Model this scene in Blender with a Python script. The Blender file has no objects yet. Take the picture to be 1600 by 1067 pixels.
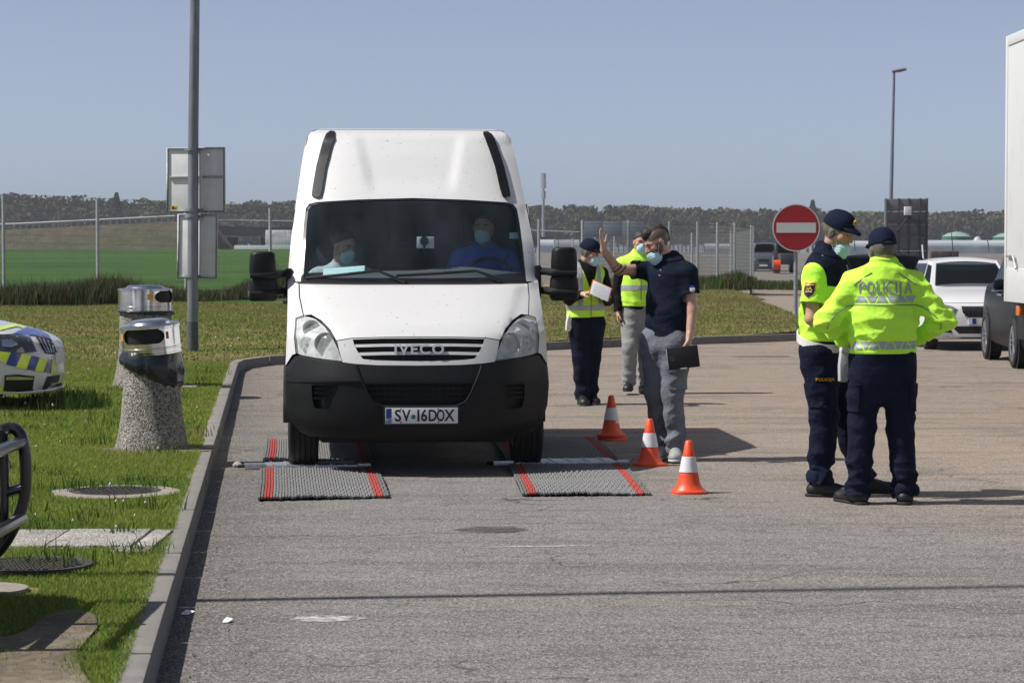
import bpy, bmesh, math, random
import numpy as np
from mathutils import Vector, Matrix
from mathutils.geometry import delaunay_2d_cdt
from mathutils.bvhtree import BVHTree

S = bpy.context.scene
COL = S.collection
R = math.radians
rng = np.random.default_rng(7)
random.seed(7)

# ------------------------------------------------------------------ camera, sky, sun, exposure
FPX, CH, HOR = 3745.0, 1.65, 388.0            # focal length in photo pixels, eye height, horizon row
PITCH = math.atan((533.5 - HOR) / FPX)
cam = bpy.data.cameras.new('camera')
cam.sensor_width = 23.5
cam.lens = FPX / 1600 * 23.5
cam.clip_start, cam.clip_end = 0.5, 12000
cam.dof.use_dof = True
cam.dof.focus_distance = 17.5
cam.dof.aperture_fstop = 8.0
camo = bpy.data.objects.new('camera', cam)
COL.objects.link(camo)
camo.location = (0, 0, CH)
camo.rotation_euler = (math.pi / 2 - PITCH, 0, 0)
S.camera = camo

SUN_EL, SUN_AZ = R(51), R(6.8)                # light travels along +X, turned 6.8 degrees away from the lens
world = bpy.data.worlds.new('World')
S.world = world
world.use_nodes = True
wn = world.node_tree
sky = wn.nodes.new('ShaderNodeTexSky')
sky.sky_type = 'NISHITA'
sky.sun_disc = False
sky.sun_elevation = SUN_EL
sky.sun_rotation = -(math.pi / 2 + SUN_AZ)
sky.altitude = 0
sky.air_density = 0.5
sky.dust_density = 0.85
sky.ozone_density = 10.0
wn.nodes['Background'].inputs['Strength'].default_value = 0.096
hsv = wn.nodes.new('ShaderNodeHueSaturation')
hsv.inputs['Saturation'].default_value = 0.56
wn.links.new(sky.outputs[0], hsv.inputs['Color'])
wn.links.new(hsv.outputs[0], wn.nodes['Background'].inputs[0])
sund = bpy.data.lights.new('sun', 'SUN')
sund.energy = 4.75
sund.angle = R(0.5)
sund.color = (1.0, 0.955, 0.89)
suno = bpy.data.objects.new('sun', sund)
COL.objects.link(suno)
ldir = Vector((math.cos(SUN_AZ) * math.cos(SUN_EL), math.sin(SUN_AZ) * math.cos(SUN_EL), -math.sin(SUN_EL)))
suno.rotation_euler = ldir.to_track_quat('-Z', 'Y').to_euler()
suno.location = (-30, -4, 40)
S.view_settings.view_transform = 'Standard'
S.view_settings.look = 'None'
S.view_settings.exposure = 0.28
S.view_settings.gamma = 1.0
S.view_settings.use_curve_mapping = False
S.cycles.max_bounces = 8
S.cycles.transparent_max_bounces = 24

# ------------------------------------------------------------------ placing helpers
def at(px, py, D):
    """world point that shows at photo pixel (px, py) at distance Y = D"""
    c, s = math.cos(PITCH), math.sin(PITCH)
    u = -(py - 533.5)
    d = Vector((px - 800, c * FPX + s * u, -s * FPX + c * u))
    return Vector((0, 0, CH)) + d * (D / d.y)

def gnd(px, py, z=0.0):
    c, s = math.cos(PITCH), math.sin(PITCH)
    u = -(py - 533.5)
    d = Vector((px - 800, c * FPX + s * u, -s * FPX + c * u))
    return Vector((0, 0, CH)) + d * ((z - CH) / d.z)

# ------------------------------------------------------------------ object helpers
def tag(o, label=None, cat=None, group=None, kind=None):
    if label: o['label'] = label
    if cat: o['category'] = cat
    if group: o['group'] = group
    if kind: o['kind'] = kind
    return o

def thing(name, label, cat, loc=(0, 0, 0), rz=0.0, group=None):
    o = bpy.data.objects.new(name, None)
    o.empty_display_size = 0.2
    COL.objects.link(o)
    o.location = loc
    o.rotation_euler = (0, 0, rz)
    return tag(o, label, cat, group)

def link(name, me, mat=None, parent=None, label=None, kind=None):
    o = bpy.data.objects.new(name, me)
    COL.objects.link(o)
    if mat is not None:
        me.materials.clear()
        me.materials.append(mat)
    if parent is not None:
        o.parent = parent
    return tag(o, label, None, None, kind)

def kids(o):
    return [c for c in bpy.data.objects if c.parent == o]

def copy_tree(o, parent=None):
    ch = kids(o)
    c = o.copy()
    COL.objects.link(c)
    if parent is not None:
        c.parent = parent
    for k in ch:
        copy_tree(k, c)
    return c

def np_mesh(name, V, F, smooth=True):
    """V (n,3), F (m,k) all faces with k corners"""
    V = np.asarray(V, np.float32); F = np.asarray(F, np.int32)
    me = bpy.data.meshes.new(name)
    me.vertices.add(len(V)); me.vertices.foreach_set('co', V.ravel())
    k = F.shape[1]
    me.loops.add(F.size); me.loops.foreach_set('vertex_index', F.ravel())
    me.polygons.add(len(F))
    me.polygons.foreach_set('loop_start', np.arange(0, F.size, k, dtype=np.int32))
    me.polygons.foreach_set('loop_total', np.full(len(F), k, np.int32))
    me.update(calc_edges=True)
    if smooth:
        me.polygons.foreach_set('use_smooth', np.ones(len(F), bool))
    return me

class MB:
    def __init__(s):
        s.v, s.f = [], []
    def add(s, v, f):
        n = len(s.v)
        s.v += [tuple(p) for p in v]
        s.f += [tuple(i + n for i in q) for q in f]
        return s
    def box(s, lo, hi, M=None):
        x0, y0, z0 = lo; x1, y1, z1 = hi
        v = [Vector(p) for p in ((x0,y0,z0),(x1,y0,z0),(x1,y1,z0),(x0,y1,z0),(x0,y0,z1),(x1,y0,z1),(x1,y1,z1),(x0,y1,z1))]
        if M is not None: v = [M @ p for p in v]
        return s.add(v, [(0,3,2,1),(4,5,6,7),(0,1,5,4),(1,2,6,5),(2,3,7,6),(3,0,4,7)])
    def tube(s, pts, r, n=10, caps=True):
        pts = [Vector(p) for p in pts]
        rs = r if isinstance(r, (list, tuple)) else [r] * len(pts)
        rings = []
        up = None
        for i, p in enumerate(pts):
            t = (pts[min(i + 1, len(pts) - 1)] - pts[max(i - 1, 0)]).normalized()
            if up is None:
                up = t.orthogonal().normalized()
            a = (up - t * up.dot(t)).normalized()
            up = a
            b = t.cross(a)
            rings.append([p + (a * math.cos(2 * math.pi * k / n) + b * math.sin(2 * math.pi * k / n)) * rs[i] for k in range(n)])
        v = [p for ring in rings for p in ring]
        f = [(i * n + k, i * n + (k + 1) % n, (i + 1) * n + (k + 1) % n, (i + 1) * n + k) for i in range(len(pts) - 1) for k in range(n)]
        if caps:
            f += [tuple(range(n))[::-1], tuple((len(pts) - 1) * n + k for k in range(n))]
        return s.add(v, f)
    def lathe(s, prof, n=32, c=(0, 0, 0), axis='z', ang=(0, 2 * math.pi)):
        full = abs(ang[1] - ang[0] - 2 * math.pi) < 1e-6
        m = n if full else n + 1
        v = []
        for (r, h) in prof:
            for k in range(m):
                a = ang[0] + (ang[1] - ang[0]) * k / n
                x, y = r * math.cos(a), r * math.sin(a)
                p = (x, y, h) if axis == 'z' else ((h, x, y) if axis == 'x' else (y, h, x))
                v.append((p[0] + c[0], p[1] + c[1], p[2] + c[2]))
        f = []
        for i in range(len(prof) - 1):
            for k in range(n):
                k2 = (k + 1) % m
                f.append((i * m + k, i * m + k2, (i + 1) * m + k2, (i + 1) * m + k))
        return s.add(v, f)
    def prism(s, poly, d, M=None):
        """poly 2D in local xz plane, extruded from y=0 to y=d"""
        n = len(poly)
        v = [Vector((p[0], 0, p[1])) for p in poly] + [Vector((p[0], d, p[1])) for p in poly]
        if M is not None: v = [M @ p for p in v]
        f = [tuple(range(n)), tuple(range(2 * n - 1, n - 1, -1))]
        f += [(k, n + k, n + (k + 1) % n, (k + 1) % n) for k in range(n)]
        return s.add(v, f)
    def grid(s, P):
        nr, nc = len(P), len(P[0])
        return s.add([p for row in P for p in row],
                     [(i * nc + j, i * nc + j + 1, (i + 1) * nc + j + 1, (i + 1) * nc + j) for i in range(nr - 1) for j in range(nc - 1)])
    def mesh(s, name, bevel=0.0, smooth=True, ang=35, seg=2, fix=True):
        me = bpy.data.meshes.new(name)
        me.from_pydata(s.v, [], s.f)
        bm = bmesh.new(); bm.from_mesh(me)
        bmesh.ops.remove_doubles(bm, verts=bm.verts, dist=1e-5)
        if fix:
            bmesh.ops.recalc_face_normals(bm, faces=bm.faces)
        if bevel > 0:
            ed = [e for e in bm.edges if len(e.link_faces) == 2 and e.calc_face_angle(0) > R(30)]
            bmesh.ops.bevel(bm, geom=ed, offset=bevel, offset_type='OFFSET', segments=seg, profile=0.6, affect='EDGES', clamp_overlap=True)
        bm.to_mesh(me); bm.free()
        if smooth:
            me.polygons.foreach_set('use_smooth', np.ones(len(me.polygons), bool))
            me.set_sharp_from_angle(angle=R(ang))
        return me
    def build(s, name, mat, parent=None, bevel=0.0, smooth=True, ang=35, label=None, kind=None, seg=2, fix=True):
        return link(name, s.mesh(name, bevel, smooth, ang, seg, fix), mat, parent, label, kind)

def crv(pts, n=8):
    """Catmull-Rom through points (tuples), n steps a segment"""
    P = [np.array(p, float) for p in pts]
    out = []
    for i in range(len(P) - 1):
        p0, p1, p2, p3 = P[max(i - 1, 0)], P[i], P[i + 1], P[min(i + 2, len(P) - 1)]
        for k in range(n):
            t = k / n
            out.append(tuple(0.5 * (2 * p1 + (p2 - p0) * t + (2 * p0 - 5 * p1 + 4 * p2 - p3) * t * t + (3 * p1 - p0 - 3 * p2 + p3) * t ** 3)))
    out.append(tuple(P[-1]))
    return out

def in_poly(x, y, poly):
    c = False
    j = len(poly) - 1
    for i in range(len(poly)):
        xi, yi = poly[i]; xj, yj = poly[j]
        if (yi > y) != (yj > y) and x < (xj - xi) * (y - yi) / (yj - yi) + xi:
            c = not c
        j = i
    return c

def resample(poly, cell):
    out = []
    n = len(poly)
    for i in range(n):
        a, b = Vector(poly[i]), Vector(poly[(i + 1) % n])
        m = max(1, int((b - a).length / cell))
        for k in range(m):
            out.append(tuple(a.lerp(b, k / m)))
    return out

def panel(poly, surf, cell=0.04, proud=0.0, depth=0.012, holes=(), back=(0, 1, 0)):
    """fill a 2D outline with a fine triangulation, lay it on a surface (surf(a,b)->Vector), give it thickness"""
    poly = resample(poly, cell)
    hs = [resample(h, cell) for h in holes]
    pts, edges = [], []
    for lp in [poly] + hs:
        n0 = len(pts)
        pts += [Vector(p) for p in lp]
        edges += [(n0 + i, n0 + (i + 1) % len(lp)) for i in range(len(lp))]
    xs = [p[0] for p in poly]; ys = [p[1] for p in poly]
    nx = int((max(xs) - min(xs)) / cell); ny = int((max(ys) - min(ys)) / cell)
    for i in range(1, nx + 1):
        for j in range(1, ny + 1):
            x = min(xs) + (max(xs) - min(xs)) * i / (nx + 1) + (j % 2) * cell * 0.25
            y = min(ys) + (max(ys) - min(ys)) * j / (ny + 1)
            if in_poly(x, y, poly) and not any(in_poly(x, y, h) for h in hs):
                pts.append(Vector((x, y)))
    vs, es, fs, *_ = delaunay_2d_cdt(pts, edges, [], 0, 1e-6)
    fl = []
    for f in fs:
        cx = sum(vs[i].x for i in f) / len(f); cy = sum(vs[i].y for i in f) / len(f)
        if in_poly(cx, cy, poly) and not any(in_poly(cx, cy, h) for h in hs):
            fl.append(tuple(f))
    b = Vector(back)
    top = [surf(v.x, v.y) - b * proud for v in vs]
    mb = MB()
    if depth <= 0:
        return mb.add(top, fl)
    cnt = {}
    for f in fl:
        for i in range(3):
            e = (f[i], f[(i + 1) % 3])
            cnt[e] = 1
    rim = [e for e in cnt if (e[1], e[0]) not in cnt]
    n = len(vs)
    bot = {}
    v2 = list(top)
    fa = list(fl)
    for a, c in rim:
        for q in (a, c):
            if q not in bot:
                bot[q] = len(v2)
                v2.append(top[q] + b * depth)
        fa.append((c, a, bot[a], bot[c]))
    return mb.add(v2, fa)

def text_mesh(txt, size, extrude=0.0, bold=0.0, spacing=1.0):
    cu = bpy.data.curves.new('text', 'FONT')
    cu.body = txt; cu.size = size; cu.extrude = extrude; cu.offset = bold
    cu.align_x = 'CENTER'; cu.align_y = 'CENTER'; cu.space_character = spacing
    cu.resolution_u = 4
    o = bpy.data.objects.new('text', cu)
    COL.objects.link(o)
    bpy.context.view_layer.update()
    me = bpy.data.meshes.new_from_object(o.evaluated_get(bpy.context.evaluated_depsgraph_get()))
    bpy.data.objects.remove(o)
    bpy.data.curves.remove(cu)
    return me

def letters(txt, size, M, mat, parent, name, extrude=0.002, bold=0.0, spacing=1.0, surf=None, cell=0.03, sx=1.0):
    me = text_mesh(txt, size, extrude, bold, spacing)
    bm = bmesh.new(); bm.from_mesh(me)
    bmesh.ops.triangulate(bm, faces=bm.faces)
    if surf is not None:
        for _ in range(2):
            ed = [e for e in bm.edges if e.calc_length() > cell]
            if ed:
                bmesh.ops.subdivide_edges(bm, edges=ed, cuts=1)
                bmesh.ops.triangulate(bm, faces=bm.faces)
    for v in bm.verts:
        v.co.x *= sx
        v.co = surf(v.co) if surf is not None else M @ v.co
    bm.to_mesh(me); bm.free()
    me.name = name
    return link(name, me, mat, parent)

# ------------------------------------------------------------------ materials
MATS = {}
def nd(nt, typ, **kw):
    n = nt.nodes.new(typ)
    for k, v in kw.items():
        if k in n.inputs: n.inputs[k].default_value = v
        else: setattr(n, k, v)
    return n

def mat(name, col, rough=0.5, metal=0.0, var=0.0, vscale=8.0, bump=0.0, bscale=60.0, coat=0.0, spec=0.5, attr=None, stretch=None, dirt=None, dscale=3.0, damt=0.35, sheen=0.0, bdist=0.01):
    m = bpy.data.materials.new(name)
    m.use_nodes = True
    nt = m.node_tree
    b = nt.nodes['Principled BSDF']
    b.inputs['Roughness'].default_value = rough
    b.inputs['Metallic'].default_value = metal
    b.inputs['Specular IOR Level'].default_value = spec
    b.inputs['Coat Weight'].default_value = coat
    b.inputs['Coat Roughness'].default_value = 0.06
    if sheen: b.inputs['Sheen Weight'].default_value = sheen
    col4 = (*col, 1) if len(col) == 3 else col
    b.inputs['Base Color'].default_value = col4
    tc = nt.nodes.new('ShaderNodeTexCoord')
    vec = tc.outputs['Object']
    if stretch:
        mp = nt.nodes.new('ShaderNodeMapping')
        mp.inputs['Scale'].default_value = stretch
        nt.links.new(vec, mp.inputs['Vector']); vec = mp.outputs[0]
    src = None
    if attr:
        a = nt.nodes.new('ShaderNodeAttribute'); a.attribute_name = attr
        src = a.outputs['Color']
    if var > 0:
        n = nd(nt, 'ShaderNodeTexNoise', Scale=vscale, Detail=6.0, Roughness=0.6)
        nt.links.new(vec, n.inputs['Vector'])
        mr = nd(nt, 'ShaderNodeMapRange')
        mr.inputs['From Min'].default_value = 0.3; mr.inputs['From Max'].default_value = 0.7
        mr.inputs['To Min'].default_value = 1 - var; mr.inputs['To Max'].default_value = 1 + var
        nt.links.new(n.outputs['Fac'], mr.inputs['Value'])
        mx = nd(nt, 'ShaderNodeVectorMath', operation='SCALE')
        mx.inputs[0].default_value = col4[:3]
        if src: nt.links.new(src, mx.inputs[0])
        nt.links.new(mr.outputs[0], mx.inputs['Scale'])
        src = mx.outputs[0]
    if dirt:
        n = nd(nt, 'ShaderNodeTexNoise', Scale=dscale, Detail=8.0, Roughness=0.7)
        nt.links.new(vec, n.inputs['Vector'])
        mr = nd(nt, 'ShaderNodeMapRange')
        mr.inputs['From Min'].default_value = 0.52; mr.inputs['From Max'].default_value = 0.75
        mr.inputs['To Max'].default_value = damt
        nt.links.new(n.outputs['Fac'], mr.inputs['Value'])
        mx = nd(nt, 'ShaderNodeMix', data_type='RGBA')
        nt.links.new(mr.outputs[0], mx.inputs[0])
        mx.inputs[6].default_value = col4
        if src: nt.links.new(src, mx.inputs[6])
        mx.inputs[7].default_value = (*dirt, 1)
        src = mx.outputs[2]
    if src: nt.links.new(src, b.inputs['Base Color'])
    if bump > 0:
        n = nd(nt, 'ShaderNodeTexNoise', Scale=bscale, Detail=4.0, Roughness=0.6)
        nt.links.new(vec, n.inputs['Vector'])
        bp = nd(nt, 'ShaderNodeBump', Strength=bump, Distance=bdist)
        nt.links.new(n.outputs['Fac'], bp.inputs['Height'])
        nt.links.new(bp.outputs[0], b.inputs['Normal'])
    MATS[name] = m
    return m

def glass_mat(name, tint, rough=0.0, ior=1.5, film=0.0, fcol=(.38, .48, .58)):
    m = bpy.data.materials.new(name); m.use_nodes = True
    nt = m.node_tree; nt.nodes.remove(nt.nodes['Principled BSDF'])
    out = nt.nodes['Material Output']
    t = nd(nt, 'ShaderNodeBsdfTransparent'); t.inputs[0].default_value = (*tint, 1)
    g = nd(nt, 'ShaderNodeBsdfGlossy'); g.inputs['Roughness'].default_value = rough
    fr = nd(nt, 'ShaderNodeFresnel', IOR=ior)
    geo = nd(nt, 'ShaderNodeNewGeometry')
    mul = nd(nt, 'ShaderNodeMath', operation='MULTIPLY'); mul.inputs[1].default_value = 1.0
    mx = nd(nt, 'ShaderNodeMixShader')
    # the same reflection from both sides of the thin pane
    ab = nd(nt, 'ShaderNodeLayerWeight'); ab.inputs['Blend'].default_value = 0.12
    nt.links.new(ab.outputs['Fresnel'], mx.inputs[0])
    nt.links.new(t.outputs[0], mx.inputs[1]); nt.links.new(g.outputs[0], mx.inputs[2])
    last = mx
    if film:                                    # streaky pale layer: painted reflection on the van glass, milkiness on headlight lenses
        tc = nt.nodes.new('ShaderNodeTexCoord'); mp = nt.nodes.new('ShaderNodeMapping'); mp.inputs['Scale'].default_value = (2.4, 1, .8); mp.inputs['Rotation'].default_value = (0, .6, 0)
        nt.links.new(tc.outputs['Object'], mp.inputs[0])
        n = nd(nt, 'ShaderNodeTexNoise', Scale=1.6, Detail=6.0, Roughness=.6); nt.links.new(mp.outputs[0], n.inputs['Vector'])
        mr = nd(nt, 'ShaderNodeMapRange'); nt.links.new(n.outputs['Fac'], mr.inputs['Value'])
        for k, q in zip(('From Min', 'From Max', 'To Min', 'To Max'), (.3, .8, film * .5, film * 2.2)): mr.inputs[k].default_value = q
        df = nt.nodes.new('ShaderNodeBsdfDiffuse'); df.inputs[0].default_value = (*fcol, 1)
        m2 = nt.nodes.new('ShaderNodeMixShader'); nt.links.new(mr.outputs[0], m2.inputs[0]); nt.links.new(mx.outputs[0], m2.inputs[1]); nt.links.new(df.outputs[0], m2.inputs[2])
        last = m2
    nt.links.new(last.outputs[0], out.inputs['Surface'])
    return m

M_white = mat('van_white_paint', (0.62, 0.62, 0.615), 0.38, coat=0.2, dirt=(0.45, 0.42, 0.38), dscale=9, damt=0.16)
def specks(m, scale, lo, hi, col):
    nt = m.node_tree; b = nt.nodes['Principled BSDF']
    tc = nt.nodes.new('ShaderNodeTexCoord')
    v = nd(nt, 'ShaderNodeTexNoise', Scale=scale, Detail=2.0); nt.links.new(tc.outputs['Object'], v.inputs['Vector'])
    mr = nd(nt, 'ShaderNodeMapRange'); nt.links.new(v.outputs['Fac'], mr.inputs['Value'])
    for k, q in zip(('From Min', 'From Max', 'To Min', 'To Max'), (lo, hi, 0, .8)): mr.inputs[k].default_value = q
    mx = nd(nt, 'ShaderNodeMix', data_type='RGBA'); nt.links.new(mr.outputs[0], mx.inputs[0])
    nt.links.new(b.inputs['Base Color'].links[0].from_socket, mx.inputs[6]); mx.inputs[7].default_value = (*col, 1)
    nt.links.new(mx.outputs[2], b.inputs['Base Color'])
specks(M_white, 38, .70, .75, (.12, .10, .08))
M_carwhite = mat('car_white_paint', (0.66, 0.66, 0.67), 0.3, coat=0.8)
M_carblack = mat('car_black_paint', (0.006, 0.007, 0.010), 0.3, spec=.03)
M_cargrey = mat('car_grey_paint', (0.05, 0.055, 0.065), 0.25, coat=0.8)
M_plastic = mat('black_bumper_plastic', (0.0075, 0.008, 0.009), 0.5, spec=.26, var=0.3, vscale=5, bump=0.06, bscale=300, dirt=(0.038, 0.036, 0.033), dscale=4, damt=0.3)
M_black = mat('matte_black', (0.008, 0.008, 0.009), 0.7)
M_gloss = mat('gloss_black', (0.01, 0.01, 0.012), 0.25)
M_rubber = mat('tyre_rubber', (0.016, 0.016, 0.017), 0.8, var=0.3, vscale=20, bump=0.2, bscale=120)
M_rim = mat('wheel_rim_metal', (0.45, 0.46, 0.48), 0.35, 0.9)
M_silver = mat('silver_lettering', (.55, .57, .60), .3, .45)
M_chrome = mat('chrome', (0.62, 0.64, 0.68), 0.18, 1.0)
M_steel = mat('galvanised_steel', (0.30, 0.315, 0.335), 0.55, 0.55, var=0.25, vscale=14, bump=0.05, bscale=90)
M_polemet = mat('pole_grey_steel', (0.21, 0.225, 0.245), 0.5, 0.5, var=0.25, vscale=10, stretch=(1, 1, 0.25))
M_signback = mat('sign_back_aluminium', (0.66, 0.67, 0.68), 0.7, 0.0, var=0.12, vscale=4)
M_bright = mat('polished_steel', (0.72, 0.72, 0.72), 0.16, 1.0, var=0.12, vscale=9, bump=0.03, bscale=25)
M_alu = mat('scale_aluminium', (0.55, 0.56, 0.57), 0.38, 0.9, var=0.2, vscale=30)
M_orange = mat('cone_orange', (0.80, 0.075, 0.018), 0.45, var=0.12, vscale=12, dirt=(0.2, 0.09, 0.06), dscale=14, damt=0.5)
M_conewhite = mat('cone_white_band', (0.70, 0.69, 0.72), 0.4, dirt=(0.4, 0.38, 0.36), dscale=18, damt=0.5)
M_hivis = mat('hi_vis_yellow_cloth', (0.53, 0.95, 0.075), 0.75, spec=.2, var=0.07, vscale=5, bump=0.35, bscale=11, bdist=0.03)
M_vest = mat('vest_yellow_cloth', (0.54, 0.92, 0.08), 0.7, spec=.2, var=0.08, vscale=6, bump=0.3, bscale=12, bdist=0.03)
M_refl = mat('reflective_grey_tape', (0.36, 0.38, 0.40), 0.4, 0.2, var=0.1, vscale=30)
M_navy = mat('navy_trouser_cloth', (0.0066, 0.0100, 0.0255), 0.85, spec=.12, var=0.3, vscale=14, bump=0.5, bscale=16, bdist=0.03)
M_polo = mat('navy_polo_cloth', (0.0062, 0.0115, 0.0235), 0.9, spec=.12, var=0.15, vscale=9, bump=0.4, bscale=13, bdist=0.03)
M_greytr = mat('grey_work_trouser_cloth', (0.125, 0.14, 0.165), 0.85, var=0.15, vscale=9, bump=0.45, bscale=13, bdist=0.03)
M_palegrey = mat('pale_grey_trouser_cloth', (0.23, 0.235, 0.23), 0.85, var=0.15, vscale=9, bump=0.45, bscale=13, bdist=0.03)
M_blackcl = mat('black_cloth', (0.006, 0.006, 0.007), 0.85, spec=.15, bump=0.3, bscale=14, bdist=0.03)
M_cap = mat('navy_cap_cloth', (0.0055, 0.009, 0.026), 0.85, spec=.15, bump=0.15, bscale=60)
M_boot = mat('black_boot_leather', (0.009, 0.009, 0.010), 0.5, var=0.3, vscale=25, bump=0.15, bscale=50)
M_shoe = mat('grey_shoe_leather', (0.30, 0.30, 0.31), 0.6, var=0.2, vscale=20)
M_skin = mat('skin', (0.5, 0.3, 0.22), 0.5, attr='tint', var=0.08, vscale=30, bump=0.05, bscale=150)
MATS['skin'].node_tree.nodes['Principled BSDF'].inputs['Subsurface Weight'].default_value = 0.08
MATS['skin'].node_tree.nodes['Principled BSDF'].inputs['Subsurface Radius'].default_value = (0.01, 0.004, 0.002)
M_hair = mat('dark_hair', (0.014, 0.010, 0.008), 0.55, bump=0.6, bscale=120, var=0.3, vscale=60)
M_greyhair = mat('short_grey_hair', (0.11, 0.095, 0.08), 0.7, bump=0.5, bscale=140, var=0.4, vscale=90)
M_mask = mat('pale_blue_mask_paper', (0.42, 0.66, 0.70), 0.8, bump=0.2, bscale=70, stretch=(0.3, 0.3, 1.5))
M_eye = mat('eye', (0.03, 0.02, 0.015), 0.2)
M_gold = mat('gold_emblem', (0.75, 0.42, 0.04), 0.4, 0.2)
M_redem = mat('red_emblem', (0.3, 0.02, 0.02), 0.5)
M_leather = mat('white_leather', (0.66, 0.65, 0.62), 0.5, var=0.08, vscale=20)
M_paper = mat('paper', (0.78, 0.78, 0.80), 0.8)
M_blue = mat('blue_print', (0.01, 0.045, 0.30), 0.4)
M_green = mat('green_print', (0.0, 0.16, 0.12), 0.4)
M_plate = mat('plate_white', (0.68, 0.69, 0.70), 0.35, dirt=(0.4, 0.38, 0.35), dscale=14, damt=0.4)
M_ink = mat('black_ink', (0.006, 0.006, 0.006), 0.4)
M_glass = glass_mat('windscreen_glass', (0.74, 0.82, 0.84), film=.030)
M_darkglass = glass_mat('car_window_glass', (0.10, 0.12, 0.13))
M_blue_sh = mat('blue_sweater', (0.02, 0.11, 0.52), 0.9, bump=0.3, bscale=20, bdist=0.02)
M_grey_sh = mat('pale_grey_sweater', (0.42, 0.46, 0.48), 0.9, bump=0.4, bscale=20, bdist=0.02)
M_dash = mat('dashboard_plastic', (0.10, 0.11, 0.115), 0.65)
M_seat = mat('seat_cloth', (0.018, 0.02, 0.024), 0.9)
M_yel = mat('yellow_livery', (0.72, 0.88, 0.02), 0.35, coat=0.5)
M_bluel = mat('blue_livery', (0.012, 0.035, 0.26), 0.35, coat=0.5)
M_red = mat('sign_red', (0.36, 0.008, 0.012), 0.4)
M_signwhite = mat('sign_white', (0.62, 0.63, 0.62), 0.45)
# ------------------------------------------------------------------ ground materials
def ramp(nt, stops):
    r = nt.nodes.new('ShaderNodeValToRGB')
    el = r.color_ramp.elements
    while len(el) < len(stops): el.new(0.5)
    for e, (p, c) in zip(el, stops):
        e.position = p; e.color = (*c, 1)
    return r

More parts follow.
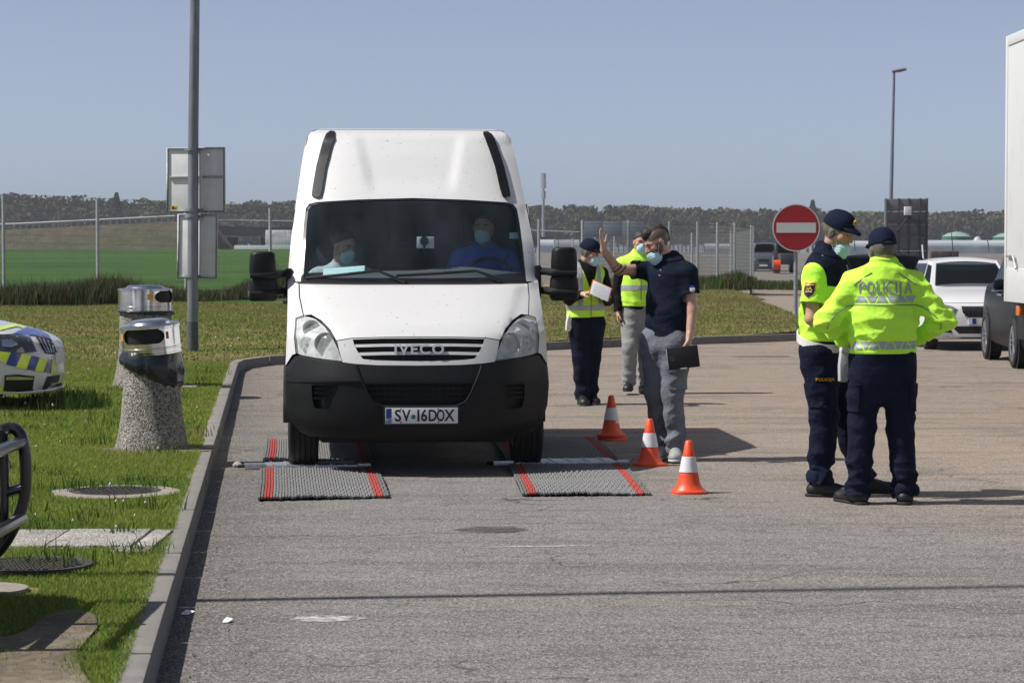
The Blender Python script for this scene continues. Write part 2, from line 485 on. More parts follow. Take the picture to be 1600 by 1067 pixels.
def asphalt_mat():
    m = bpy.data.materials.new('worn_asphalt'); m.use_nodes = True
    nt = m.node_tree; b = nt.nodes['Principled BSDF']; L = nt.links.new
    tc = nt.nodes.new('ShaderNodeTexCoord'); o = tc.outputs['Object']
    sep = nt.nodes.new('ShaderNodeSeparateXYZ'); L(o, sep.inputs[0])
    def noise(sc, det=5.0, rough=0.6, vec=o):
        n = nd(nt, 'ShaderNodeTexNoise', Scale=sc, Detail=det, Roughness=rough); L(vec, n.inputs['Vector']); return n.outputs['Fac']
    def mr(v, a, c, d=0.0, e=1.0):
        n = nd(nt, 'ShaderNodeMapRange'); L(v, n.inputs['Value'])
        for k, q in zip(('From Min', 'From Max', 'To Min', 'To Max'), (a, c, d, e)): n.inputs[k].default_value = q
        return n.outputs[0]
    def math_(op, a, c):
        n = nd(nt, 'ShaderNodeMath', operation=op)
        for i, q in enumerate((a, c)):
            if isinstance(q, (int, float)): n.inputs[i].default_value = q
            else: L(q, n.inputs[i])
        return n.outputs[0]
    def mix(f, a, c, mode='MIX'):
        n = nd(nt, 'ShaderNodeMix', data_type='RGBA', blend_type=mode)
        for i, q in ((0, f), (6, a), (7, c)):
            if isinstance(q, (int, float)): n.inputs[i].default_value = q
            elif isinstance(q, tuple): n.inputs[i].default_value = (*q, 1)
            else: L(q, n.inputs[i])
        return n.outputs[2]
    # the lot was laid in two mixes: grey in the kerb lane, a pinkish older mix further out and back
    far = math_('ADD', sep.outputs['Y'], math_('MULTIPLY', sep.outputs['X'], 1.7))
    far = math_('ADD', far, math_('MULTIPLY', noise(0.35, 4.0), 5.0))
    pink = mr(far, 18.5, 28.0)
    base = mix(pink, (0.182, 0.177, 0.170), (0.30, 0.222, 0.163))
    base = mix(mr(noise(0.55, 5.0, 0.65), 0.42, 0.66, 0, 0.5), base, (0.225, 0.208, 0.185))
    # long pale and dark wear streaks along the lane and across it
    mp = nt.nodes.new('ShaderNodeMapping'); mp.inputs['Scale'].default_value = (0.22, 2.2, 1); L(o, mp.inputs['Vector'])
    st = noise(0.9, 6.0, 0.65, mp.outputs[0])
    base = mix(mr(st, 0.51, 0.62, 0, 0.62), base, (0.115, 0.102, 0.092))
    base = mix(mr(st, 0.44, 0.28, 0, 0.35), base, (0.31, 0.28, 0.25))
    mp2 = nt.nodes.new('ShaderNodeMapping'); mp2.inputs['Scale'].default_value = (1.0, 2.6, 1); L(o, mp2.inputs['Vector'])
    s2 = noise(3.2, 4.0, 0.55, mp2.outputs[0])
    base = mix(mr(s2, 0.54, 0.66, 0, 0.62), base, (0.095, 0.086, 0.078))
    # dark oily patches
    base = mix(mr(noise(0.8, 4.0, 0.6), 0.56, 0.68, 0, 0.5), base, (0.085, 0.078, 0.072))
    # earth washed into the gutter along the kerb
    gd = math_('ADD', math_('ADD', sep.outputs['X'], math_('MULTIPLY', sep.outputs['Y'], 0.1)), math_('MULTIPLY', noise(2.2, 5.0, 0.7), 0.9))
    base = mix(mr(gd, 0.75, -0.10, 0, 0.8), base, (0.075, 0.067, 0.057))
    # aggregate: pale and dark stones
    v = nd(nt, 'ShaderNodeTexVoronoi', Scale=125.0); L(o, v.inputs['Vector'])
    vs = nt.nodes.new('ShaderNodeSeparateColor'); L(v.outputs['Color'], vs.inputs[0])
    base = mix(mr(vs.outputs[0], 0.62, 0.95, 0, 0.75), base, (0.40, 0.37, 0.33))
    base = mix(mr(vs.outputs[1], 0.60, 0.92, 0, 0.85), base, (0.055, 0.052, 0.050))
    g = noise(60.0, 5.0, 0.75)
    sc = nd(nt, 'ShaderNodeVectorMath', operation='SCALE'); L(base, sc.inputs[0]); L(mr(g, 0.28, 0.72, 0.62, 1.38), sc.inputs['Scale'])
    # hairline cracks
    wv = nd(nt, 'ShaderNodeTexVoronoi', Scale=0.42, feature='DISTANCE_TO_EDGE')
    wp = nd(nt, 'ShaderNodeVectorMath', operation='ADD'); L(o, wp.inputs[0])
    nn = nd(nt, 'ShaderNodeTexNoise', Scale=2.0, Detail=5.0); L(o, nn.inputs['Vector'])
    ns = nd(nt, 'ShaderNodeVectorMath', operation='SCALE'); L(nn.outputs['Color'], ns.inputs[0]); ns.inputs['Scale'].default_value = 0.9
    L(ns.outputs[0], wp.inputs[1]); L(wp.outputs[0], wv.inputs['Vector'])
    ck = math_('MULTIPLY', mr(wv.outputs['Distance'], 0.003, 0.007, 0.75, 0), mr(noise(0.5, 2.0), 0.5, 0.6))
    col = mix(ck, sc.outputs[0], (0.03, 0.028, 0.026))
    L(col, b.inputs['Base Color'])
    b.inputs['Roughness'].default_value = 0.85
    b.inputs['Specular IOR Level'].default_value = 0.3
    h = math_('ADD', math_('MULTIPLY', v.outputs['Distance'], 0.8), g)
    bp = nd(nt, 'ShaderNodeBump', Strength=0.55, Distance=0.006); L(h, bp.inputs['Height']); L(bp.outputs[0], b.inputs['Normal'])
    return m

def soil_mat(name, c1, c2, c3, s1=0.6, s2=6.0, bump=0.5):
    m = bpy.data.materials.new(name); m.use_nodes = True
    nt = m.node_tree; b = nt.nodes['Principled BSDF']; L = nt.links.new
    tc = nt.nodes.new('ShaderNodeTexCoord')
    n1 = nd(nt, 'ShaderNodeTexNoise', Scale=s1, Detail=7.0, Roughness=0.65); L(tc.outputs['Object'], n1.inputs['Vector'])
    r1 = ramp(nt, [(0.36, c1), (0.5, c2), (0.64, c3)]); L(n1.outputs['Fac'], r1.inputs[0])
    n2 = nd(nt, 'ShaderNodeTexNoise', Scale=s2, Detail=8.0, Roughness=0.75); L(tc.outputs['Object'], n2.inputs['Vector'])
    mr = nd(nt, 'ShaderNodeMapRange'); L(n2.outputs['Fac'], mr.inputs['Value'])
    for k, q in zip(('From Min', 'From Max', 'To Min', 'To Max'), (0.28, 0.72, 0.55, 1.45)): mr.inputs[k].default_value = q
    sc = nd(nt, 'ShaderNodeVectorMath', operation='SCALE'); L(r1.outputs[0], sc.inputs[0]); L(mr.outputs[0], sc.inputs['Scale'])
    L(sc.outputs[0], b.inputs['Base Color'])
    b.inputs['Roughness'].default_value = 0.95
    b.inputs['Specular IOR Level'].default_value = 0.15
    bp = nd(nt, 'ShaderNodeBump', Strength=bump, Distance=0.03); L(n2.outputs['Fac'], bp.inputs['Height']); L(bp.outputs[0], b.inputs['Normal'])
    return m

def leaf_mat(name, rough=0.7, trans=0.25):
    m = bpy.data.materials.new(name); m.use_nodes = True
    nt = m.node_tree; b = nt.nodes['Principled BSDF']
    a = nt.nodes.new('ShaderNodeAttribute'); a.attribute_name = 'tint'
    nt.links.new(a.outputs['Color'], b.inputs['Base Color'])
    b.inputs['Roughness'].default_value = rough
    b.inputs['Specular IOR Level'].default_value = 0.2
    if trans:
        t = nt.nodes.new('ShaderNodeBsdfTranslucent'); nt.links.new(a.outputs['Color'], t.inputs[0])
        mx = nd(nt, 'ShaderNodeMixShader'); mx.inputs[0].default_value = trans
        nt.links.new(b.outputs[0], mx.inputs[1]); nt.links.new(t.outputs[0], mx.inputs[2])
        nt.links.new(mx.outputs[0], nt.nodes['Material Output'].inputs['Surface'])
    return m

def aggregate_mat(name, c0, c1, c2, scale=70):
    m = bpy.data.materials.new(name); m.use_nodes = True
    nt = m.node_tree; b = nt.nodes['Principled BSDF']; L = nt.links.new
    tc = nt.nodes.new('ShaderNodeTexCoord')
    v = nd(nt, 'ShaderNodeTexVoronoi', Scale=scale); L(tc.outputs['Object'], v.inputs['Vector'])
    s = nt.nodes.new('ShaderNodeSeparateColor'); L(v.outputs['Color'], s.inputs[0])
    r = ramp(nt, [(0.1, c0), (0.5, c1), (0.85, c2)]); L(s.outputs[0], r.inputs[0])
    n = nd(nt, 'ShaderNodeTexNoise', Scale=4.0, Detail=5.0); L(tc.outputs['Object'], n.inputs['Vector'])
    mr = nd(nt, 'ShaderNodeMapRange'); L(n.outputs['Fac'], mr.inputs['Value'])
    for k, q in zip(('From Min', 'From Max', 'To Min', 'To Max'), (0.3, 0.7, 0.75, 1.2)): mr.inputs[k].default_value = q
    sc = nd(nt, 'ShaderNodeVectorMath', operation='SCALE'); L(r.outputs[0], sc.inputs[0]); L(mr.outputs[0], sc.inputs['Scale'])
    L(sc.outputs[0], b.inputs['Base Color']); b.inputs['Roughness'].default_value = 0.85
    bp = nd(nt, 'ShaderNodeBump', Strength=0.8, Distance=0.012, invert=True); L(v.outputs['Distance'], bp.inputs['Height']); L(bp.outputs[0], b.inputs['Normal'])
    return m

M_asphalt = asphalt_mat()
M_soil = soil_mat('dry_soil', (0.125, 0.103, 0.078), (0.175, 0.146, 0.112), (0.22, 0.185, 0.142), 1.2, 14.0)
M_turf = soil_mat('turf_soil', (0.075, 0.105, 0.022), (0.125, 0.13, 0.036), (0.18, 0.15, 0.06), 0.45, 5.0)
M_field = soil_mat('green_crop', (0.026, 0.064, 0.009), (0.034, 0.082, 0.011), (0.046, 0.092, 0.014), 0.05, 0.9)
M_yard = soil_mat('gravel_yard', (0.13, 0.12, 0.105), (0.16, 0.145, 0.125), (0.11, 0.10, 0.085), 0.05, 0.8)
M_bank = soil_mat('dry_embankment_grass', (0.062, 0.068, 0.036), (0.084, 0.072, 0.052), (0.070, 0.066, 0.044), 0.08, 0.9)
M_road = mat('far_road_asphalt', (0.20, 0.20, 0.20), 0.9, var=0.15, vscale=0.3)
M_kerb = mat('kerb_concrete', (0.20, 0.188, 0.172), 0.9, var=0.16, vscale=7, bump=0.35, bscale=90, dirt=(0.13, 0.125, 0.115), dscale=3.5, damt=0.55)
M_slab = aggregate_mat('slab_concrete', (0.22, 0.20, 0.18), (0.36, 0.34, 0.31), (0.46, 0.44, 0.41), 90)
M_ring = mat('manhole_concrete', (0.26, 0.235, 0.20), 0.9, var=0.2, vscale=9, bump=0.4, bscale=60)
M_iron = mat('cast_iron', (0.062, 0.055, 0.052), 0.75, 0.2, var=0.3, vscale=20)
M_bin = aggregate_mat('exposed_aggregate_concrete', (0.07, 0.066, 0.058), (0.26, 0.245, 0.215), (0.46, 0.435, 0.39), 125)
M_leaf = leaf_mat('grass_blade', 0.65, 0.42)
M_forest = leaf_mat('spring_foliage', 0.85, 0.15)

def tint_attr(me, cols):
    """cols (n,3) one colour a vertex"""
    a = me.color_attributes.new('tint', 'FLOAT_COLOR', 'POINT')
    c = np.ones((len(cols), 4), np.float32); c[:, :3] = cols
    a.data.foreach_set('color', c.ravel())

# ------------------------------------------------------------------ kerb line (top, road side edge), from the camera backwards then round to the right
KZ = 0.13
left_line = [(-0.441 - 0.1 * d , d) for d in np.arange(5.0, 31.6, 0.5)]
kpts = [(-0.441 - 0.5, 5.0)]
corner = crv([(-3.59, 31.5), (-3.66, 32.6), (-3.50, 33.6), (-3.05, 34.4), (-2.0, 35.4), (-0.6, 37.2), (0.65, 38.9), (2.2, 40.4), (3.9, 41.7), (5.2, 42.9), (5.9, 44.2), (6.2, 46.5), (6.3, 50), (6.5, 60), (6.9, 72), (7.6, 95)], 10)
KL = [np.array(p) for p in left_line] + [np.array(p) for p in corner[1:]]
def walk(P, step):
    out = [P[0]]; acc = 0.0
    for a, b in zip(P[:-1], P[1:]):
        L = np.linalg.norm(b - a); t = 0.0
        while acc + (L - t) >= step:
            t += step - acc; acc = 0.0
            out.append(a + (b - a) * t / L)
        acc += L - t
    return out
kerb = thing('kerb', None, None); kerb['kind'] = 'structure'
KS = walk(KL, 1.0)
KW = 0.135
for i in range(len(KS) - 1):
    a, b = KS[i], KS[i + 1]
    if a[1] > 62: break
    t = (b - a); L = np.linalg.norm(t); t = t / L
    n = np.array([-t[1], t[0]])
    j = 0.004
    mb = MB()
    dz = random.uniform(-0.004, 0.004)
    q = [a + t * j, b - t * j, b - t * j + n * KW, a + t * j + n * KW]
    tp = 0.018
    q2 = [q[0] + n * tp, q[1] + n * tp, q[2], q[3]]
    v = [(*p, -0.12) for p in q] + [(*p, KZ + dz) for p in q2]
    mb.add(v, [(0,3,2,1),(4,5,6,7),(0,1,5,4),(1,2,6,5),(2,3,7,6),(3,0,4,7)])
    mb.build('kerb_stone', M_kerb, kerb, bevel=0.012)

# ------------------------------------------------------------------ ground sheets
def sheet(name, poly, z, m):
    mb = MB(); mb.add([(p[0], p[1], z) for p in poly], [tuple(range(len(poly)))])
    o = mb.build(name, m, smooth=False, kind='structure')
    if o.data.polygons[0].normal.z < 0: o.data.flip_normals()
    return o
sheet('ground', [(-415, -70), (415, -70), (415, 995), (-415, 995)], -0.35, M_yard)
sheet('parking_lot', [(-9, -6), (60, -6), (60, 150), (-9, 150)], 0.0, M_asphalt)
# verge: everything on the far side of the kerb
inner = []
for i in range(len(KL)):
    t = KL[min(i + 1, len(KL) - 1)] - KL[max(i - 1, 0)]; t = t / np.linalg.norm(t)
    inner.append(KL[i] + np.array([-t[1], t[0]]) * (KW - 0.01))
def verge_z(x, y):
    z = KZ - 0.006 + 0.02 * math.sin(x * 1.3 + y * 0.31) * min(1, max(0, (y - 30) / 6))
    z += 0.03 * max(0, min(1, (y - 36) / 10))
    if x > -1 and y > 44: z += 0.10 * min(1, (y - 44) / 14) 
    return z
VP = [tuple(p) for p in inner if p[1] < 64] + [(7.0, 66), (7.2, 74), (7.4, 92), (-22, 66), (-26, 40), (-14, 4), (-1.2, 4)]
vz = panel(VP, lambda a, b: Vector((a, b, verge_z(a, b))), cell=0.8, depth=0, back=(0, 0, -1)).build('grass_verge', M_turf, kind='structure', fix=False)
if sum(p.normal.z for p in vz.data.polygons) < 0: vz.data.flip_normals()

# crop field rising gently beyond the fence, yard on the right
def grid_sheet(name, xs, ys, zf, m):
    mb = MB(); mb.grid([[(x, y, zf(x, y)) for x in xs] for y in ys])
    o = mb.build(name, m, kind='structure', fix=False)
    if sum(p.normal.z for p in o.data.polygons) < 0: o.data.flip_normals()
    return o
fz = lambda x, y: 0.10 + 1.45 * ((y - 64) / 236.0) ** 0.75 if y > 64 else 0.10
grid_sheet('crop_field', np.linspace(-120, -2, 24), np.linspace(64, 300, 40), fz, M_field)
yz = lambda x, y: -0.1 + 1.1 * max(0, (y - 88)) / 230.0
grid_sheet('gravel_yard', np.linspace(-2, 160, 24), np.linspace(74, 330, 40), yz, M_yard)
# embankment with a road on it, ending at a bridge
def bank(name, pts, m, back=14):
    mb = MB()
    mb.grid([[(x, y - 9, zb) for (x, y, zb, zt) in pts], [(x, y - 1.2, zt - 0.3) for (x, y, zb, zt) in pts], [(x, y, zt) for (x, y, zb, zt) in pts], [(x, y + back, zt) for (x, y, zb, zt) in pts], [(x, y + back + 12, zb - 1) for (x, y, zb, zt) in pts]])
    return mb.build(name, m, kind='structure', fix=False)
Db = 300.0
P0, P1, P2 = at(-260, 366, Db), at(30, 358, Db), at(272, 346, Db)
E = at(345, 389, Db)
zb = 1.2
bank('embankment', [(P0.x, Db, zb, P0.z), (P1.x, Db, zb, P1.z), (P2.x, Db, zb, P2.z), (at(312, 350, Db).x, Db, zb, P2.z - 0.2), (E.x, Db, zb, 1.5)], M_bank)
mb = MB()
mb.add([(P0.x, Db + 0.3, P0.z + .02), (P1.x, Db + .3, P1.z + .02), (P2.x, Db + .3, P2.z + .02), (at(320, 346, Db).x, Db + .3, P2.z + .02), (at(320, 346, Db).x, Db + 12, P2.z + .02), (P2.x, Db + 12, P2.z + .02), (P1.x, Db + 12, P1.z + .02), (P0.x, Db + 12, P0.z + .02)], [(0, 1, 6, 7), (1, 2, 5, 6), (2, 3, 4, 5)])
mb.build('embankment_road', M_road, kind='structure')
M_darkcon = mat('dark_bridge_concrete', (0.055, 0.058, 0.062), 0.8, var=0.2, vscale=0.6)
M_guard = mat('guard_rail_steel', (0.42, 0.43, 0.44), 0.5, 0.4)
rail = thing('guard_rail', 'long pale guard rail along the top of the embankment', 'guard rail', (P1.x, Db, P1.z))
mb = MB(); mb.tube([(P0.x - P1.x, 0.5, P0.z - P1.z + 0.65), (0, 0.5, 0.65), (P2.x - P1.x, 0.5, P2.z - P1.z + 0.65)], 0.13, 6); mb.build('rail_beam', M_guard, rail)
for k in range(24):
    t = k / 24; x = (P2.x - P1.x) * t; z = (P2.z - P1.z) * t
    mb = MB(); mb.box((x - .06, .5, z - 0.1), (x + .06, .62, z + 0.62)); mb.build('rail_post', M_guard, rail, smooth=False)
# bridge deck from the embankment to behind the van and beyond
br = thing('bridge', 'dark flyover deck on piers behind the white van', 'bridge', (at(330, 388, 330).x, 330, 1.2))
bx = br.location
a0, a1, a2 = at(325, 362, 330), at(470, 364, 330), at(905, 381, 330)
mb = MB()
for (u, w) in ((a0, a1), (a1, a2)):
    mb.add([(u.x - bx.x, 0, u.z - bx.z - .45), (w.x - bx.x, 0, w.z - bx.z - .45), (w.x - bx.x, 0, w.z - bx.z + .75), (u.x - bx.x, 0, u.z - bx.z + .75),
            (u.x - bx.x, 11, u.z - bx.z - .45), (w.x - bx.x, 11, w.z - bx.z - .45), (w.x - bx.x, 11, w.z - bx.z + .75), (u.x - bx.x, 11, u.z - bx.z + .75)],
           [(0,1,2,3),(7,6,5,4),(3,2,6,7),(0,4,5,1),(0,3,7,4),(1,5,6,2)])
mb.build('deck', M_darkcon, br, smooth=False)
for px in (362, 414, 452):
    q = at(px, 372, 333); mb = MB(); mb.box((q.x - bx.x - .6, 3, -1), (q.x - bx.x + .6, 5, q.z - bx.z + .1)); mb.build('pier', M_darkcon, br, bevel=.05)
mb = MB(); mb.tube([(a0.x - bx.x, .2, a0.z - bx.z + 1.6), (a1.x - bx.x, .2, a1.z - bx.z + 1.6), (a2.x - bx.x, .2, a2.z - bx.z + 1.6)], .08, 6); mb.build('railing', M_guard, br)

# ------------------------------------------------------------------ forest on the skyline: one mass
def crown_quads(cx, cy, z0, h, r, n, size, col, var, g):
    """leaf-sized faces spread through an uneven crown"""
    k = 7
    cl = np.stack([cx + g.normal(0, r * .42, k), cy + g.normal(0, r * .42, k), z0 + h * g.uniform(.30, .90, k)], 1)
    cr = g.uniform(.32, .62, k) * r
    w = g.integers(0, k, n)
    d = g.normal(0, 1, (n, 3)); d /= np.linalg.norm(d, axis=1)[:, None]
    c = cl[w] + d * (cr[w] * g.uniform(.55, 1.08, n))[:, None] * np.array([1, 1, h / r * .42])
    c[:, 2] = np.clip(c[:, 2], z0 + h * .05, z0 + h)
    a = g.normal(0, 1, (n, 3)); a /= np.linalg.norm(a, axis=1)[:, None]
    b = np.cross(a, g.normal(0, 1, (n, 3))); b /= np.linalg.norm(b, axis=1)[:, None]
    s = (size * g.uniform(.6, 1.4, n))[:, None]
    V = np.stack([c - a * s, c + b * s * .8, c + a * s, c - b * s * .8], 1).reshape(-1, 3)
    clump = 1 + g.uniform(-var, var, k)
    t = np.asarray(col)[None] * (clump[w] * (1 + g.uniform(-.2, .2, n)))[:, None]
    return V, np.repeat(t, 4, 0)
g = np.random.default_rng(3)
VV, TT = [], []
def skyline(px):
    """height of the wood's edge row by row of the photo"""
    xs = [-80, 0, 120, 200, 300, 420, 860, 1000, 1100, 1180, 1260, 1340, 1460, 1560, 1700]
    ys = [300, 302, 307, 311, 316, 314, 322, 321, 325, 327, 329, 331, 332, 329, 326]
    return float(np.interp(px, xs, ys))
for row, (D, n) in enumerate(((780, 120), (795, 120), (812, 120), (830, 115), (850, 110))):
    n = int(n * 1.55)
    for i in range(n):
        px = -620 + 2820 * (i + g.uniform(.1, .9)) / n
        top = at(px, skyline(px), D).z
        hh = (top - 1.0) * (g.uniform(.90, 1.0) if row else g.uniform(.70, .93)) * (1.0 + (g.uniform(0.02, .08) if g.random() < .12 else 0))
        x = at(px, 380, D).x
        kind = g.random()
        col = (0.062, 0.064, 0.028) if kind < .45 else ((0.075, 0.062, 0.040) if kind < .80 else ((0.080, 0.088, 0.032) if kind < .93 else (0.028, 0.040, 0.022)))
        v, t = crown_quads(x, D + g.uniform(-6, 6), 0.8, hh, g.uniform(4.2, 6.4), 430, .70, col, .28, g)
        VV.append(v); TT.append(t)
V = np.concatenate(VV); T = np.concatenate(TT)
me = np_mesh('forest', V, np.arange(len(V)).reshape(-1, 4), False)
tint_attr(me, T)
link('forest', me, M_forest, kind='stuff')
# dark wood floor and trunks behind the first rows, so that the lower part reads as depth
M_bark = mat('bark', (0.075, 0.062, 0.05), 0.9, var=0.3, vscale=2)
mb = MB()
for i in range(400):
    px = -600 + 2780 * (i + g.uniform(0, 1)) / 400; D = 778 + g.uniform(-6, 30)
    q = at(px, 385, D); h = g.uniform(8, 14)
    mb.tube([(q.x, D, 0), (q.x + g.normal(0, .3), D, h)], [.24, .10], 5, False)
mb.build('forest_trunks', M_bark, kind='stuff')
# one conifer standing above the wood
def lone_tree(px, pytop, D, label, r, col):
    q = at(px, pytop, D)
    t = thing('conifer_tree', label, 'tree', (q.x, D, 0.8))
    mb = MB(); mb.tube([(0, 0, 0), (0, 0, q.z - 1.2)], [.35, .06], 7); mb.build('trunk', M_bark, t)
    VV, TT = [], []
    H = q.z - .8
    n = 1500
    zz = H * (1 - g.uniform(0, 1, n) ** 1.4 * .75)
    rr = r * (1.02 - zz / H) * 1.9 * g.uniform(.3, 1, n) + .15
    an = g.uniform(0, 6.28, n)
    c = np.stack([rr * np.cos(an), rr * np.sin(an), zz - rr * .25], 1)
    a = g.normal(0, 1, (n, 3)); a /= np.linalg.norm(a, axis=1)[:, None]
    b = np.cross(a, g.normal(0, 1, (n, 3))); b /= np.linalg.norm(b, axis=1)[:, None]
    s = .45
    V = np.stack([c - a * s, c + b * s, c + a * s, c - b * s], 1).reshape(-1, 3)
    me = np_mesh('crown', V, np.arange(len(V)).reshape(-1, 4), False)
    tint_attr(me, np.repeat(np.asarray(col)[None] * g.uniform(.7, 1.3, n)[:, None], 4, 0))
    link('crown', me, M_forest, t)
lone_tree(1270, 314, 770, 'single dark conifer rising above the wood behind the no entry sign', 2.6, (0.022, 0.034, 0.022))
lone_tree(182, 302, 770, 'single dark conifer poking out of the wood left of the lamp post', 3.2, (0.034, 0.046, 0.028))
# ------------------------------------------------------------------ wire fences
M_fpost = mat('fence_post_galvanised', (0.40, 0.41, 0.41), 0.6, 0.3, var=0.12, vscale=3)
M_wire = mat('fence_wire', (0.15, 0.155, 0.155), 0.6, 0.4)
def wire_fence(name, label, posts, h, vstep, wr, hstep=0.2, extra=None):
    """posts: list of (x, y, z0, height)"""
    o = thing(name, label, 'fence', (posts[0][0], posts[0][1], posts[0][2]))
    ox, oy, oz = o.location
    for (x, y, z, ph) in posts:
        mb = MB(); mb.tube([(x - ox, y - oy, z - oz - .4), (x - ox, y - oy, z - oz + ph)], .045, 8)
        mb.build('post', M_fpost, o)
    mb = MB()
    for (x0, y0, z0, h0), (x1, y1, z1, h1) in zip(posts[:-1], posts[1:]):
        L = math.hypot(x1 - x0, y1 - y0)
        n = max(2, int(L / vstep))
        for i in range(n):
            t = i / n
            x = x0 + (x1 - x0) * t - ox; y = y0 + (y1 - y0) * t - oy; z = z0 + (z1 - z0) * t - oz; hh = (h0 + (h1 - h0) * t) * h
            mb.tube([(x, y, z), (x, y, z + hh)], wr, 3, False)
        m = int(min(h0, h1) * h / hstep)
        for j in range(m + 1):
            a = j / m
            mb.tube([(x0 - ox, y0 - oy, z0 - oz + h0 * h * a), (x1 - ox, y1 - oy, z1 - oz + h1 * h * a)], wr * 1.1, 3, False)
        for a in (1.0, .96) if extra is None else extra:
            mb.tube([(x0 - ox, y0 - oy, z0 - oz + h0 * a), (x1 - ox, y1 - oy, z1 - oz + h1 * a)], wr * 1.6, 3, False)
    mb.build('wire_mesh', M_wire, o, kind='stuff', smooth=False, fix=False)
    return o
def fp(px, ptop, D, z0):
    p = at(px, ptop, D)
    return (p.x, D, z0, p.z - z0)
lf = [fp(-290, 294, 60, .10), fp(-142, 298, 61.5, .10), fp(5, 303, 63, .10), fp(152, 310, 65, .10), fp(290, 318, 68, .10), fp(422, 325, 71, .10), fp(545, 331, 74, .1), fp(660, 336, 76, .1), fp(760, 340, 77.5, .1), fp(842, 343, 78.5, .1)]
wire_fence('wire_fence', 'tall wire fence on thin posts in front of the green crop field', lf, .93, .10, .0026)
rf = [fp(910, 344, 79.5, .12), fp(982, 344, 80, .12), fp(1046, 346, 80.8, .12), fp(1090, 346, 81.5, .12), fp(1121, 347, 83, .12), fp(1148, 348, 85, .12), fp(1174, 352, 87, .12)]
wire_fence('wire_fence', 'close-meshed wire fence whose posts crowd together near the no entry sign', rf, .95, .06, .0042, .12)
bf = [fp(1177, 353, 89, .12), fp(1142, 361, 104, .15), fp(1081, 364, 112, .2), fp(1036, 366, 118, .2), fp(1000, 368, 124, .25), fp(960, 369, 130, .3), fp(930, 371, 138, .3), fp(895, 372, 146, .3), fp(866, 373, 155, .3)]
wire_fence('wire_fence', 'farther wire fence with short posts running away behind the close-meshed fence', bf, .95, .12, .005, .2)

# ------------------------------------------------------------------ lamp post with the two sign backs
base = gnd(301, 546, KZ)
lp = thing('lamp_post', 'tall grey steel lamp post carrying two sign backs at the left of the van', 'lamp post', (base.x, base.y, KZ))
top = at(305.5, -60, base.y)
dxt = top.x - base.x
mb = MB(); mb.tube([(0, 0, -.2), (dxt * .35, 0, 3.2), (dxt, 0, top.z - KZ), (dxt * 1.25, 0, 8.2)], [.082, .078, .068, .055], 20); mb.build('pole', M_polemet, lp)
mb = MB(); mb.tube([(0, 0, -.05), (.0, 0, .42)], [.088, .086], 20); mb.build('base_sleeve', mat('dark_pole_sleeve', (0.10, 0.105, 0.115), .6, .3, var=.2, vscale=14), lp)
mb = MB(); mb.tube([(dxt * 1.25, 0, 8.2), (dxt * 1.25 + .3, -.1, 8.5), (dxt * 1.25 + 1.2, -.3, 8.65)], [.055, .045, .04], 10); mb.build('lamp_arm', M_polemet, lp)
mb = MB(); mb.box((dxt * 1.25 + 1.1, -.45, 8.58), (dxt * 1.25 + 1.85, -.15, 8.74)); mb.build('lamp_head', M_polemet, lp, bevel=.04)

def sign_back(px0, py0, px1, py1, D, label, tilt=0.0, strip=None, sticker=False):
    a, b = at(px0, py0, D), at(px1, py1, D)
    w, h = b.x - a.x, a.z - b.z
    o = thing('road_sign', label, 'road sign', ((a.x + b.x) / 2, D, b.z))
    o.rotation_euler = (0, tilt, -R(15)); w *= 1.03
    mb = MB(); mb.box((-w/2, 0, 0), (w/2, .012, h)); mb.build('plate', M_signback, o, bevel=.004)
    rim = MB(); t = .025
    rim.box((-w/2, -.022, 0), (-w/2 + t, .0, h)); rim.box((w/2 - t, -.022, 0), (w/2, .0, h))
    rim.box((-w/2 + t, -.022, 0), (w/2 - t, .0, t)); rim.box((-w/2 + t, -.022, h - t), (w/2 - t, .0, h))
    rim.build('rim', M_steel, o, bevel=.004)
    return o, w, h
o, w, h = sign_back(258, 231, 354, 332, base.y + .16, 'upper square sign seen from its grey back on the lamp post')
px_c = at(303, 280, base.y).x - o.location.x
for zz in (.53, ):
    mb = MB(); mb.box((-w/2 + .05, -.03, h * zz), (w/2 - .05, -.001, h * zz + .03)); mb.build('brace', M_steel, o, bevel=.006)
for zz in (.02, h - .05):
    mb = MB(); mb.lathe([(.085, zz), (.098, zz), (.098, zz + .035), (.085, zz + .035)], 18, (px_c, -.16, 0)); mb.box((px_c + .05, -.13, zz), (px_c + .13, -.001, zz + .035)); mb.build('clamp', M_steel, o)
mb = MB(); mb.box((px_c + .085, -.06, .03), (px_c + .125, -.001, h - .03)); mb.build('spine', M_signback, o, bevel=.004)
mb = MB(); mb.box((w * .5 - .13, -.004, .03), (w * .5 - .03, -.0005, h - .04)); mb.build('edge_strip', mat('pale_sign_edge', (.6, .6, .6), .6, .1), o, smooth=False)
mb = MB(); mb.box((-w/2 + .075, -.004, .035), (-w/2 + .165, -.001, .105)); st = mb.build('sticker', M_gold, o, smooth=False)
mb = MB(); mb.box((-w/2 + .09, -.006, .05), (-w/2 + .12, -.0045, .09)); mb.box((-w/2 + .13, -.006, .05), (-w/2 + .15, -.0045, .075)); mb.build('sticker_mark', M_ink, st, smooth=False)
o, w, h = sign_back(275, 335, 341, 435, base.y + .16, 'lower tall sign seen from its grey back under the square one', .014)
px_c = at(302, 380, base.y).x - o.location.x
for zz in (.02, h - .05):
    mb = MB(); mb.lathe([(.085, zz), (.098, zz), (.098, zz + .035), (.085, zz + .035)], 18, (px_c, -.16, 0)); mb.box((px_c + .05, -.13, zz), (px_c + .13, -.001, zz + .035)); mb.build('clamp', M_steel, o)
mb = MB(); mb.box((px_c + .09, -.06, .03), (px_c + .14, -.001, h - .09)); mb.build('spine', M_signback, o, bevel=.004)

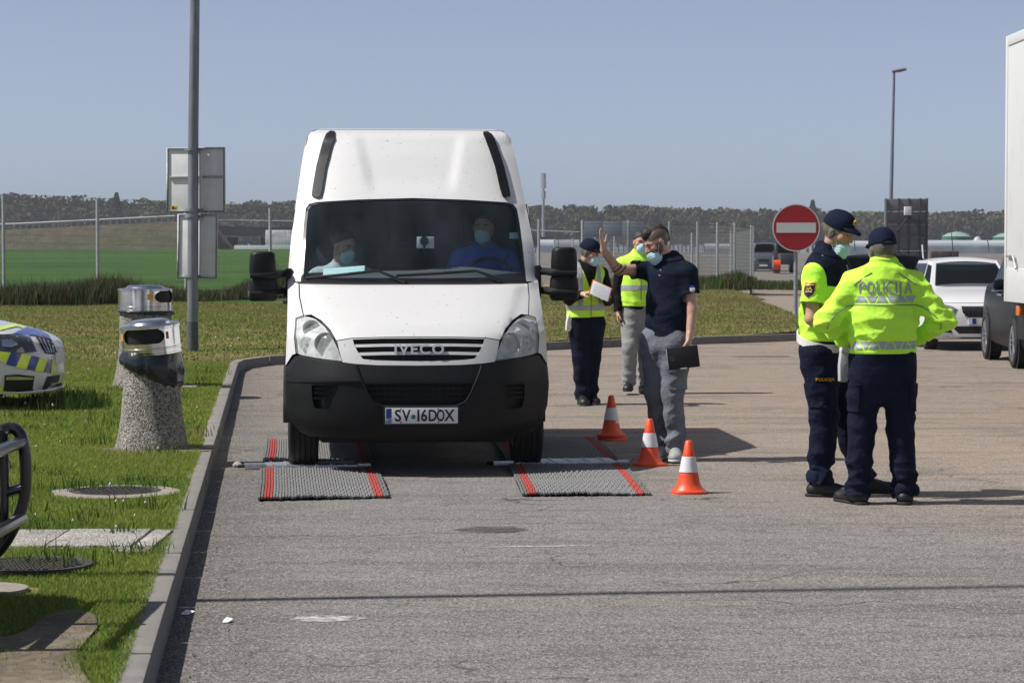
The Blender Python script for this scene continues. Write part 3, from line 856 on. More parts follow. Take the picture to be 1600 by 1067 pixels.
# a flag pole out of the frame at the left: its thin shadow crosses the lane
fpole = thing('flag_pole', 'thin pole beside the kerb just outside the left edge of the photo', 'pole', (-6.6, 10.58, KZ))
mb = MB(); mb.tube([(0, 0, -.2), (0, 0, 11.5)], [.06, .04], 14); mb.build('shaft', M_polemet, fpole)
mb = MB(); mb.lathe([(0.001, 11.5), (.07, 11.53), (.07, 11.6), (.001, 11.66)], 14); mb.build('cap', M_polemet, fpole)

# ------------------------------------------------------------------ no entry sign
D = 52.0
b0, c0 = gnd(1243, 507, .3), at(1244, 356, 52.0)
ne = thing('no_entry_sign', 'round red no entry sign with white bar on a post at the verge', 'road sign', (c0.x, D, .3))
r = (at(1281, 356, D).x - at(1207, 356, D).x) / 2
zc = c0.z - .3
mb = MB(); mb.tube([(0, .05, -.4), (0, .05, zc + r * .8)], .045, 14); mb.build('post', M_steel, ne)
mb = MB(); mb.lathe([(0.0001, -.012), (r * .955, -.012), (r * .96, -.004)], 56, (0, 0, zc), 'y'); f = mb.build('disc', M_red, ne)
mb = MB(); mb.lathe([(r * .957, -.013), (r, -.013), (r, .012), (0.0001, .012)], 56, (0, 0, zc), 'y'); mb.build('rim', M_signwhite, ne)
mb = MB(); mb.box((-r * .83, -.018, zc - r * .21), (r * .83, -.0125, zc + r * .21)); mb.build('white_bar', M_signwhite, ne, smooth=False)

# ------------------------------------------------------------------ street lamp right
D = 112.0
b = at(1389.5, 388, D); t = at(1397, 113, D)
sl = thing('street_lamp', 'slim grey street lamp with a single flat head against the sky', 'street lamp', (b.x, D, 0.1))
dx, H = t.x - b.x, t.z - .1
mb = MB(); mb.tube([(-dx * .05, 0, -.3), (dx * .5, 0, H * .5), (dx, 0, H)], [.10, .085, .06], 12); mb.build('pole', M_polemet, sl)
mb = MB(); mb.lathe([(.001, -.05), (.09, -.04), (.12, .1), (.14, .35), (.10, .6), (.001, .66)], 14, (0, 0, 0), 'x')
hd = mb.build('lamp_head', mat('lamp_head_grey', (.12, .125, .13), .5), sl); hd.location = (dx - .05, 0, H + .03); hd.scale = (1, 1.1, .62); hd.rotation_euler = (0, -.16, 0)

# ------------------------------------------------------------------ big sign structure seen from behind
D = 108.0
a, b = at(1382, 310, D), at(1449, 425, D)
M_dgrey = mat('dark_sign_back', (.15, .155, .165), .6, .2, var=.2, vscale=.8)
M_dframe = mat('dark_sign_frame', (.05, .053, .058), .6)
bb = thing('billboard', 'big dark sign board seen from behind with its steel frame', 'sign board', (a.x, D, 0.1))
W_, Zt = b.x - a.x, a.z - .1
n = 6
for i in range(n):
    z0 = Zt * (i / n) * .93 + Zt * .07; z1 = Zt * ((i + 1) / n) * .93 + Zt * .07
    mb = MB(); mb.box((0, 0, z0), (W_, .08, z1 - .02)); mb.build('panel', M_dgrey, bb, bevel=.01)
for x in (.04, W_ * .33, W_ * .56, W_ * .82, W_ - .04):
    mb = MB(); mb.box((x - .035, -.12, -.3), (x + .035, -.005, Zt)); mb.build('upright', M_dframe if x > .1 else M_steel, bb, smooth=False)
for z in (Zt * .38, Zt * .55, Zt * .72):
    mb = MB(); mb.box((.15, -.17, z), (W_ - .15, -.12, z + .07)); mb.build('cross_beam', M_dframe, bb, smooth=False)
for s in (-1, 1):
    mb = MB(); mb.tube([(W_ * .56, -.16, Zt * .80), (W_ * .56 + s * .55, -.16, Zt * .62)], .025, 6); mb.build('diagonal_brace', M_dframe, bb)
mb = MB(); mb.box((W_ * .44, -.3, Zt * .80), (W_ * .6, -.12, Zt * .9)); mb.build('control_box', M_signback, bb, bevel=.015)
mb = MB(); mb.tube([(W_ * .9, -.6, 0), (W_ * .86, -.2, Zt * .45)], .035, 6); mb.build('prop', M_signback, bb)

# pale blue-grey big sign behind the fence
D = 140.0
a, b = at(912, 346, D), at(1002, 374, D)
M_pale = mat('pale_blue_sign_back', (.20, .235, .275), .6)
ps = thing('direction_sign', 'wide pale blue sign board behind the close-meshed fence', 'sign board', (a.x, D, .3))
for i in range(3):
    w3 = (b.x - a.x) / 3
    mb = MB(); mb.box((i * w3 + .01, 0, b.z - .3), ((i + 1) * w3 - .01, .06, a.z - .3)); mb.build('panel', M_pale, ps, bevel=.01)
for x in (.5, 1.6, 2.8):
    mb = MB(); mb.box((x - .05, .06, -.5), (x + .05, .16, a.z - .3)); mb.build('leg', M_steel, ps, smooth=False)
# phone mast on the skyline
D = 520.0
a = at(849, 271, D)
ms = thing('phone_mast', 'thin phone mast with antennas rising above the wood right of the van', 'mast', (a.x, D, 0.5))
H = a.z - .5
mb = MB(); mb.tube([(0, 0, 0), (0, 0, H)], [.42, .22], 8); mb.build('mast_pole', M_steel, ms)
for z, r_ in ((H - .6, .45), (H - 2.3, .5), (H - 4.6, .4)):
    for k in range(3):
        an = k * 2.09 + .4
        mb = MB(); mb.box((r_ * math.cos(an) - .16, r_ * math.sin(an) - .12, z - .9), (r_ * math.cos(an) + .16, r_ * math.sin(an) + .12, z + .7)); mb.build('antenna', M_signwhite, ms, smooth=False)

# ------------------------------------------------------------------ long pale greenhouses, tanks
M_green = mat('green_tank_steel', (.045, .15, .115), .6, var=.2, vscale=.4)
M_film = mat('greenhouse_film', (.40, .43, .46), .35, var=.2, vscale=.12)
M_film2 = mat('greenhouse_end_wall', (.30, .34, .38), .5, var=.3, vscale=.25, stretch=(1, 1, .3))
D = 320.0
def tunnel(px0, px1, ptop, pbot, D, label):
    a, b = at(px0, ptop, D), at(px1, pbot, D)
    o = thing('greenhouse', label, 'greenhouse', (a.x, D, .8))
    W_, H = b.x - a.x, a.z - .8
    n = max(2, int(W_ / 6))
    for i in range(n):
        w = W_ / n
        mb = MB(); mb.lathe([(H * .42, 0), (H * .42, w - .12)], 14, (i * w, 0, H * .56), 'x', (0, math.pi))
        c = mb.build('roof_bay', M_film, o)
        mb = MB(); mb.box((i * w + .05, -H * .42, -1), (i * w + w - .1, -H * .42 + .2, H * .55)); mb.build('wall_panel', M_film2, o, smooth=False)
    return o
tunnel(1100, 1210, 380, 398, 318, 'long pale greenhouse partly behind the fence posts')
tunnel(1286, 1384, 376, 396, 300, 'short pale greenhouse between the no entry sign and the dark board')
tunnel(1446, 1640, 375, 397, 310, 'long pale greenhouse under the green tanks right of the dark board')
tunnel(840, 906, 374, 392, 330, 'pale greenhouse between the van and the man with papers')
def tank(px0, px1, ptop, pbot, D, m, label, cone=True):
    a, b = at(px0, ptop, D), at(px1, pbot, D)
    r = (b.x - a.x) / 2; H = a.z - .8
    o = thing('storage_tank', label, 'tank', (a.x + r, D, .8))
    mb = MB(); mb.lathe([(r, 0), (r, H * .78)], 32); mb.build('tank_wall', m, o)
    mb = MB(); mb.lathe([(r * 1.02, H * .78), (r * .6, H * .93), (.01, H)], 32); mb.build('tank_roof', MATS['greenhouse_film'] if not cone else mat('pale_green_roof', (.22, .33, .29), .5), o)
tank(1472, 1517, 362, 380, 345, M_green, 'wide green tank with a pale cone roof near the dark sign board')
tank(1552, 1606, 363, 380, 345, M_green, 'green tank half hidden behind the white truck box')
tank(1521, 1534, 369, 382, 340, M_signwhite, 'small white round tank between the two green tanks', False)
# low brown heaps / pallets along the yard edge
M_brown = mat('brown_pallet', (.10, .065, .05), .9, var=.3, vscale=2)
for i, (px, w) in enumerate(((1462, .9), (1474, 1.0), (1490, .7))):
    q = at(px, 396, 190)
    o = thing('crate_stack', ('low brown crate stack right beside the dark sign board', 'middle brown crate stack below the green tank', 'narrow brown crate stack nearest the white car roof')[i], 'crates', (q.x, 190, .4), group='brown crate stacks in the far yard')
    for k in range(2):
        mb = MB(); mb.box((-w/2, -w/2, k * .52), (w/2, w/2, k * .52 + .5)); mb.build('crate', M_brown, o, bevel=.02)
# graffiti-covered white pile left of the van
q = at(437, 392, 300)
M_graf = mat('painted_white_wall', (.62, .62, .64), .8, var=.3, vscale=.6, dirt=(.35, .05, .06), dscale=.9, damt=.8)
o = thing('trailer', 'white painted container under the flyover seen beside the left mirror', 'container', (q.x, 300, 1.0))
mb = MB(); mb.box((-1.8, 0, .2), (6, 3, 2.9)); mb.build('box', M_graf, o, bevel=.15)
mb = MB(); mb.box((-1.6, .2, -.3), (5.8, 2.6, .2)); mb.build('chassis', M_dframe, o, smooth=False)
# concrete barrier near it
mb = MB(); q = at(366, 386, 296); mb.box((q.x, 296, .6), (q.x + 9, 296.4, 2.0))
o = mb.build('concrete_barrier', MATS['sign_back_aluminium'], bevel=.05); tag(o, 'low pale concrete barrier below the flyover', 'barrier')
# ------------------------------------------------------------------ the air: one even box of thin haze round everything
hm = bpy.data.materials.new('haze'); hm.use_nodes = True
hm.node_tree.nodes.remove(hm.node_tree.nodes['Principled BSDF'])
pv = hm.node_tree.nodes.new('ShaderNodeVolumePrincipled')
pv.inputs['Color'].default_value = (.86, .91, 1.0, 1)
pv.inputs['Density'].default_value = 0.00020
hm.node_tree.links.new(pv.outputs[0], hm.node_tree.nodes['Material Output'].inputs['Volume'])
mb = MB(); mb.box((-420, -80, -1.4), (420, 1000, 40)); mb.build('haze', hm, smooth=False, kind='stuff')
# ------------------------------------------------------------------ the white van
VD, VX, VYAW = 17.25, -0.668, 0.074
van = thing('van', 'white high-roofed delivery van facing the camera on the weighing mats', 'van', (VX, VD, 0), VYAW)
_vb = Vector((-math.sin(VYAW), math.cos(VYAW), 0)); _vr = Vector((math.cos(VYAW), math.sin(VYAW), 0))
def vinv(w):
    d = w - Vector((VX, VD, 0))
    return Vector((d.dot(_vr), d.dot(_vb), d.z))
_zc = [0.20, .26, .35, .5, .7, .80, .90, 1.01, 1.10, 1.2, 1.3, 1.385, 1.42, 1.6, 1.8, 2.0, 2.05, 2.2, 2.4, 2.54, 2.60, 2.63, 2.64]
_yc = [0.20, .08, .02, .0, .0, .03, .06, .10, .22, .46, .73, .94, 1.0, 1.165, 1.345, 1.53, 1.58, 1.73, 1.93, 2.10, 2.25, 2.45, 2.7]
_zw = [0.20, .30, .40, .6, .9, 1.1, 1.45, 1.7, 2.0, 2.3, 2.45, 2.54, 2.60, 2.635]
_ww = [.80, .90, .955, .972, .962, .952, .965, .945, .908, .868, .845, .825, .79, .70]
_zb = [.2, .5, .9, 1.1, 1.4, 1.7, 2.05, 2.5, 2.64]
_bb = [.42, .45, .44, .42, .30, .22, .22, .2, .05]
def vw(z): return float(np.interp(z, _zw, _ww))
def vy(x, z):
    u = min(1.03, abs(x) / vw(z))
    y = float(np.interp(z, _zc, _yc)) + float(np.interp(z, _zb, _bb)) * (0.25 * u ** 2 + 0.75 * u ** 4.5)
    if 2.06 < z < 2.60:                        # the wedge-shaped crease of the roof front
        e = 0.40 + (2.6 - z) * -0.22
        t = min(1, max(0, (abs(x) - e) / 0.05)) 
        y += 0.03 * (1 - t) * min(1, (z - 2.06) / .12) * min(1, (2.60 - z) / .1)
    if 1.015 < z < 1.39:                       # the bonnet falls away outside a crease
        t = min(1, max(0, (abs(x) - (.60 + (z - 1.015) * .55)) / .05))
        y += .030 * t * min(1, (z - 1.015) / .06) * min(1, (1.39 - z) / .05)
    return y
def vsurf(x, z): return Vector((x, vy(x, z), z))
def vpx(px, py, extra=0.0):
    """photo pixel -> (x, z) on the van's front surface"""
    y = 0.4
    for _ in range(25):
        q = at(px, py, VD + y * 0.9954)
        l = vinv(q)
        y = 0.5 * y + 0.5 * (vy(l.x, min(max(l.z, .2), 2.64)) - extra)
    l = vinv(at(px, py, VD + y * 0.9954))
    return (l.x, l.z)
def half(pts):
    """left-half outline in photo pixels (from centre line out and back to it) -> symmetric outline"""
    L = [vpx(*p) for p in pts]
    return L + [(-x, z) for (x, z) in reversed(L)]
def mir(poly): return [(-x, z) for (x, z) in reversed(poly)]
def vpanel(name, poly, m, proud=0.0, depth=0.02, holes=(), cell=.045, parent=van, ang=50, bev=0):
    if sum(a[0] * b[1] - b[0] * a[1] for a, b in zip(poly, poly[1:] + poly[:1])) < 0: poly = list(reversed(poly))
    return panel(poly, vsurf, cell, proud, depth, holes).build(name, m, parent, ang=ang)

WSZ = [(470, 440), (472, 400), (475, 350), (478, 326), (483, 319), (495, 316), (560, 312), (646, 309.5)]
ws = [vpx(*p) for p in WSZ]
ws_poly = [vpx(646, 441.5)] + [vpx(560, 441)] + ws
ws_poly = ws_poly[:-1] + [ws[-1]] + [(-x, z) for (x, z) in reversed(ws_poly[2:-1])] + [(-ws_poly[1][0], ws_poly[1][1])]
# upper body with the windscreen opening
zs = np.linspace(1.395, 2.625, 36)
outl = [(-vw(z), z) for z in zs] 
outl = outl + [(-x, z) for (x, z) in reversed(outl)]
body = vpanel('body', outl, M_white, 0, 0.02, holes=[ws_poly], cell=.04)
# sides and roof and rear
RY = 4.45
def vside(sgn, name, hole):
    zs2 = np.concatenate([np.linspace(.42, 2.54, 30), [2.58, 2.605, 2.625]])
    mb = MB()
    ys = np.linspace(0, 1, 24)
    rows = []
    for z in zs2:
        y0 = vy(vw(z), z)
        row = []
        for t in ys:
            y = y0 + (RY - y0) * t
            w = vw(z) + .012 * min(1, t * 6)
            row.append((sgn * w, y, z))
        rows.append(row)
    nr, nc = len(rows), len(rows[0])
    v = [p for r_ in rows for p in r_]
    f = []
    for i in range(nr - 1):
        for j in range(nc - 1):
            c = np.mean([v[i * nc + j], v[(i + 1) * nc + j + 1]], 0)
            if hole[0] < c[1] < hole[1] and hole[2] < c[2] < hole[3]: continue
            if c[2] < .72 and math.hypot(c[1] - .95, c[2] - .35) < .43: continue
            if c[2] < .75 and math.hypot(c[1] - 3.4, c[2] - .35) < .43: continue
            f.append((i * nc + j, i * nc + j + 1, (i + 1) * nc + j + 1, (i + 1) * nc + j))
    mb.add(v, f)
    return mb.build(name, M_white, van, ang=50)
for sgn in (-1, 1):
    vside(sgn, 'side_panel', (1.62, 2.3, 1.40, 1.98))
    mb = MB(); mb.grid([[(sgn * (vw(z) + .004), y, z) for y in (1.6, 1.9, 2.32)] for z in (1.36, 1.6, 1.8, 2.0)])
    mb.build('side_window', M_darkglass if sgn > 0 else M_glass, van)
    mb = MB(); mb.tube([(sgn * (vw(1.3) + .02), 2.05, 1.22), (sgn * (vw(1.3) + .05), 2.1, 1.22), (sgn * (vw(1.3) + .05), 2.3, 1.22), (sgn * (vw(1.3) + .02), 2.35, 1.22)], .018, 8); mb.build('door_handle', M_plastic, van)
    mb = MB(); mb.box((sgn * .975 - .025, 1.5, .62), (sgn * .975 + .03, 3.0, .82)); mb.build('side_moulding', M_plastic, van, bevel=.015)
xs = np.linspace(-1, 1, 25)
mb = MB()
rows = []
for t in np.linspace(0, 1, 14):
    row = []
    for u in xs:
        x = u * .74
        y0 = vy(x, 2.615)
        y = y0 + (RY - y0) * t
        row.append((x, y, 2.615 + .028 * min(1, t * 4) * (1 - abs(u) ** 4)))
    rows.append(row)
mb.grid(rows); mb.build('roof', M_white, van, ang=60)
mb = MB(); rr_ = [(-vw(z) - .012, z) for z in np.linspace(.42, 2.625, 30)]
mb.prism(rr_ + [(-x, z) for (x, z) in reversed(rr_)], .03, Matrix.Translation((0, RY - .01, 0))); mb.build('rear_doors', M_white, van)
# dark structure behind the front panels
bk = [(-vw(z) * .97, z) for z in np.linspace(.45, 1.40, 16)]
bk = bk + [(-x, z) for (x, z) in reversed(bk)]
vpanel('engine_bay', bk, M_black, -.055, 0.01, cell=.07)

hood_l = [(650, 445), (560, 445), (468.5, 443.5), (469, 463), (475, 492), (486.5, 491), (502, 500), (516, 514), (526, 531), (549, 527.5), (600, 526), (656, 525.5)]
vpanel('hood', half(hood_l), M_white, .004, .03, cell=.035)
# cowl between hood and windscreen
vpanel('cowl', half([(648, 441.8), (560, 441.5), (470, 440.5), (469.5, 443), (560, 444.6), (650, 444.8)]), M_black, 0.0, .02)
head_l = [(463.5, 497), (477, 494), (493, 500), (507, 512), (518, 527), (527, 546), (532.5, 563), (515, 561), (491, 557.5), (471, 553.5), (464, 550.5), (461.5, 528)]
hp = [vpx(*p) for p in head_l]; _c = (sum(p[0] for p in hp) / len(hp), sum(p[1] for p in hp) / len(hp)); hp = [(_c[0] + (x - _c[0]) * 1.035, _c[1] + (z - _c[1]) * 1.03) for x, z in hp]
fl = [(449.5, 440), (453, 438.5), (466.5, 443), (467.2, 463), (473.5, 492.5), (462, 495.8), (459.5, 528), (462, 552), (457, 553.5), (446.5, 570), (447, 520), (448.5, 470)]
fp_ = [vpx(*p) for p in fl]
fp_ = [(max(x, -vw(z) - .004) if i not in (0, 9, 10, 11) else -vw(z) - .004, z) for i, (x, z) in enumerate(fp_)]
for q in (fp_, mir(fp_)):
    vpanel('front_wing', q, M_white, .002, .05, cell=.03)
# headlights: bright bowl, lamps inside, clear cover
M_lens = glass_mat('headlight_lens', (.80, .82, .83), .06, film=.16, fcol=(.72, .72, .69))
M_bowl = mat('headlight_reflector', (.72, .72, .71), .4, .1, var=.35, vscale=16, bump=.25, bscale=40)
for sgn, q in ((1, hp), (-1, mir(hp))):
    b = vpanel('headlight', q, M_bowl, -.045, .05, cell=.03)
    ln = panel(q if sgn < 0 else list(q), vsurf, .03, .005, .05)
    ln = vpanel('lens', q, M_lens, .006, .0, cell=.03, parent=b)
    cx = np.mean([p[0] for p in q]); 
    for (dx, z, r_) in ((-.03, 1.06, .062), (.07, .96, .075), (-.065, .95, .05)):
        c = vsurf(cx + sgn * dx, z)
        mb = MB(); mb.lathe([(.001, .035), (r_ * .5, .03), (r_, .0), (r_ * 1.06, -.006), (r_ * 1.06, .03)], 24, (c.x, c.y + .03, c.z), 'y'); mb.build('lamp_bowl', M_bowl if r_ > .055 else M_lens, b)
        mb = MB(); mb.lathe([(.001, -.006), (.012, 0), (.012, .03)], 12, (c.x, c.y + .03, c.z), 'y'); mb.build('bulb', M_signwhite, b)
# grille
slot = half([(656, 528.5), (600, 528.6), (551, 530), (554, 540), (560, 551), (567, 560.5), (585, 562.6), (620, 563.8), (656, 564.2)])
frame = half([(656, 526.8), (600, 527.2), (549, 528.8), (527, 532.5), (530, 547), (535, 565), (552, 567.5), (590, 570), (625, 571), (656, 571.2)])
vpanel('grille_frame', frame, M_white, .022, .05, holes=[slot], cell=.03)
for (y0, y1, xl0, xl1) in ((536.8, 541.2, 551, 555), (549.5, 554.2, 557, 561)):
    vpanel('grille_slat', half([(656, y0), (600, y0 + .1), (xl0, y0 + 1.2), (xl1, y1 + 1), (600, y1), (656, y1)]), M_white, .017, .035, cell=.03)
vpanel('grille_mesh', half([(656, 527), (552, 529), (567, 562), (656, 566)]), M_black, -.035, .01, cell=.05)
# raised chrome letters
cz = vpx(656, 546)[1]
letters('IVECO', .098, None, M_silver, van, 'maker_lettering', .008, .0022, 1.22, surf=lambda v: Vector((v.x, vy(v.x, cz + v.y) - .032 - v.z, cz + v.y)), sx=1.12)
# bumper
out_l = [(656, 570.8), (590, 570), (552, 568), (533, 565.6), (481, 559.2), (462, 555), (447, 573), (445, 600), (447.5, 632), (455, 655), (468, 672), (484, 680), (530, 683), (590, 686), (656, 690)]
bump = half(out_l)
intake = half([(657, 599), (612, 599), (570, 599.5), (574, 612), (583, 626), (598, 632), (657, 632.5)])
fogp = [vpx(*p) for p in [(487, 601), (510, 600.5), (531, 600), (524, 616), (515, 638.5), (500, 638), (491.5, 636), (488, 622)]]
vpanel('bumper', bump, M_plastic, .03, .10, holes=[intake, fogp, mir(fogp)], cell=.035, ang=40)
vpanel('lower_intake', half([(657, 596), (566, 596), (580, 629), (596, 636), (657, 636)]), M_black, -.055, .01, cell=.05)
mbx = MB()
for k in range(17):
    x = -.40 + k * .05
    for z0, z1 in ((.545, .70),):
        mbx.box((x - .006, vy(x, .62) + .035, z0), (x + .006, vy(x, .62) + .05, z1))
for k in range(4):
    z = .56 + k * .04
    mbx.box((-.42, vy(0, .62) + .028, z - .005), (.42, vy(0, .62) + .036, z + .005))
mbx.build('intake_mesh', M_black, van, kind='stuff', smooth=False)
for q in (fogp, mir(fogp)):
    cx = np.mean([p[0] for p in q]); 
    vpanel('fog_lamp_recess', [(cx + (x - cx) * 1.08, .62 + (z - .62) * 1.06) for x, z in q], M_black, -.03, .01, cell=.05)
    mb = MB()
    for k in range(4):
        z = .56 + k * .035
        mb.box((cx - .07, vy(cx, z) - .005, z), (cx + .07, vy(cx, z) + .03, z + .012))
    mb.build('recess_louvre', M_plastic, van)
# raised upper band of the bumper and its lower lip, the trapezoid trim round the intake
vpanel('bumper_band', half([(656, 573.5), (590, 573), (558, 571), (561, 582), (568, 595.5), (600, 596.5), (656, 597)]), M_plastic, .022, .04, cell=.04)
for sg in (1, -1):
    q = [vpx(*p) for p in [(447, 574.5), (461.5, 558), (482, 562.5), (533, 569), (555, 571.5), (559, 584), (564, 594.5), (520, 595.2), (447, 595)]]
    if sg < 0: q = mir(q)
    vpanel('bumper_corner_band', q, M_plastic, .042, .03, cell=.04)
    pts = [(-sg * 1 * vpx(*p)[0] * -1, vpx(*p)[1]) for p in [(557, 571), (561, 584), (568, 599), (574, 613), (583, 627.5), (597, 634), (620, 635)]]
    mb = MB(); mb.tube([vsurf(x, z) - Vector((0, .034, 0)) for x, z in pts], .008, 8); mb.build('intake_trim', M_plastic, van)
# number plate
pc = vpx(658.5, 648.5); PZ, PXc = pc[1], pc[0]
PWd, PHt = .52, .113
py_ = vy(PXc, PZ) - .055
pl = thing('number_plate', None, None); pl.parent = van; pl.location = (PXc, py_, PZ)
mb = MB(); mb.box((-PWd/2 - .012, .004, -PHt/2 - .012), (PWd/2 + .012, .03, PHt/2 + .012)); mb.build('plate_holder', M_black, pl, bevel=.006)
mb = MB(); mb.box((-PWd/2, -.002, -PHt/2), (PWd/2, .004, PHt/2)); mb.build('plate_sheet', M_plate, pl, bevel=.001)
mb = MB(); mb.box((-PWd/2 + .004, -.0035, -PHt/2 + .004), (-PWd/2 + .044, -.0021, PHt/2 - .004)); mb.build('plate_strip', M_blue, pl, smooth=False)
F0 = Matrix.Rotation(math.pi / 2, 4, 'X')
def flat_text(txt, size, x, z, y, m, par, nm='plate_lettering', sx=1.0, bold=0.0, sp=1.0):
    return letters(txt, size, Matrix.Translation((x, y, z)) @ F0, m, par, nm, .0006, bold, sp, sx=sx)
for ch_, x_, s_ in (('S', -.171, .92), ('V', -.111, .82), ('1', -.024, .9), ('6', .017, .82), ('D', .078, .76), ('O', .136, .62), ('X', .199, .82)):
    flat_text(ch_, .116, x_, -.003, -.0035, M_ink, pl, sx=s_, bold=.0026)
flat_text('RO', .036, -.236, -.032, -.0042, M_signwhite, pl, bold=.0004)
mb = MB(); mb.lathe([(.0001, -.0008), (.0165, -.0008), (.0165, 0)], 20, (-.060, -.0024, -.008), 'y'); mb.build('plate_seal', M_green, pl)
for x in (-.15, .12):
    for z in (-.047, .047):
        mb = MB(); mb.lathe([(.0001, -.004), (.005, -.003), (.006, 0)], 10, (x, -.0022, z), 'y'); mb.build('plate_screw', M_ink, pl)
# windscreen, dark border and wipers
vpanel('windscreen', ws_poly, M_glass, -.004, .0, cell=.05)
inn = [((x) * .975, 1.715 + (z - 1.715) * (.955 if z > 1.7 else .90)) for x, z in ws_poly]
wsb = [(x * .998, 1.715 + (z - 1.715) * .998) for x, z in ws_poly]
vpanel('windscreen_border', wsb, M_gloss, .002, .004, holes=[inn], cell=.04)
for s in ((735, 441, 690, 430, 589, 422.5, 477, 434),):
    pass
def wp(px, py, e): x, z = vpx(px, py, e); v = vsurf(x, z); return v - Vector((0, e, 0))
for (piv, mid, joint, tip, tail) in (((634, 442), (612, 432), (590, 423.2), (478, 434.5), (600, 424.3)), ((783, 440), (763, 430), (744, 423.5), (619, 430.5), (772, 434))):
    w = thing('wiper', None, None); w.parent = van
    mb = MB(); mb.tube([wp(*piv, .02), wp(*mid, .05), wp(*joint, .05), wp((joint[0] * .6 + tip[0] * .4), (joint[1] * .6 + tip[1] * .4) - .3, .045)], [.016, .012, .009, .007], 8); mb.build('wiper_arm', M_gloss, w)
    mb = MB(); mb.tube([wp(*joint, .018), wp((joint[0] + tip[0]) / 2, (joint[1] + tip[1]) / 2 + .5, .02), wp(*tip, .018)], .011, 8); mb.build('wiper_blade', M_black, w)
# black mouldings on the roof corners
for sg in (1, -1):
    q = [(-.785, 2.065), (-.778, 2.13), (-.750, 2.3), (-.70, 2.5), (-.672, 2.575), (-.640, 2.602), (-.604, 2.598), (-.600, 2.57), (-.635, 2.45), (-.675, 2.3), (-.703, 2.12), (-.718, 2.06), (-.745, 2.05)]
    if sg < 0: q = mir(q)
    vpanel('roof_moulding', q, M_plastic, .035, .05, cell=.025, ang=60)
    # hairline between roof cap and side
# mirrors
def van_mirror(sgn, px0, px1, py0, py1):
    yd = 1.25
    a = vinv(at(px0, py0, VD + yd)); b = vinv(at(px1, py1, VD + yd))
    cx, w, zt, zb_ = (a.x + b.x) / 2, abs(b.x - a.x), a.z, b.z
    m = thing('wing_mirror', None, None); m.parent = van
    h = zt - zb_
    def shell(z0, z1, dep, ins, nm, par):
        mb = MB(); rings = []
        n = 20
        for (t, k) in ((0, .80), (.06, .93), (.16, 1), (.5, 1.02), (.84, .98), (.94, .90), (1, .70)):
            z = z0 + (z1 - z0) * t
            tz = (z - zb_) / h
            ww = w * .5 * (1.0 - .10 * tz) * k * ins
            dd = dep * (.55 + .45 * k)
            ring = []
            for i in range(n):
                an = 2 * math.pi * i / n
                c_, s_ = math.cos(an), math.sin(an)
                ring.append((cx + sgn * .0 + ww * math.copysign(abs(c_) ** .6, c_), yd + dd * math.copysign(abs(s_) ** .75, s_), z))
            rings.append(ring)
        v = [p for r_ in rings for p in r_]
        f = [(i * n + k, i * n + (k + 1) % n, (i + 1) * n + (k + 1) % n, (i + 1) * n + k) for i in range(len(rings) - 1) for k in range(n)]
        f += [tuple(range(n))[::-1], tuple((len(rings) - 1) * n + k for k in range(n))]
        mb.add(v, f); return mb.build(nm, M_plastic, par, ang=60)
    s = shell(zb_ + h * .50, zt, .085, 1.0, 'mirror_housing', m)
    s2 = shell(zb_, zb_ + h * .485, .085, 1.06, 'lower_housing', m)
    mb = MB(); mb.box((cx - w * .36, yd + .078, zb_ + h * .55), (cx + w * .36, yd + .088, zt - h * .1)); mb.build('mirror_glass', M_chrome, m, bevel=.003)
    mb = MB(); mb.box((cx + sgn * (w * .5 - .02) - .02, yd - .06, zb_ + .03), (cx + sgn * (w * .5 - .02) + .02, yd + .04, zb_ + .085)); mb.build('indicator_lens', M_lens, m, bevel=.012)
    for zz in (zb_ + h * .52, zb_ + h * .16):
        mb = MB()
        pts = [(sgn * (vw(1.4) - .02), yd + .12, zz + .01), (sgn * (vw(1.4) + .06), yd + .02, zz + .012), (cx - sgn * w * .30, yd - .075, zz), (cx + sgn * w * .42, yd - .085, zz - .004)]
        mb.tube(crv(pts, 4), [.030] * 9 + [.022] * 4, 10); mb.build('mirror_arm', M_plastic, m)
    mb = MB(); mb.box((sgn * vw(1.4) - .02, yd + .02, zb_ + .02), (sgn * vw(1.4) + .03, yd + .22, zb_ + h * .66)); mb.build('mirror_bracket', M_plastic, m, bevel=.014)
van_mirror(-1, 388.5, 434, 393, 470)
van_mirror(1, 861, 905, 386.5, 470)
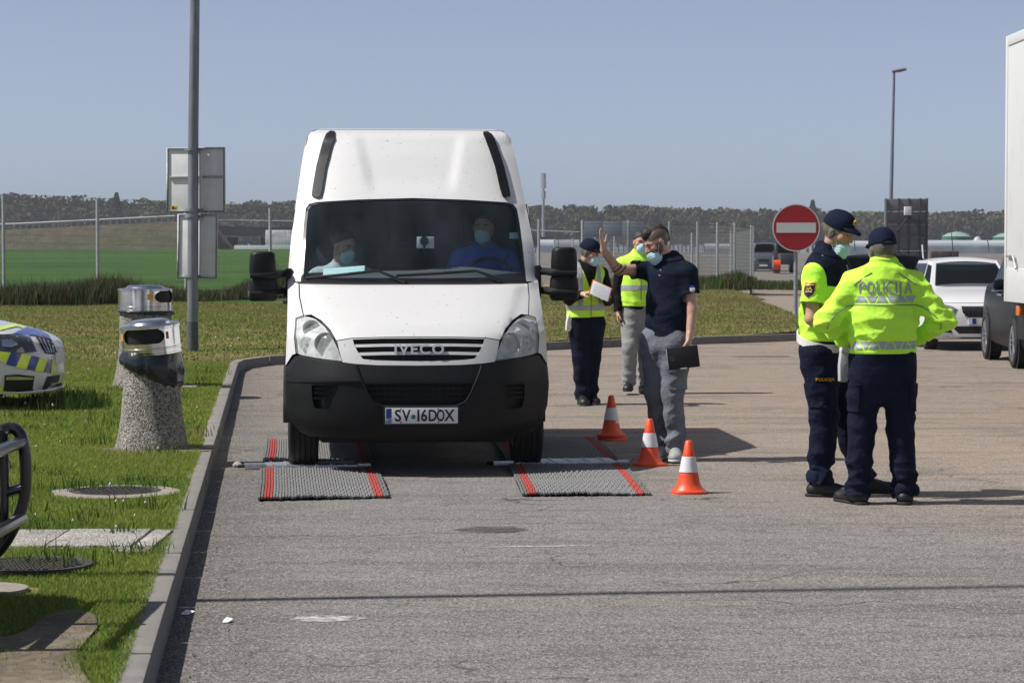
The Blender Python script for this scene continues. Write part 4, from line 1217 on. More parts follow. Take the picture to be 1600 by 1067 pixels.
# wheels
def wheel(name, parent, c, r, w, axis_rot=0.0, rim_r=.6, spokes=5, hubm=M_rim):
    t = thing(name, None, None); t.parent = parent; t.location = c
    mb = MB()
    pr = [(r * rim_r, -w * .42), (r * .78, -w * .5), (r * .93, -w * .485), (r * .985, -w * .40)]
    for k in range(5):
        x0 = -w * .36 + k * w * .18 - w * .0
        pr += [(r, x0 - w * .06), (r, x0 + w * .055), (r * .975, x0 + w * .065), (r * .975, x0 + w * .115)]
    pr = pr[:-2] + [(r * .985, w * .40), (r * .93, w * .485), (r * .78, w * .5), (r * rim_r, w * .42)]
    mb.lathe(pr, 44, (0, 0, 0), 'x'); mb.build('tyre', M_rubber, t, ang=30)
    for sg in (-1, 1):
        mb = MB(); mb.lathe([(r * rim_r * 1.02, sg * w * .42), (r * rim_r * .93, sg * w * .36), (r * rim_r * .86, sg * w * .15), (.001, sg * w * .12)], 40, (0, 0, 0), 'x'); mb.build('rim_barrel', M_black, t)
        rm = MB()
        rm.lathe([(r * rim_r * 1.03, sg * w * .43), (r * rim_r * .98, sg * w * .455), (r * rim_r * .90, sg * w * .40)], 40, (0, 0, 0), 'x')
        rm.lathe([(.001, sg * w * .40), (r * .10, sg * w * .40), (r * .13, sg * w * .33)], 20, (0, 0, 0), 'x')
        for k in range(spokes * 2):
            a = (k // 2) * 2 * math.pi / spokes + (.16 if k % 2 else -.16)
            a2 = (k // 2) * 2 * math.pi / spokes + (.24 if k % 2 else -.24)
            p = lambda rr, an, x: (x, rr * math.cos(an), rr * math.sin(an))
            rm.tube([p(r * .08, a, sg * w * .37), p(r * rim_r * .95, a2, sg * w * .40)], [r * .045, r * .035], 6)
        rm.build('rim', hubm, t)
    return t
M_vrim = mat('van_wheel_steel', (.30, .31, .32), .5, .6)
for sx in (-1, 1):
    wheel('wheel', van, (sx * .845, .95, .352), .352, .225, spokes=6, hubm=M_vrim)
    wheel('wheel', van, (sx * .845, 3.4, .352), .352, .225, spokes=6, hubm=M_vrim)
mb = MB(); mb.box((-.72, .4, .22), (.72, RY - .1, .46)); mb.build('underbody', M_black, van, bevel=.03)
mb = MB(); mb.tube([(-.75, .95, .33), (.75, .95, .33)], .05, 10); mb.lathe([(.11, -.15), (.15, 0), (.11, .15)], 14, (.1, .95, .33), 'x'); mb.build('front_axle', M_black, van)
mb = MB(); mb.box((.36, .75, .25), (.42, .95, .36)); mb.build('tow_bracket', M_iron, van, bevel=.01)
for sx in (-1, 1):
    mb = MB(); mb.lathe([(.41, -.15), (.41, .12)], 24, (sx * .84, .95, .36), 'x', (0, math.pi)); mb.build('wheel_arch', M_black, van)
# cab inside
def vin(px, py, y): return vinv(at(px, py, VD + y))
mb = MB()
rows = []
for i, (y, z) in enumerate(((.98, 1.36), (1.1, 1.43), (1.35, 1.475), (1.6, 1.47), (1.75, 1.40), (1.78, 1.1))):
    rows.append([(x, y + .14 * (abs(x) / .9) ** 3, z - .02 * (abs(x) / .9) ** 2 + (.035 * math.exp(-((x - .4) / .26) ** 2) if i in (2, 3) else 0)) for x in np.linspace(-.9, .9, 25)])
mb.grid(rows); mb.build('dashboard', M_dash, van, ang=60)
mb = MB(); bq = [(-vw(z) * .97, z) for z in np.linspace(.5, 2.56, 20)]; mb.prism(bq + [(-x, z) for (x, z) in reversed(bq)], .05, Matrix.Translation((0, 2.62, 0))); mb.build('bulkhead', mat('cab_rear_wall', (.055, .065, .07), .8), van)
mb = MB(); mb.box((-.9, .9, .48), (.9, 2.62, .52)); mb.build('cab_floor', M_black, van)
mb = MB(); mb.box((-.70, 1.85, 2.02), (.70, 2.60, 2.05)); mb.build('headliner', mat('headliner_cloth', (.10, .105, .11), .9), van)
for x, w in ((-.52, .24), (-.06, .2), (.56, .24)):
    s = thing('seat', None, None); s.parent = van
    mb = MB(); mb.box((x - w, 1.85, .95), (x + w, 2.4, 1.08)); mb.build('seat_cushion', M_seat, s, bevel=.04)
    mb = MB(); mb.box((x - w, 2.34, 1.05), (x + w, 2.46, 1.68)); mb.build('backrest', M_seat, s, bevel=.05)
    mb = MB(); mb.box((x - w * .55, 2.36, 1.70), (x + w * .55, 2.46, 1.92)); mb.build('headrest', M_seat, s, bevel=.05)
swc = vin(766, 404, 1.72); sw = thing('steering_wheel', None, None); sw.parent = van; sw.location = (swc.x, 1.72, swc.z - .17); sw.rotation_euler = (R(-32), 0, 0)
mb = MB(); mb.tube([(.20 * math.cos(a), 0, .20 * math.sin(a)) for a in np.linspace(0, 2 * math.pi, 33)], .016, 8, False); mb.build('wheel_rim', M_black, sw)
mb = MB(); mb.tube([(-.2, 0, 0), (0, .02, 0), (.2, 0, 0)], .014, 6); mb.tube([(0, .02, 0), (0, 0, -.2)], .014, 6); mb.lathe([(.001, -.02), (.06, -.01), (.06, .03)], 16, (0, 0, 0), 'y'); mb.build('wheel_spokes', M_black, sw)
# box on the windscreen, pass holder at the door pillar, white sheet on the dashboard
q0, q1 = vin(652, 370, 1.26), vin(679, 388, 1.26)
dc = thing('navigator', 'white box with black suction cup stuck inside the van windscreen', 'navigator'); 
vm = Matrix.Translation((VX, VD, 0)) @ Matrix.Rotation(VYAW, 4, 'Z')
dc.matrix_world = vm @ Matrix.Translation(((q0.x + q1.x) / 2, 1.33, (q0.z + q1.z) / 2))
w_, h_ = q1.x - q0.x, q0.z - q1.z
mb = MB(); mb.box((-w_/2, 0, -h_/2), (w_/2, .02, h_/2)); mb.build('case', M_paper, dc, bevel=.004)
mb = MB(); mb.lathe([(.001, -.028), (.03, -.026), (.036, -.002)], 20, (-.01, 0, .012), 'y'); mb.build('suction_cup', M_gloss, dc)
mb = MB(); mb.tube([(-.01, -.01, -.02), (-.012, -.01, -.07)], .008, 6); mb.build('stalk', M_gloss, dc)
q0, q1 = vin(797, 363.5, 1.5), vin(813, 373, 1.5)
mb = MB(); mb.box((q0.x, 1.50, q1.z), (q1.x, 1.512, q0.z)); mb.build('pass_card', mat('pale_blue_card', (.45, .68, .70), .6), van, smooth=False)
q0 = vin(505, 433, 1.3); q1 = vin(568, 415, 1.3)
mb = MB(); mb.add([(q0.x, 1.22, q0.z - .01), (q1.x, 1.22, q0.z - .004), (q1.x + .01, 1.36, q1.z), (q0.x, 1.36, q1.z - .025), (q0.x, 1.224, q0.z - .012), (q1.x, 1.224, q0.z - .006), (q1.x + .01, 1.364, q1.z), (q0.x, 1.364, q1.z - .027)], [(0,1,2,3),(7,6,5,4),(0,4,5,1),(1,5,6,2),(2,6,7,3),(3,7,4,0)])
sh = mb.build('paper_sheet', mat('paper_on_dash', (.60, .78, .80), .8), smooth=False); sh.matrix_world = vm
tag(sh, 'pale paper sheet lying on the dashboard behind the van windscreen', 'paper')

# ------------------------------------------------------------------ other vehicles: a shell lofted through stations, parts laid on it
def car_shell(st, name, m, parent, n=4):
    """stations (x, w_sill, w_mid, w_belt, z_bot, z_mid, z_belt, z_top): x forward, y sideways"""
    st = crv(st, n)
    rows = []
    for (x, ws_, wm, wb, zb_, zm, zl, zt) in st:
        prof = crv([(ws_ * .6, zb_), (ws_, zb_ + .02), (wm, zm), (wb, zl), (wb * .80, zl + (zt - zl) * .72), (wb * .42, zl + (zt - zl) * .96), (0, zt)], 3)
        L = [(x, p[0], p[1]) for p in prof]
        rows.append(L + [(x, -p[1], p[2]) for p in reversed(L[:-1])])
    mb = MB(); mb.grid(rows)
    n_ = len(rows[0])
    mb.f.append(tuple(range(n_))); mb.f.append(tuple(range(len(mb.v) - 1, len(mb.v) - n_ - 1, -1)))
    return mb.build(name, m, parent, ang=40)
def caster(o):
    bm = bmesh.new(); bm.from_mesh(o.data)
    t = BVHTree.FromBMesh(bm); bm.free()
    return t
def car_parts(parent, tree, dirn, origin, u, v):
    """surf function: (a,b) along u,v from origin, cast along dirn onto the shell"""
    d = Vector(dirn); o_ = Vector(origin); u = Vector(u); v = Vector(v)
    last = [None]
    def surf(a, b):
        p = o_ + u * a + v * b
        hit = tree.ray_cast(p, d, 12)
        if hit[0] is None:
            return p + d * ((last[0] - p).dot(d) if last[0] is not None else 0)
        last[0] = hit[0]
        return hit[0]
    def lay(name, poly, m, proud=.006, depth=.02, cell=.05, par=None, both=False):
        out = []
        for sg in ((1, -1) if both else (1,)):
            q = [(a * sg, b) for a, b in poly]
            if sum(a[0] * b[1] - b[0] * a[1] for a, b in zip(q, q[1:] + q[:1])) < 0: q = q[::-1]
            out.append(panel(q, surf, cell, proud, depth, back=tuple(d)).build(name, m, par or parent, ang=50))
        return out
    return lay
def greenhouse_(parent, belt, roof, body_m, glass_m, glass_polys=True, zcrown=.05):
    """belt / roof: lists of 4 (x, w, z): front, mid, mid, rear"""
    nb = len(belt)
    mb = MB()
    L = [(x, w, z) for x, w, z in belt]; Rr = [(x, w, z) for x, w, z in roof]
    ringb = L + [(x, -w, z) for x, w, z in reversed(L)]
    ringr = Rr + [(x, -w, z) for x, w, z in reversed(Rr)]
    n = len(ringb)
    mb.add(ringb + ringr, [(i, (i + 1) % n, n + (i + 1) % n, n + i) for i in range(n)])
    o = mb.build('cabin', body_m, parent, smooth=False)
    mb = MB()
    rows = []
    for (x, w, z) in crv(roof, 4):
        rows.append([(x, w * u, z + zcrown * (1 - u * u) * min(1, abs(x - roof[0][0]) * 4, abs(x - roof[-1][0]) * 4)) for u in np.linspace(-1, 1, 11)])
    mb.grid(rows); mb.build('roof', body_m, parent, ang=60)
    def gl(i, a0, a1, b0, b1, nm, bow=.0):
        A, B = Vector(ringb[i]), Vector(ringb[(i + 1) % n]); C, D_ = Vector(ringr[(i + 1) % n]), Vector(ringr[i])
        nrm = (B - A).cross(D_ - A).normalized()
        c = sum((Vector(p) for p in ringb), Vector()) / n
        if nrm.dot((A + B) / 2 - c) < 0: nrm = -nrm
        mb = MB(); rows = []
        for t in np.linspace(b0, b1, 6):
            rows.append([A.lerp(B, s).lerp(D_.lerp(C, s), t) + nrm * (.006 + bow * 4 * s * (1 - s)) for s in np.linspace(a0, a1, 9)])
        mb.grid(rows); return mb.build(nm, glass_m, parent, ang=60)
    return gl, n

# white hatchback facing the camera at the right
wc = thing('parked_car', 'white hatchback facing the camera behind the officer with the lettered jacket', 'car', (7.62, 38.5 + 2.0, 0), -math.pi / 2 - .02)
st = [(2.02, .56, .62, .52, .22, .45, .62, .68), (1.93, .72, .80, .72, .19, .46, .70, .78), (1.70, .80, .86, .82, .18, .5, .80, .88), (1.2, .82, .87, .84, .18, .52, .90, .98), (.80, .83, .87, .84, .18, .54, .94, 1.03), (-.6, .83, .88, .85, .18, .55, .97, 1.05), (-1.6, .80, .86, .82, .2, .55, .98, 1.06), (-2.0, .70, .76, .72, .28, .55, .94, 1.0)]
shell = car_shell(st, 'body', M_carwhite, wc)
gl, n = greenhouse_(wc, [(.98, .70, .99), (.55, .79, .98), (-1.1, .80, 1.0), (-1.85, .66, 1.02)], [(.18, .54, 1.42), (-.05, .57, 1.45), (-1.1, .58, 1.44), (-1.6, .50, 1.38)], M_carwhite, M_darkglass)
gl(7, .05, .95, .08, .92, 'windscreen', .05); gl(1, .03, .97, .1, .88, 'side_window'); gl(5, .03, .97, .1, .88, 'side_window'); gl(3, .06, .94, .12, .9, 'rear_window')
gl(0, .1, .9, .1, .85, 'quarter_window'); gl(6, .1, .9, .1, .85, 'quarter_window')
lay = car_parts(wc, caster(shell), (-1, 0, 0), (3, 0, 0), (0, 1, 0), (0, 0, 1))
M_lamp = mat('car_headlight', (.22, .24, .27), .12, .3, var=.5, vscale=20, coat=1)
lay('headlight', [(.42, .67), (.48, .60), (.60, .60), (.74, .66), (.77, .74), (.66, .76), (.50, .72)], M_lamp, both=True)
gr = lay('grille', [(-.36, .72), (.36, .72), (.34, .62), (.25, .54), (-.25, .54), (-.34, .62)], M_black, .008)[0]
for k in range(11):
    y = -.30 + k * .06
    lay('grille_bar', [(y - .007, .56), (y + .007, .56), (y + .007, .71), (y - .007, .71)], M_cargrey, .016, .012, par=gr)
lay('plate', [(-.25, .43), (.25, .43), (.25, .53), (-.25, .53)], M_plate, .03, .03)
lay('plate_strip', [(-.19, .435), (-.13, .435), (-.13, .525), (-.19, .525)], M_blue, .034, .006)
lay('lower_intake', [(-.52, .40), (.52, .40), (.40, .28), (-.40, .28)], M_black, .006)
lay('fog_intake', [(.56, .40), (.70, .42), (.72, .31), (.50, .29)], M_black, .006, both=True)
lay('skirt', [(-.66, .235), (.66, .235), (.62, .19), (-.62, .19)], M_black, .004)
lay('hood_seam', [(-.64, .775), (.64, .775), (.64, .768), (-.64, .768)], M_black, .001, .004)
for sy in (-1, 1):
    wheel('wheel', wc, (1.28, sy * .75, .31), .31, .2).rotation_euler = (0, 0, math.pi / 2)
    wheel('wheel', wc, (-1.25, sy * .75, .31), .31, .2).rotation_euler = (0, 0, math.pi / 2)
    mb = MB(); mb.lathe([(.36, -.02), (.36, .10)], 24, (0, 0, 0), 'y', (0, math.pi)); 
    mb = MB(); mb.box((.62, sy * .88 - (.0 if sy > 0 else .17), .96), (.74, sy * .88 + (.17 if sy > 0 else 0), 1.09)); mb.build('mirror', M_carwhite if sy > 0 else M_carblack, wc, bevel=.035)
mb = MB(); mb.tube([(-1.0, 0, 1.48), (-1.25, 0, 1.95)], [.012, .006], 6); mb.build('aerial', M_black, wc)
# its right front door stands open: a window frame beside the windscreen
dr = thing('door', None, None); dr.parent = wc; dr.location = (.55, -.88, 0); dr.rotation_euler = (0, 0, R(35))
mb = MB(); mb.box((-.95, -.05, .28), (0, .03, .96)); mb.build('door_skin', M_carwhite, dr, bevel=.03)
mb = MB(); mb.tube([(0, 0, .95), (-.45, .05, 1.36), (-.90, .06, 1.36), (-.95, 0, .96)], .025, 8); mb.build('window_frame', M_carblack, dr)
mb = MB(); mb.add([(-.03, 0, .96), (-.45, .05, 1.34), (-.88, .05, 1.34), (-.92, 0, .96)], [(0, 1, 2, 3)]); mb.build('window', M_darkglass, dr, smooth=False)

def simple_car(name, label, loc, rz, m, sc=1.0, tall=1.0, lamps=None):
    c = thing(name, label, 'car', loc, rz)
    st2 = [(a, b * sc, d * sc, e * sc, f, g_ * tall, h * tall, k * tall) for a, b, d, e, f, g_, h, k in st]
    sh_ = car_shell(st2, 'body', m, c, 2)
    gl, n = greenhouse_(c, [(.98, .70 * sc, .99 * tall), (.55, .79 * sc, .98 * tall), (-1.1, .80 * sc, 1.0 * tall), (-1.85, .66 * sc, 1.02 * tall)], [(.18, .56 * sc, 1.42 * tall), (-.05, .6 * sc, 1.45 * tall), (-1.3, .6 * sc, 1.44 * tall), (-1.7, .54 * sc, 1.38 * tall)], m, M_darkglass)
    gl(7, .05, .95, .08, .92, 'windscreen', .05); gl(1, .03, .97, .1, .88, 'side_window'); gl(5, .03, .97, .1, .88, 'side_window'); gl(3, .06, .94, .12, .9, 'rear_window')
    lay = car_parts(c, caster(sh_), (-1, 0, 0), (3, 0, 0), (0, 1, 0), (0, 0, 1))
    lay('headlight', [(.46 * sc, .60 * tall), (.74 * sc, .62 * tall), (.74 * sc, .72 * tall), (.5 * sc, .70 * tall)], lamps or M_lamp, both=True)
    lay('grille', [(-.36, .70 * tall), (.36, .70 * tall), (.3, .54 * tall), (-.3, .54 * tall)], M_black)
    lay('plate', [(-.25, .43), (.25, .43), (.25, .52), (-.25, .52)], M_plate, .03)
    for sy in (-1, 1):
        for x in (1.28, -1.25):
            wheel('wheel', c, (x, sy * .75 * sc, .31 * tall), .31 * tall, .2).rotation_euler = (0, 0, math.pi / 2)
        mb = MB(); mb.box((.62, sy * .95 * sc - .1, .98 * tall), (.76, sy * .95 * sc + .1, 1.12 * tall)); mb.build('mirror', m, c, bevel=.03)
    return c
q = gnd(1428, 455)
simple_car('parked_car', 'dark parked car half hidden between the officers and the white hatchback', (at(1424, 430, 56).x, 58, .02), -math.pi / 2 + .5, M_carblack, 1.0, 1.0)
q = at(1193, 425, 150)
simple_car('off_road_car', 'distant dark off-road car with silver hood beside the end of the fence', (q.x + .3, 152, .1), -math.pi / 2 - .15, M_cargrey, 1.05, 1.28)

# black car half hidden by the truck box
bc = thing('parked_car', 'glossy black car at the right edge partly behind the white truck box', 'car', (7.92, 34.35, 0), -math.pi / 2 - .053)
stb = [(2.2, .60, .66, .58, .26, .5, .75, .82), (2.08, .80, .84, .78, .24, .55, .88, .95), (1.6, .88, .91, .87, .24, .6, .98, 1.04), (.95, .89, .92, .88, .25, .62, 1.03, 1.10), (-.6, .89, .92, .88, .25, .62, 1.06, 1.12), (-1.7, .88, .91, .86, .27, .62, 1.08, 1.14), (-2.1, .78, .84, .78, .36, .65, 1.05, 1.1)]
shb = car_shell(stb, 'body', M_carblack, bc)
gl, n = greenhouse_(bc, [(1.05, .76, 1.07), (.6, .84, 1.06), (-1.3, .84, 1.08), (-2.0, .72, 1.1)], [(.25, .62, 1.54), (-.05, .66, 1.58), (-1.2, .66, 1.57), (-1.8, .60, 1.5)], M_carblack, M_darkglass)
gl(7, .05, .95, .08, .92, 'windscreen', .05); gl(1, .03, .97, .1, .88, 'side_window'); gl(5, .03, .97, .1, .88, 'side_window'); gl(3, .06, .94, .12, .9, 'rear_window')
M_alloy = mat('alloy_wheel', (.5, .51, .53), .25, .95)
for sy in (-1, 1):
    for x in (1.34, -1.30):
        wheel('wheel', bc, (x, sy * .84, .345), .345, .23, rim_r=.72, spokes=5, hubm=M_alloy).rotation_euler = (0, 0, math.pi / 2)
        mb = MB(); mb.lathe([(.375, sy * .84), (.40, sy * .925), (.44, sy * .915)], 30, (x, 0, .35), 'y', (-.1, math.pi + .1)); o = mb.build('wheel_arch', M_plastic, bc)
    mb = MB(); mb.lathe([(.001, -.09), (.07, -.08), (.10, 0), (.085, .1), (.001, .13)], 16, (.62, sy * 1.02, 1.12), 'y'); o = mb.build('wing_mirror', M_carblack, bc); 
    mb = MB(); mb.box((.55, sy * 1.02 - .1, 1.045), (.72, sy * 1.02 + .1, 1.062)); mb.build('mirror_trim', M_chrome, o, bevel=.006)
    mb = MB(); mb.tube([(.15, sy * .915, .98), (.12, sy * .95, .985), (-.06, sy * .95, .985), (-.09, sy * .915, .98)], .014, 6); mb.build('door_handle', M_chrome, bc)
    mb = MB(); mb.box((-1.05, sy * .90 - .012, .30), (1.05, sy * .90 + .012, .40)); mb.build('sill', M_plastic, bc, bevel=.01)

# truck: only the near edge of its box shows
tk = thing('truck', 'tall white box truck cut off by the right edge of the photo', 'truck', (at(1572, 300, 23.9).x, 23.9, 0), 0)
a, b = at(1572, 62, 23.9), at(1572, 466, 23.9)
M_box = mat('truck_box_panel', (.62, .63, .62), .45, dirt=(.4, .39, .36), dscale=2.5, damt=.4)
mb = MB(); mb.box((.0, -6.2, b.z), (2.5, 0, a.z)); mb.build('box', M_box, tk, bevel=.02)
mb = MB(); mb.box((-.012, -.07, b.z - .03), (.05, .015, a.z + .03)); mb.build('corner_post', M_box, tk, bevel=.006)
mb = MB(); mb.box((-.012, -6.2, a.z - .07), (.05, -.075, a.z + .03)); mb.build('edge_rail', M_box, tk, bevel=.006); mb = MB(); mb.box((-.010, -6.2, b.z - .03), (.05, -.075, b.z + .30)); mb.build('edge_rail', M_box, tk, bevel=.006)
mb = MB(); mb.tube([(-.02, -.15, b.z + .42), (-.03, -.5, b.z + .42), (-.025, -.62, b.z + .30)], .012, 6); mb.build('door_latch', M_steel, tk)
mb = MB(); mb.box((.10, -6, .75), (2.4, -.1, b.z - .04)); mb.build('chassis', M_black, tk, bevel=.02)
mb = MB(); mb.box((.02, -.55, b.z - .16), (.06, -.40, b.z - .06)); mb.build('marker_lamp', mat('orange_lens', (.6, .16, .02), .3), tk, bevel=.01)
for y in (-2.2, -3.3):
    for x in (.4, 2.1):
        wheel('wheel', tk, (x, y, .46), .46, .28, hubm=M_vrim)
mb = MB(); mb.box((.1, -8.3, .5), (2.4, -6.5, 2.9)); mb.build('cab', M_box, tk, bevel=.12)
wheel('wheel', tk, (.35, -7.4, .46), .46, .28, hubm=M_vrim); wheel('wheel', tk, (2.15, -7.4, .46), .46, .28, hubm=M_vrim)

# orange plough and a dark tractor far back, left of the no entry sign
D = 140; q = at(1214, 420, D)
pg = thing('snow_plough', 'small orange plough blade far behind the no entry sign', 'plough', (q.x, D, .2))
mb = MB(); mb.lathe([(.5, -.35), (.5, .35)], 10, (0, .45, .62), 'x', (2.2, 4.6)); mb.build('blade', M_orange, pg)
mb = MB(); mb.box((-.3, .1, 0), (.3, .5, .35)); mb.build('shoe', M_dframe, pg, bevel=.03)
pg.scale = (.62, .62, .75)
q = at(1231, 420, D)
tr = thing('tractor', 'dark tractor far behind the no entry sign', 'tractor', (q.x, D + 1, .2))
mb = MB(); mb.box((-.4, -.6, .5), (.4, 1.6, 1.15)); mb.build('body', M_dframe, tr, bevel=.08)
mb = MB(); mb.box((-.42, .5, 1.15), (.42, 1.6, 2.1)); mb.build('cab', M_darkglass, tr, bevel=.05)
for x in (-.5, .5):
    wheel('wheel', tr, (x, 1.2, .65), .65, .3); wheel('wheel', tr, (x, -.3, .4), .4, .22)

# ------------------------------------------------------------------ police car at the left, only its nose shows
PD = 23.2
pcx = at(98, 600, PD)
PH = R(1)
pcar = thing('police_car', 'white police car nose with blue and yellow checks at the left edge', 'car', (pcx.x - .04, PD, .10), PH)
# local: x forward, nose tip at x=0
stp = [(0.0, .34, .40, .34, .24, .44, .56, .60), (-.06, .56, .62, .54, .20, .44, .62, .66), (-.18, .72, .78, .70, .19, .45, .67, .72), (-.40, .80, .86, .80, .19, .48, .73, .79), (-.9, .84, .89, .86, .19, .52, .82, .90), (-1.4, .85, .90, .87, .19, .55, .90, .99), (-2.6, .85, .9, .87, .19, .56, .95, 1.05), (-4.1, .8, .86, .82, .25, .56, .96, 1.06), (-4.5, .7, .78, .74, .32, .56, .94, 1.0)]
shp = car_shell(stp, 'body', M_carwhite, pcar, 6)
gl, n = greenhouse_(pcar, [(-1.25, .72, 1.0), (-1.7, .8, .99), (-3.6, .82, 1.02), (-4.4, .68, 1.0)], [(-2.0, .56, 1.42), (-2.3, .6, 1.46), (-3.6, .6, 1.45), (-4.1, .54, 1.4)], M_carwhite, M_darkglass)
gl(7, .05, .95, .08, .92, 'windscreen', .05); gl(1, .03, .97, .1, .88, 'side_window'); gl(5, .03, .97, .1, .88, 'side_window'); gl(3, .06, .94, .12, .9, 'rear_window')
for sy in (-1, 1):
    for x in (-.92, -3.5):
        wheel('wheel', pcar, (x, sy * .77, .31), .32, .2).rotation_euler = (0, 0, math.pi / 2)
# parts seen from the near side: traced along the direction the camera looks, onto the shell
pm = Matrix.Translation(pcar.location) @ Matrix.Rotation(PH, 4, 'Z')
pmi = pm.inverted()
ptree = caster(shp)
def plook(px, py):
    o_ = pmi @ Vector((0, 0, CH)); d = (pmi.to_3x3() @ (at(px, py, PD) - Vector((0, 0, CH)))).normalized()
    h = ptree.ray_cast(o_, d, 60)
    return h[0], h[1]
pd = (pmi.to_3x3() @ Vector((-.19, .98, -.03))).normalized()
def plocal(px, py):
    """photo pixel -> coordinates on a plane through the nose, square to the view"""
    p = at(px, py, PD)
    return (p.x - pcx.x, p.z)
pu = (pmi.to_3x3() @ Vector((.982, .187, 0))); 
def psurf(a, b):
    p = pmi @ Vector((pcx.x + a, PD, b)) 
    o_ = p - pd * 4
    h = ptree.ray_cast(o_, pd, 12)
    if h[0] is None:
        h = ptree.find_nearest(p)
    n_ = h[1] if h[1].dot(pd) < 0 else -h[1]
    return h[0] + n_ * .007
def pp(name, pts, m, proud=.014, depth=.015, par=None, cell=.035):
    q = [plocal(*p) for p in pts]
    if sum(a[0] * b[1] - b[0] * a[1] for a, b in zip(q, q[1:] + q[:1])) < 0: q = q[::-1]
    return panel(q, psurf, cell, proud, depth, back=tuple(pd)).build(name, m, par or pcar, ang=50)
pp('hood_stripe', [(0, 517), (20, 512), (47, 506), (40, 503), (0, 511)], M_yel)
pp('hood_stripe', [(20, 522), (52, 524), (78, 530), (76, 524), (48, 508)], M_bluel)
pp('headlight', [(0, 522), (30, 522), (46, 524), (58, 548), (40, 550), (0, 547)], mat('police_headlight', (.05, .055, .06), .08, .2, var=.6, vscale=14, coat=1))
pp('headlight_lamp', [(6, 530), (20, 529), (30, 537), (20, 541), (6, 540)], M_chrome, .02, .01)
gr = pp('grille', [(56, 527), (66, 525), (80, 531), (89, 551), (84, 553), (72, 551)], M_black, .018)
for k in range(4):
    pp('grille_slat', [(60 + k * 6.5, 528 + k * 2), (62 + k * 6.5, 528 + k * 2), (74 + k * 3.4, 550), (72 + k * 3.4, 550)], M_cargrey, .026, .008, gr)
pp('chequer', [(0, 548), (19, 549), (12, 565), (0, 560)], M_yel)
pp('chequer', [(19, 549), (35, 551), (27, 570), (12, 567)], M_bluel)
pp('chequer', [(35, 551), (49, 554), (42, 574), (26, 571)], M_yel)
pp('chequer', [(49, 554), (62, 557), (54, 576), (41, 574)], M_bluel)
pp('chequer', [(62, 557), (74, 560), (67, 579), (54, 577)], M_yel)
pp('chequer', [(74, 560), (81, 561), (77, 581), (68, 579)], M_bluel)
pp('chequer', [(81, 561), (86, 561), (85, 583), (78, 582)], M_yel)
pp('lower_stripe', [(0, 600), (7, 600), (7, 612), (0, 612)], M_yel)
it = pp('intake', [(10, 583), (30, 582), (54, 585), (50, 611), (8, 612)], M_black, .008)
pp('intake_trim', [(12, 585), (30, 585), (52, 587), (51, 590), (12, 590)], M_chrome, .026, .012, it)
pp('corner_intake', [(74, 586), (93, 586), (90, 600), (80, 611), (63, 613)], M_black, .008)
mb = MB(); mb.box((-.005, -.24, .44), (.02, .24, .55)); pb = mb.build('plate', M_plate, pcar, bevel=.004)
mb = MB(); mb.tube(crv([(-.62, -.84, .20), (-.22, -.74, .20), (-.07, -.55, .20), (-.01, -.3, .20), (.005, 0, .20), (-.01, .3, .20), (-.22, .74, .20)], 5), .016, 8); mb.build('splitter', M_carwhite, pcar)

# ------------------------------------------------------------------ dark off-road vehicle with a tube guard, almost all outside the left edge
gD = 10.2
g0 = at(46, 760, gD)
gv = thing('off_road_vehicle', 'dark vehicle with black tube bull bar cut off by the left edge', 'car', (g0.x, gD, .10), 0)
def gq(px, py, dy=0): 
    p = at(px, py, gD); return Vector((p.x - g0.x, dy, p.z - .10))
mb = MB()
# two upright hoops joined by rungs; the outer hoop is what the photo shows
hoop = [gq(3, 672, -.02), gq(14, 669), gq(26, 672), gq(36, 690), gq(40, 730), gq(39, 770), gq(30, 805), gq(14, 838), gq(2, 855), gq(-12, 870)]
for dy in (0, -.62, -1.24):
    h = MB(); h.tube(crv([p + Vector((0, dy, 0)) for p in hoop], 5), .026, 12); h.build('guard_hoop', M_gloss if dy else mat('black_tube_paint', (.010, .011, .013), .3, coat=.6), gv)
mb = MB(); mb.tube(crv([gq(3, 672), gq(4, 720), gq(5, 780), gq(2, 855)], 4), .027, 12); mb.build('guard_upright', MATS['black_tube_paint'], gv)
for py in (765,):
    mb = MB(); mb.tube([gq(4, py + 6), gq(38, py - 4)], .022, 10); mb.build('guard_rung', MATS['black_tube_paint'], gv)
for py in (690, 810):
    mb = MB(); mb.tube([gq(34, py), gq(34, py, -1.24)], .026, 10); mb.build('guard_bar', MATS['black_tube_paint'], gv)
stg = [(-.32, .62, .68, .62, .45, .65, .85, .92), (-.42, .74, .80, .74, .42, .68, .92, .99), (-.8, .80, .85, .82, .40, .7, 1.0, 1.08), (-1.4, .82, .86, .83, .40, .7, 1.05, 1.14), (-3.6, .82, .86, .83, .4, .7, 1.08, 1.18), (-4.2, .76, .8, .76, .48, .7, 1.05, 1.15)]
c_off = -.62
M_pol = M_carblack
shg = car_shell(stg, 'body', M_pol, gv, 3); shg.location = (-.16, c_off, 0)
mb = MB(); mb.box((-3.9, -.72, 1.1), (-1.55, .72, 1.82)); o = mb.build('cabin', M_pol, gv, bevel=.16); o.location = (-.16, c_off, 0)
mb = MB(); mb.box((-3.5, -.735, 1.25), (-2.0, .735, 1.68)); o = mb.build('side_window', M_gloss, gv, bevel=.05); o.location = (-.16, c_off, 0)
for sy in (-1, 1):
    for x in (-1.2, -3.5):
        w = wheel('wheel', gv, (x - .04, c_off + sy * .74, .37), .37, .24); w.rotation_euler = (0, 0, math.pi / 2)
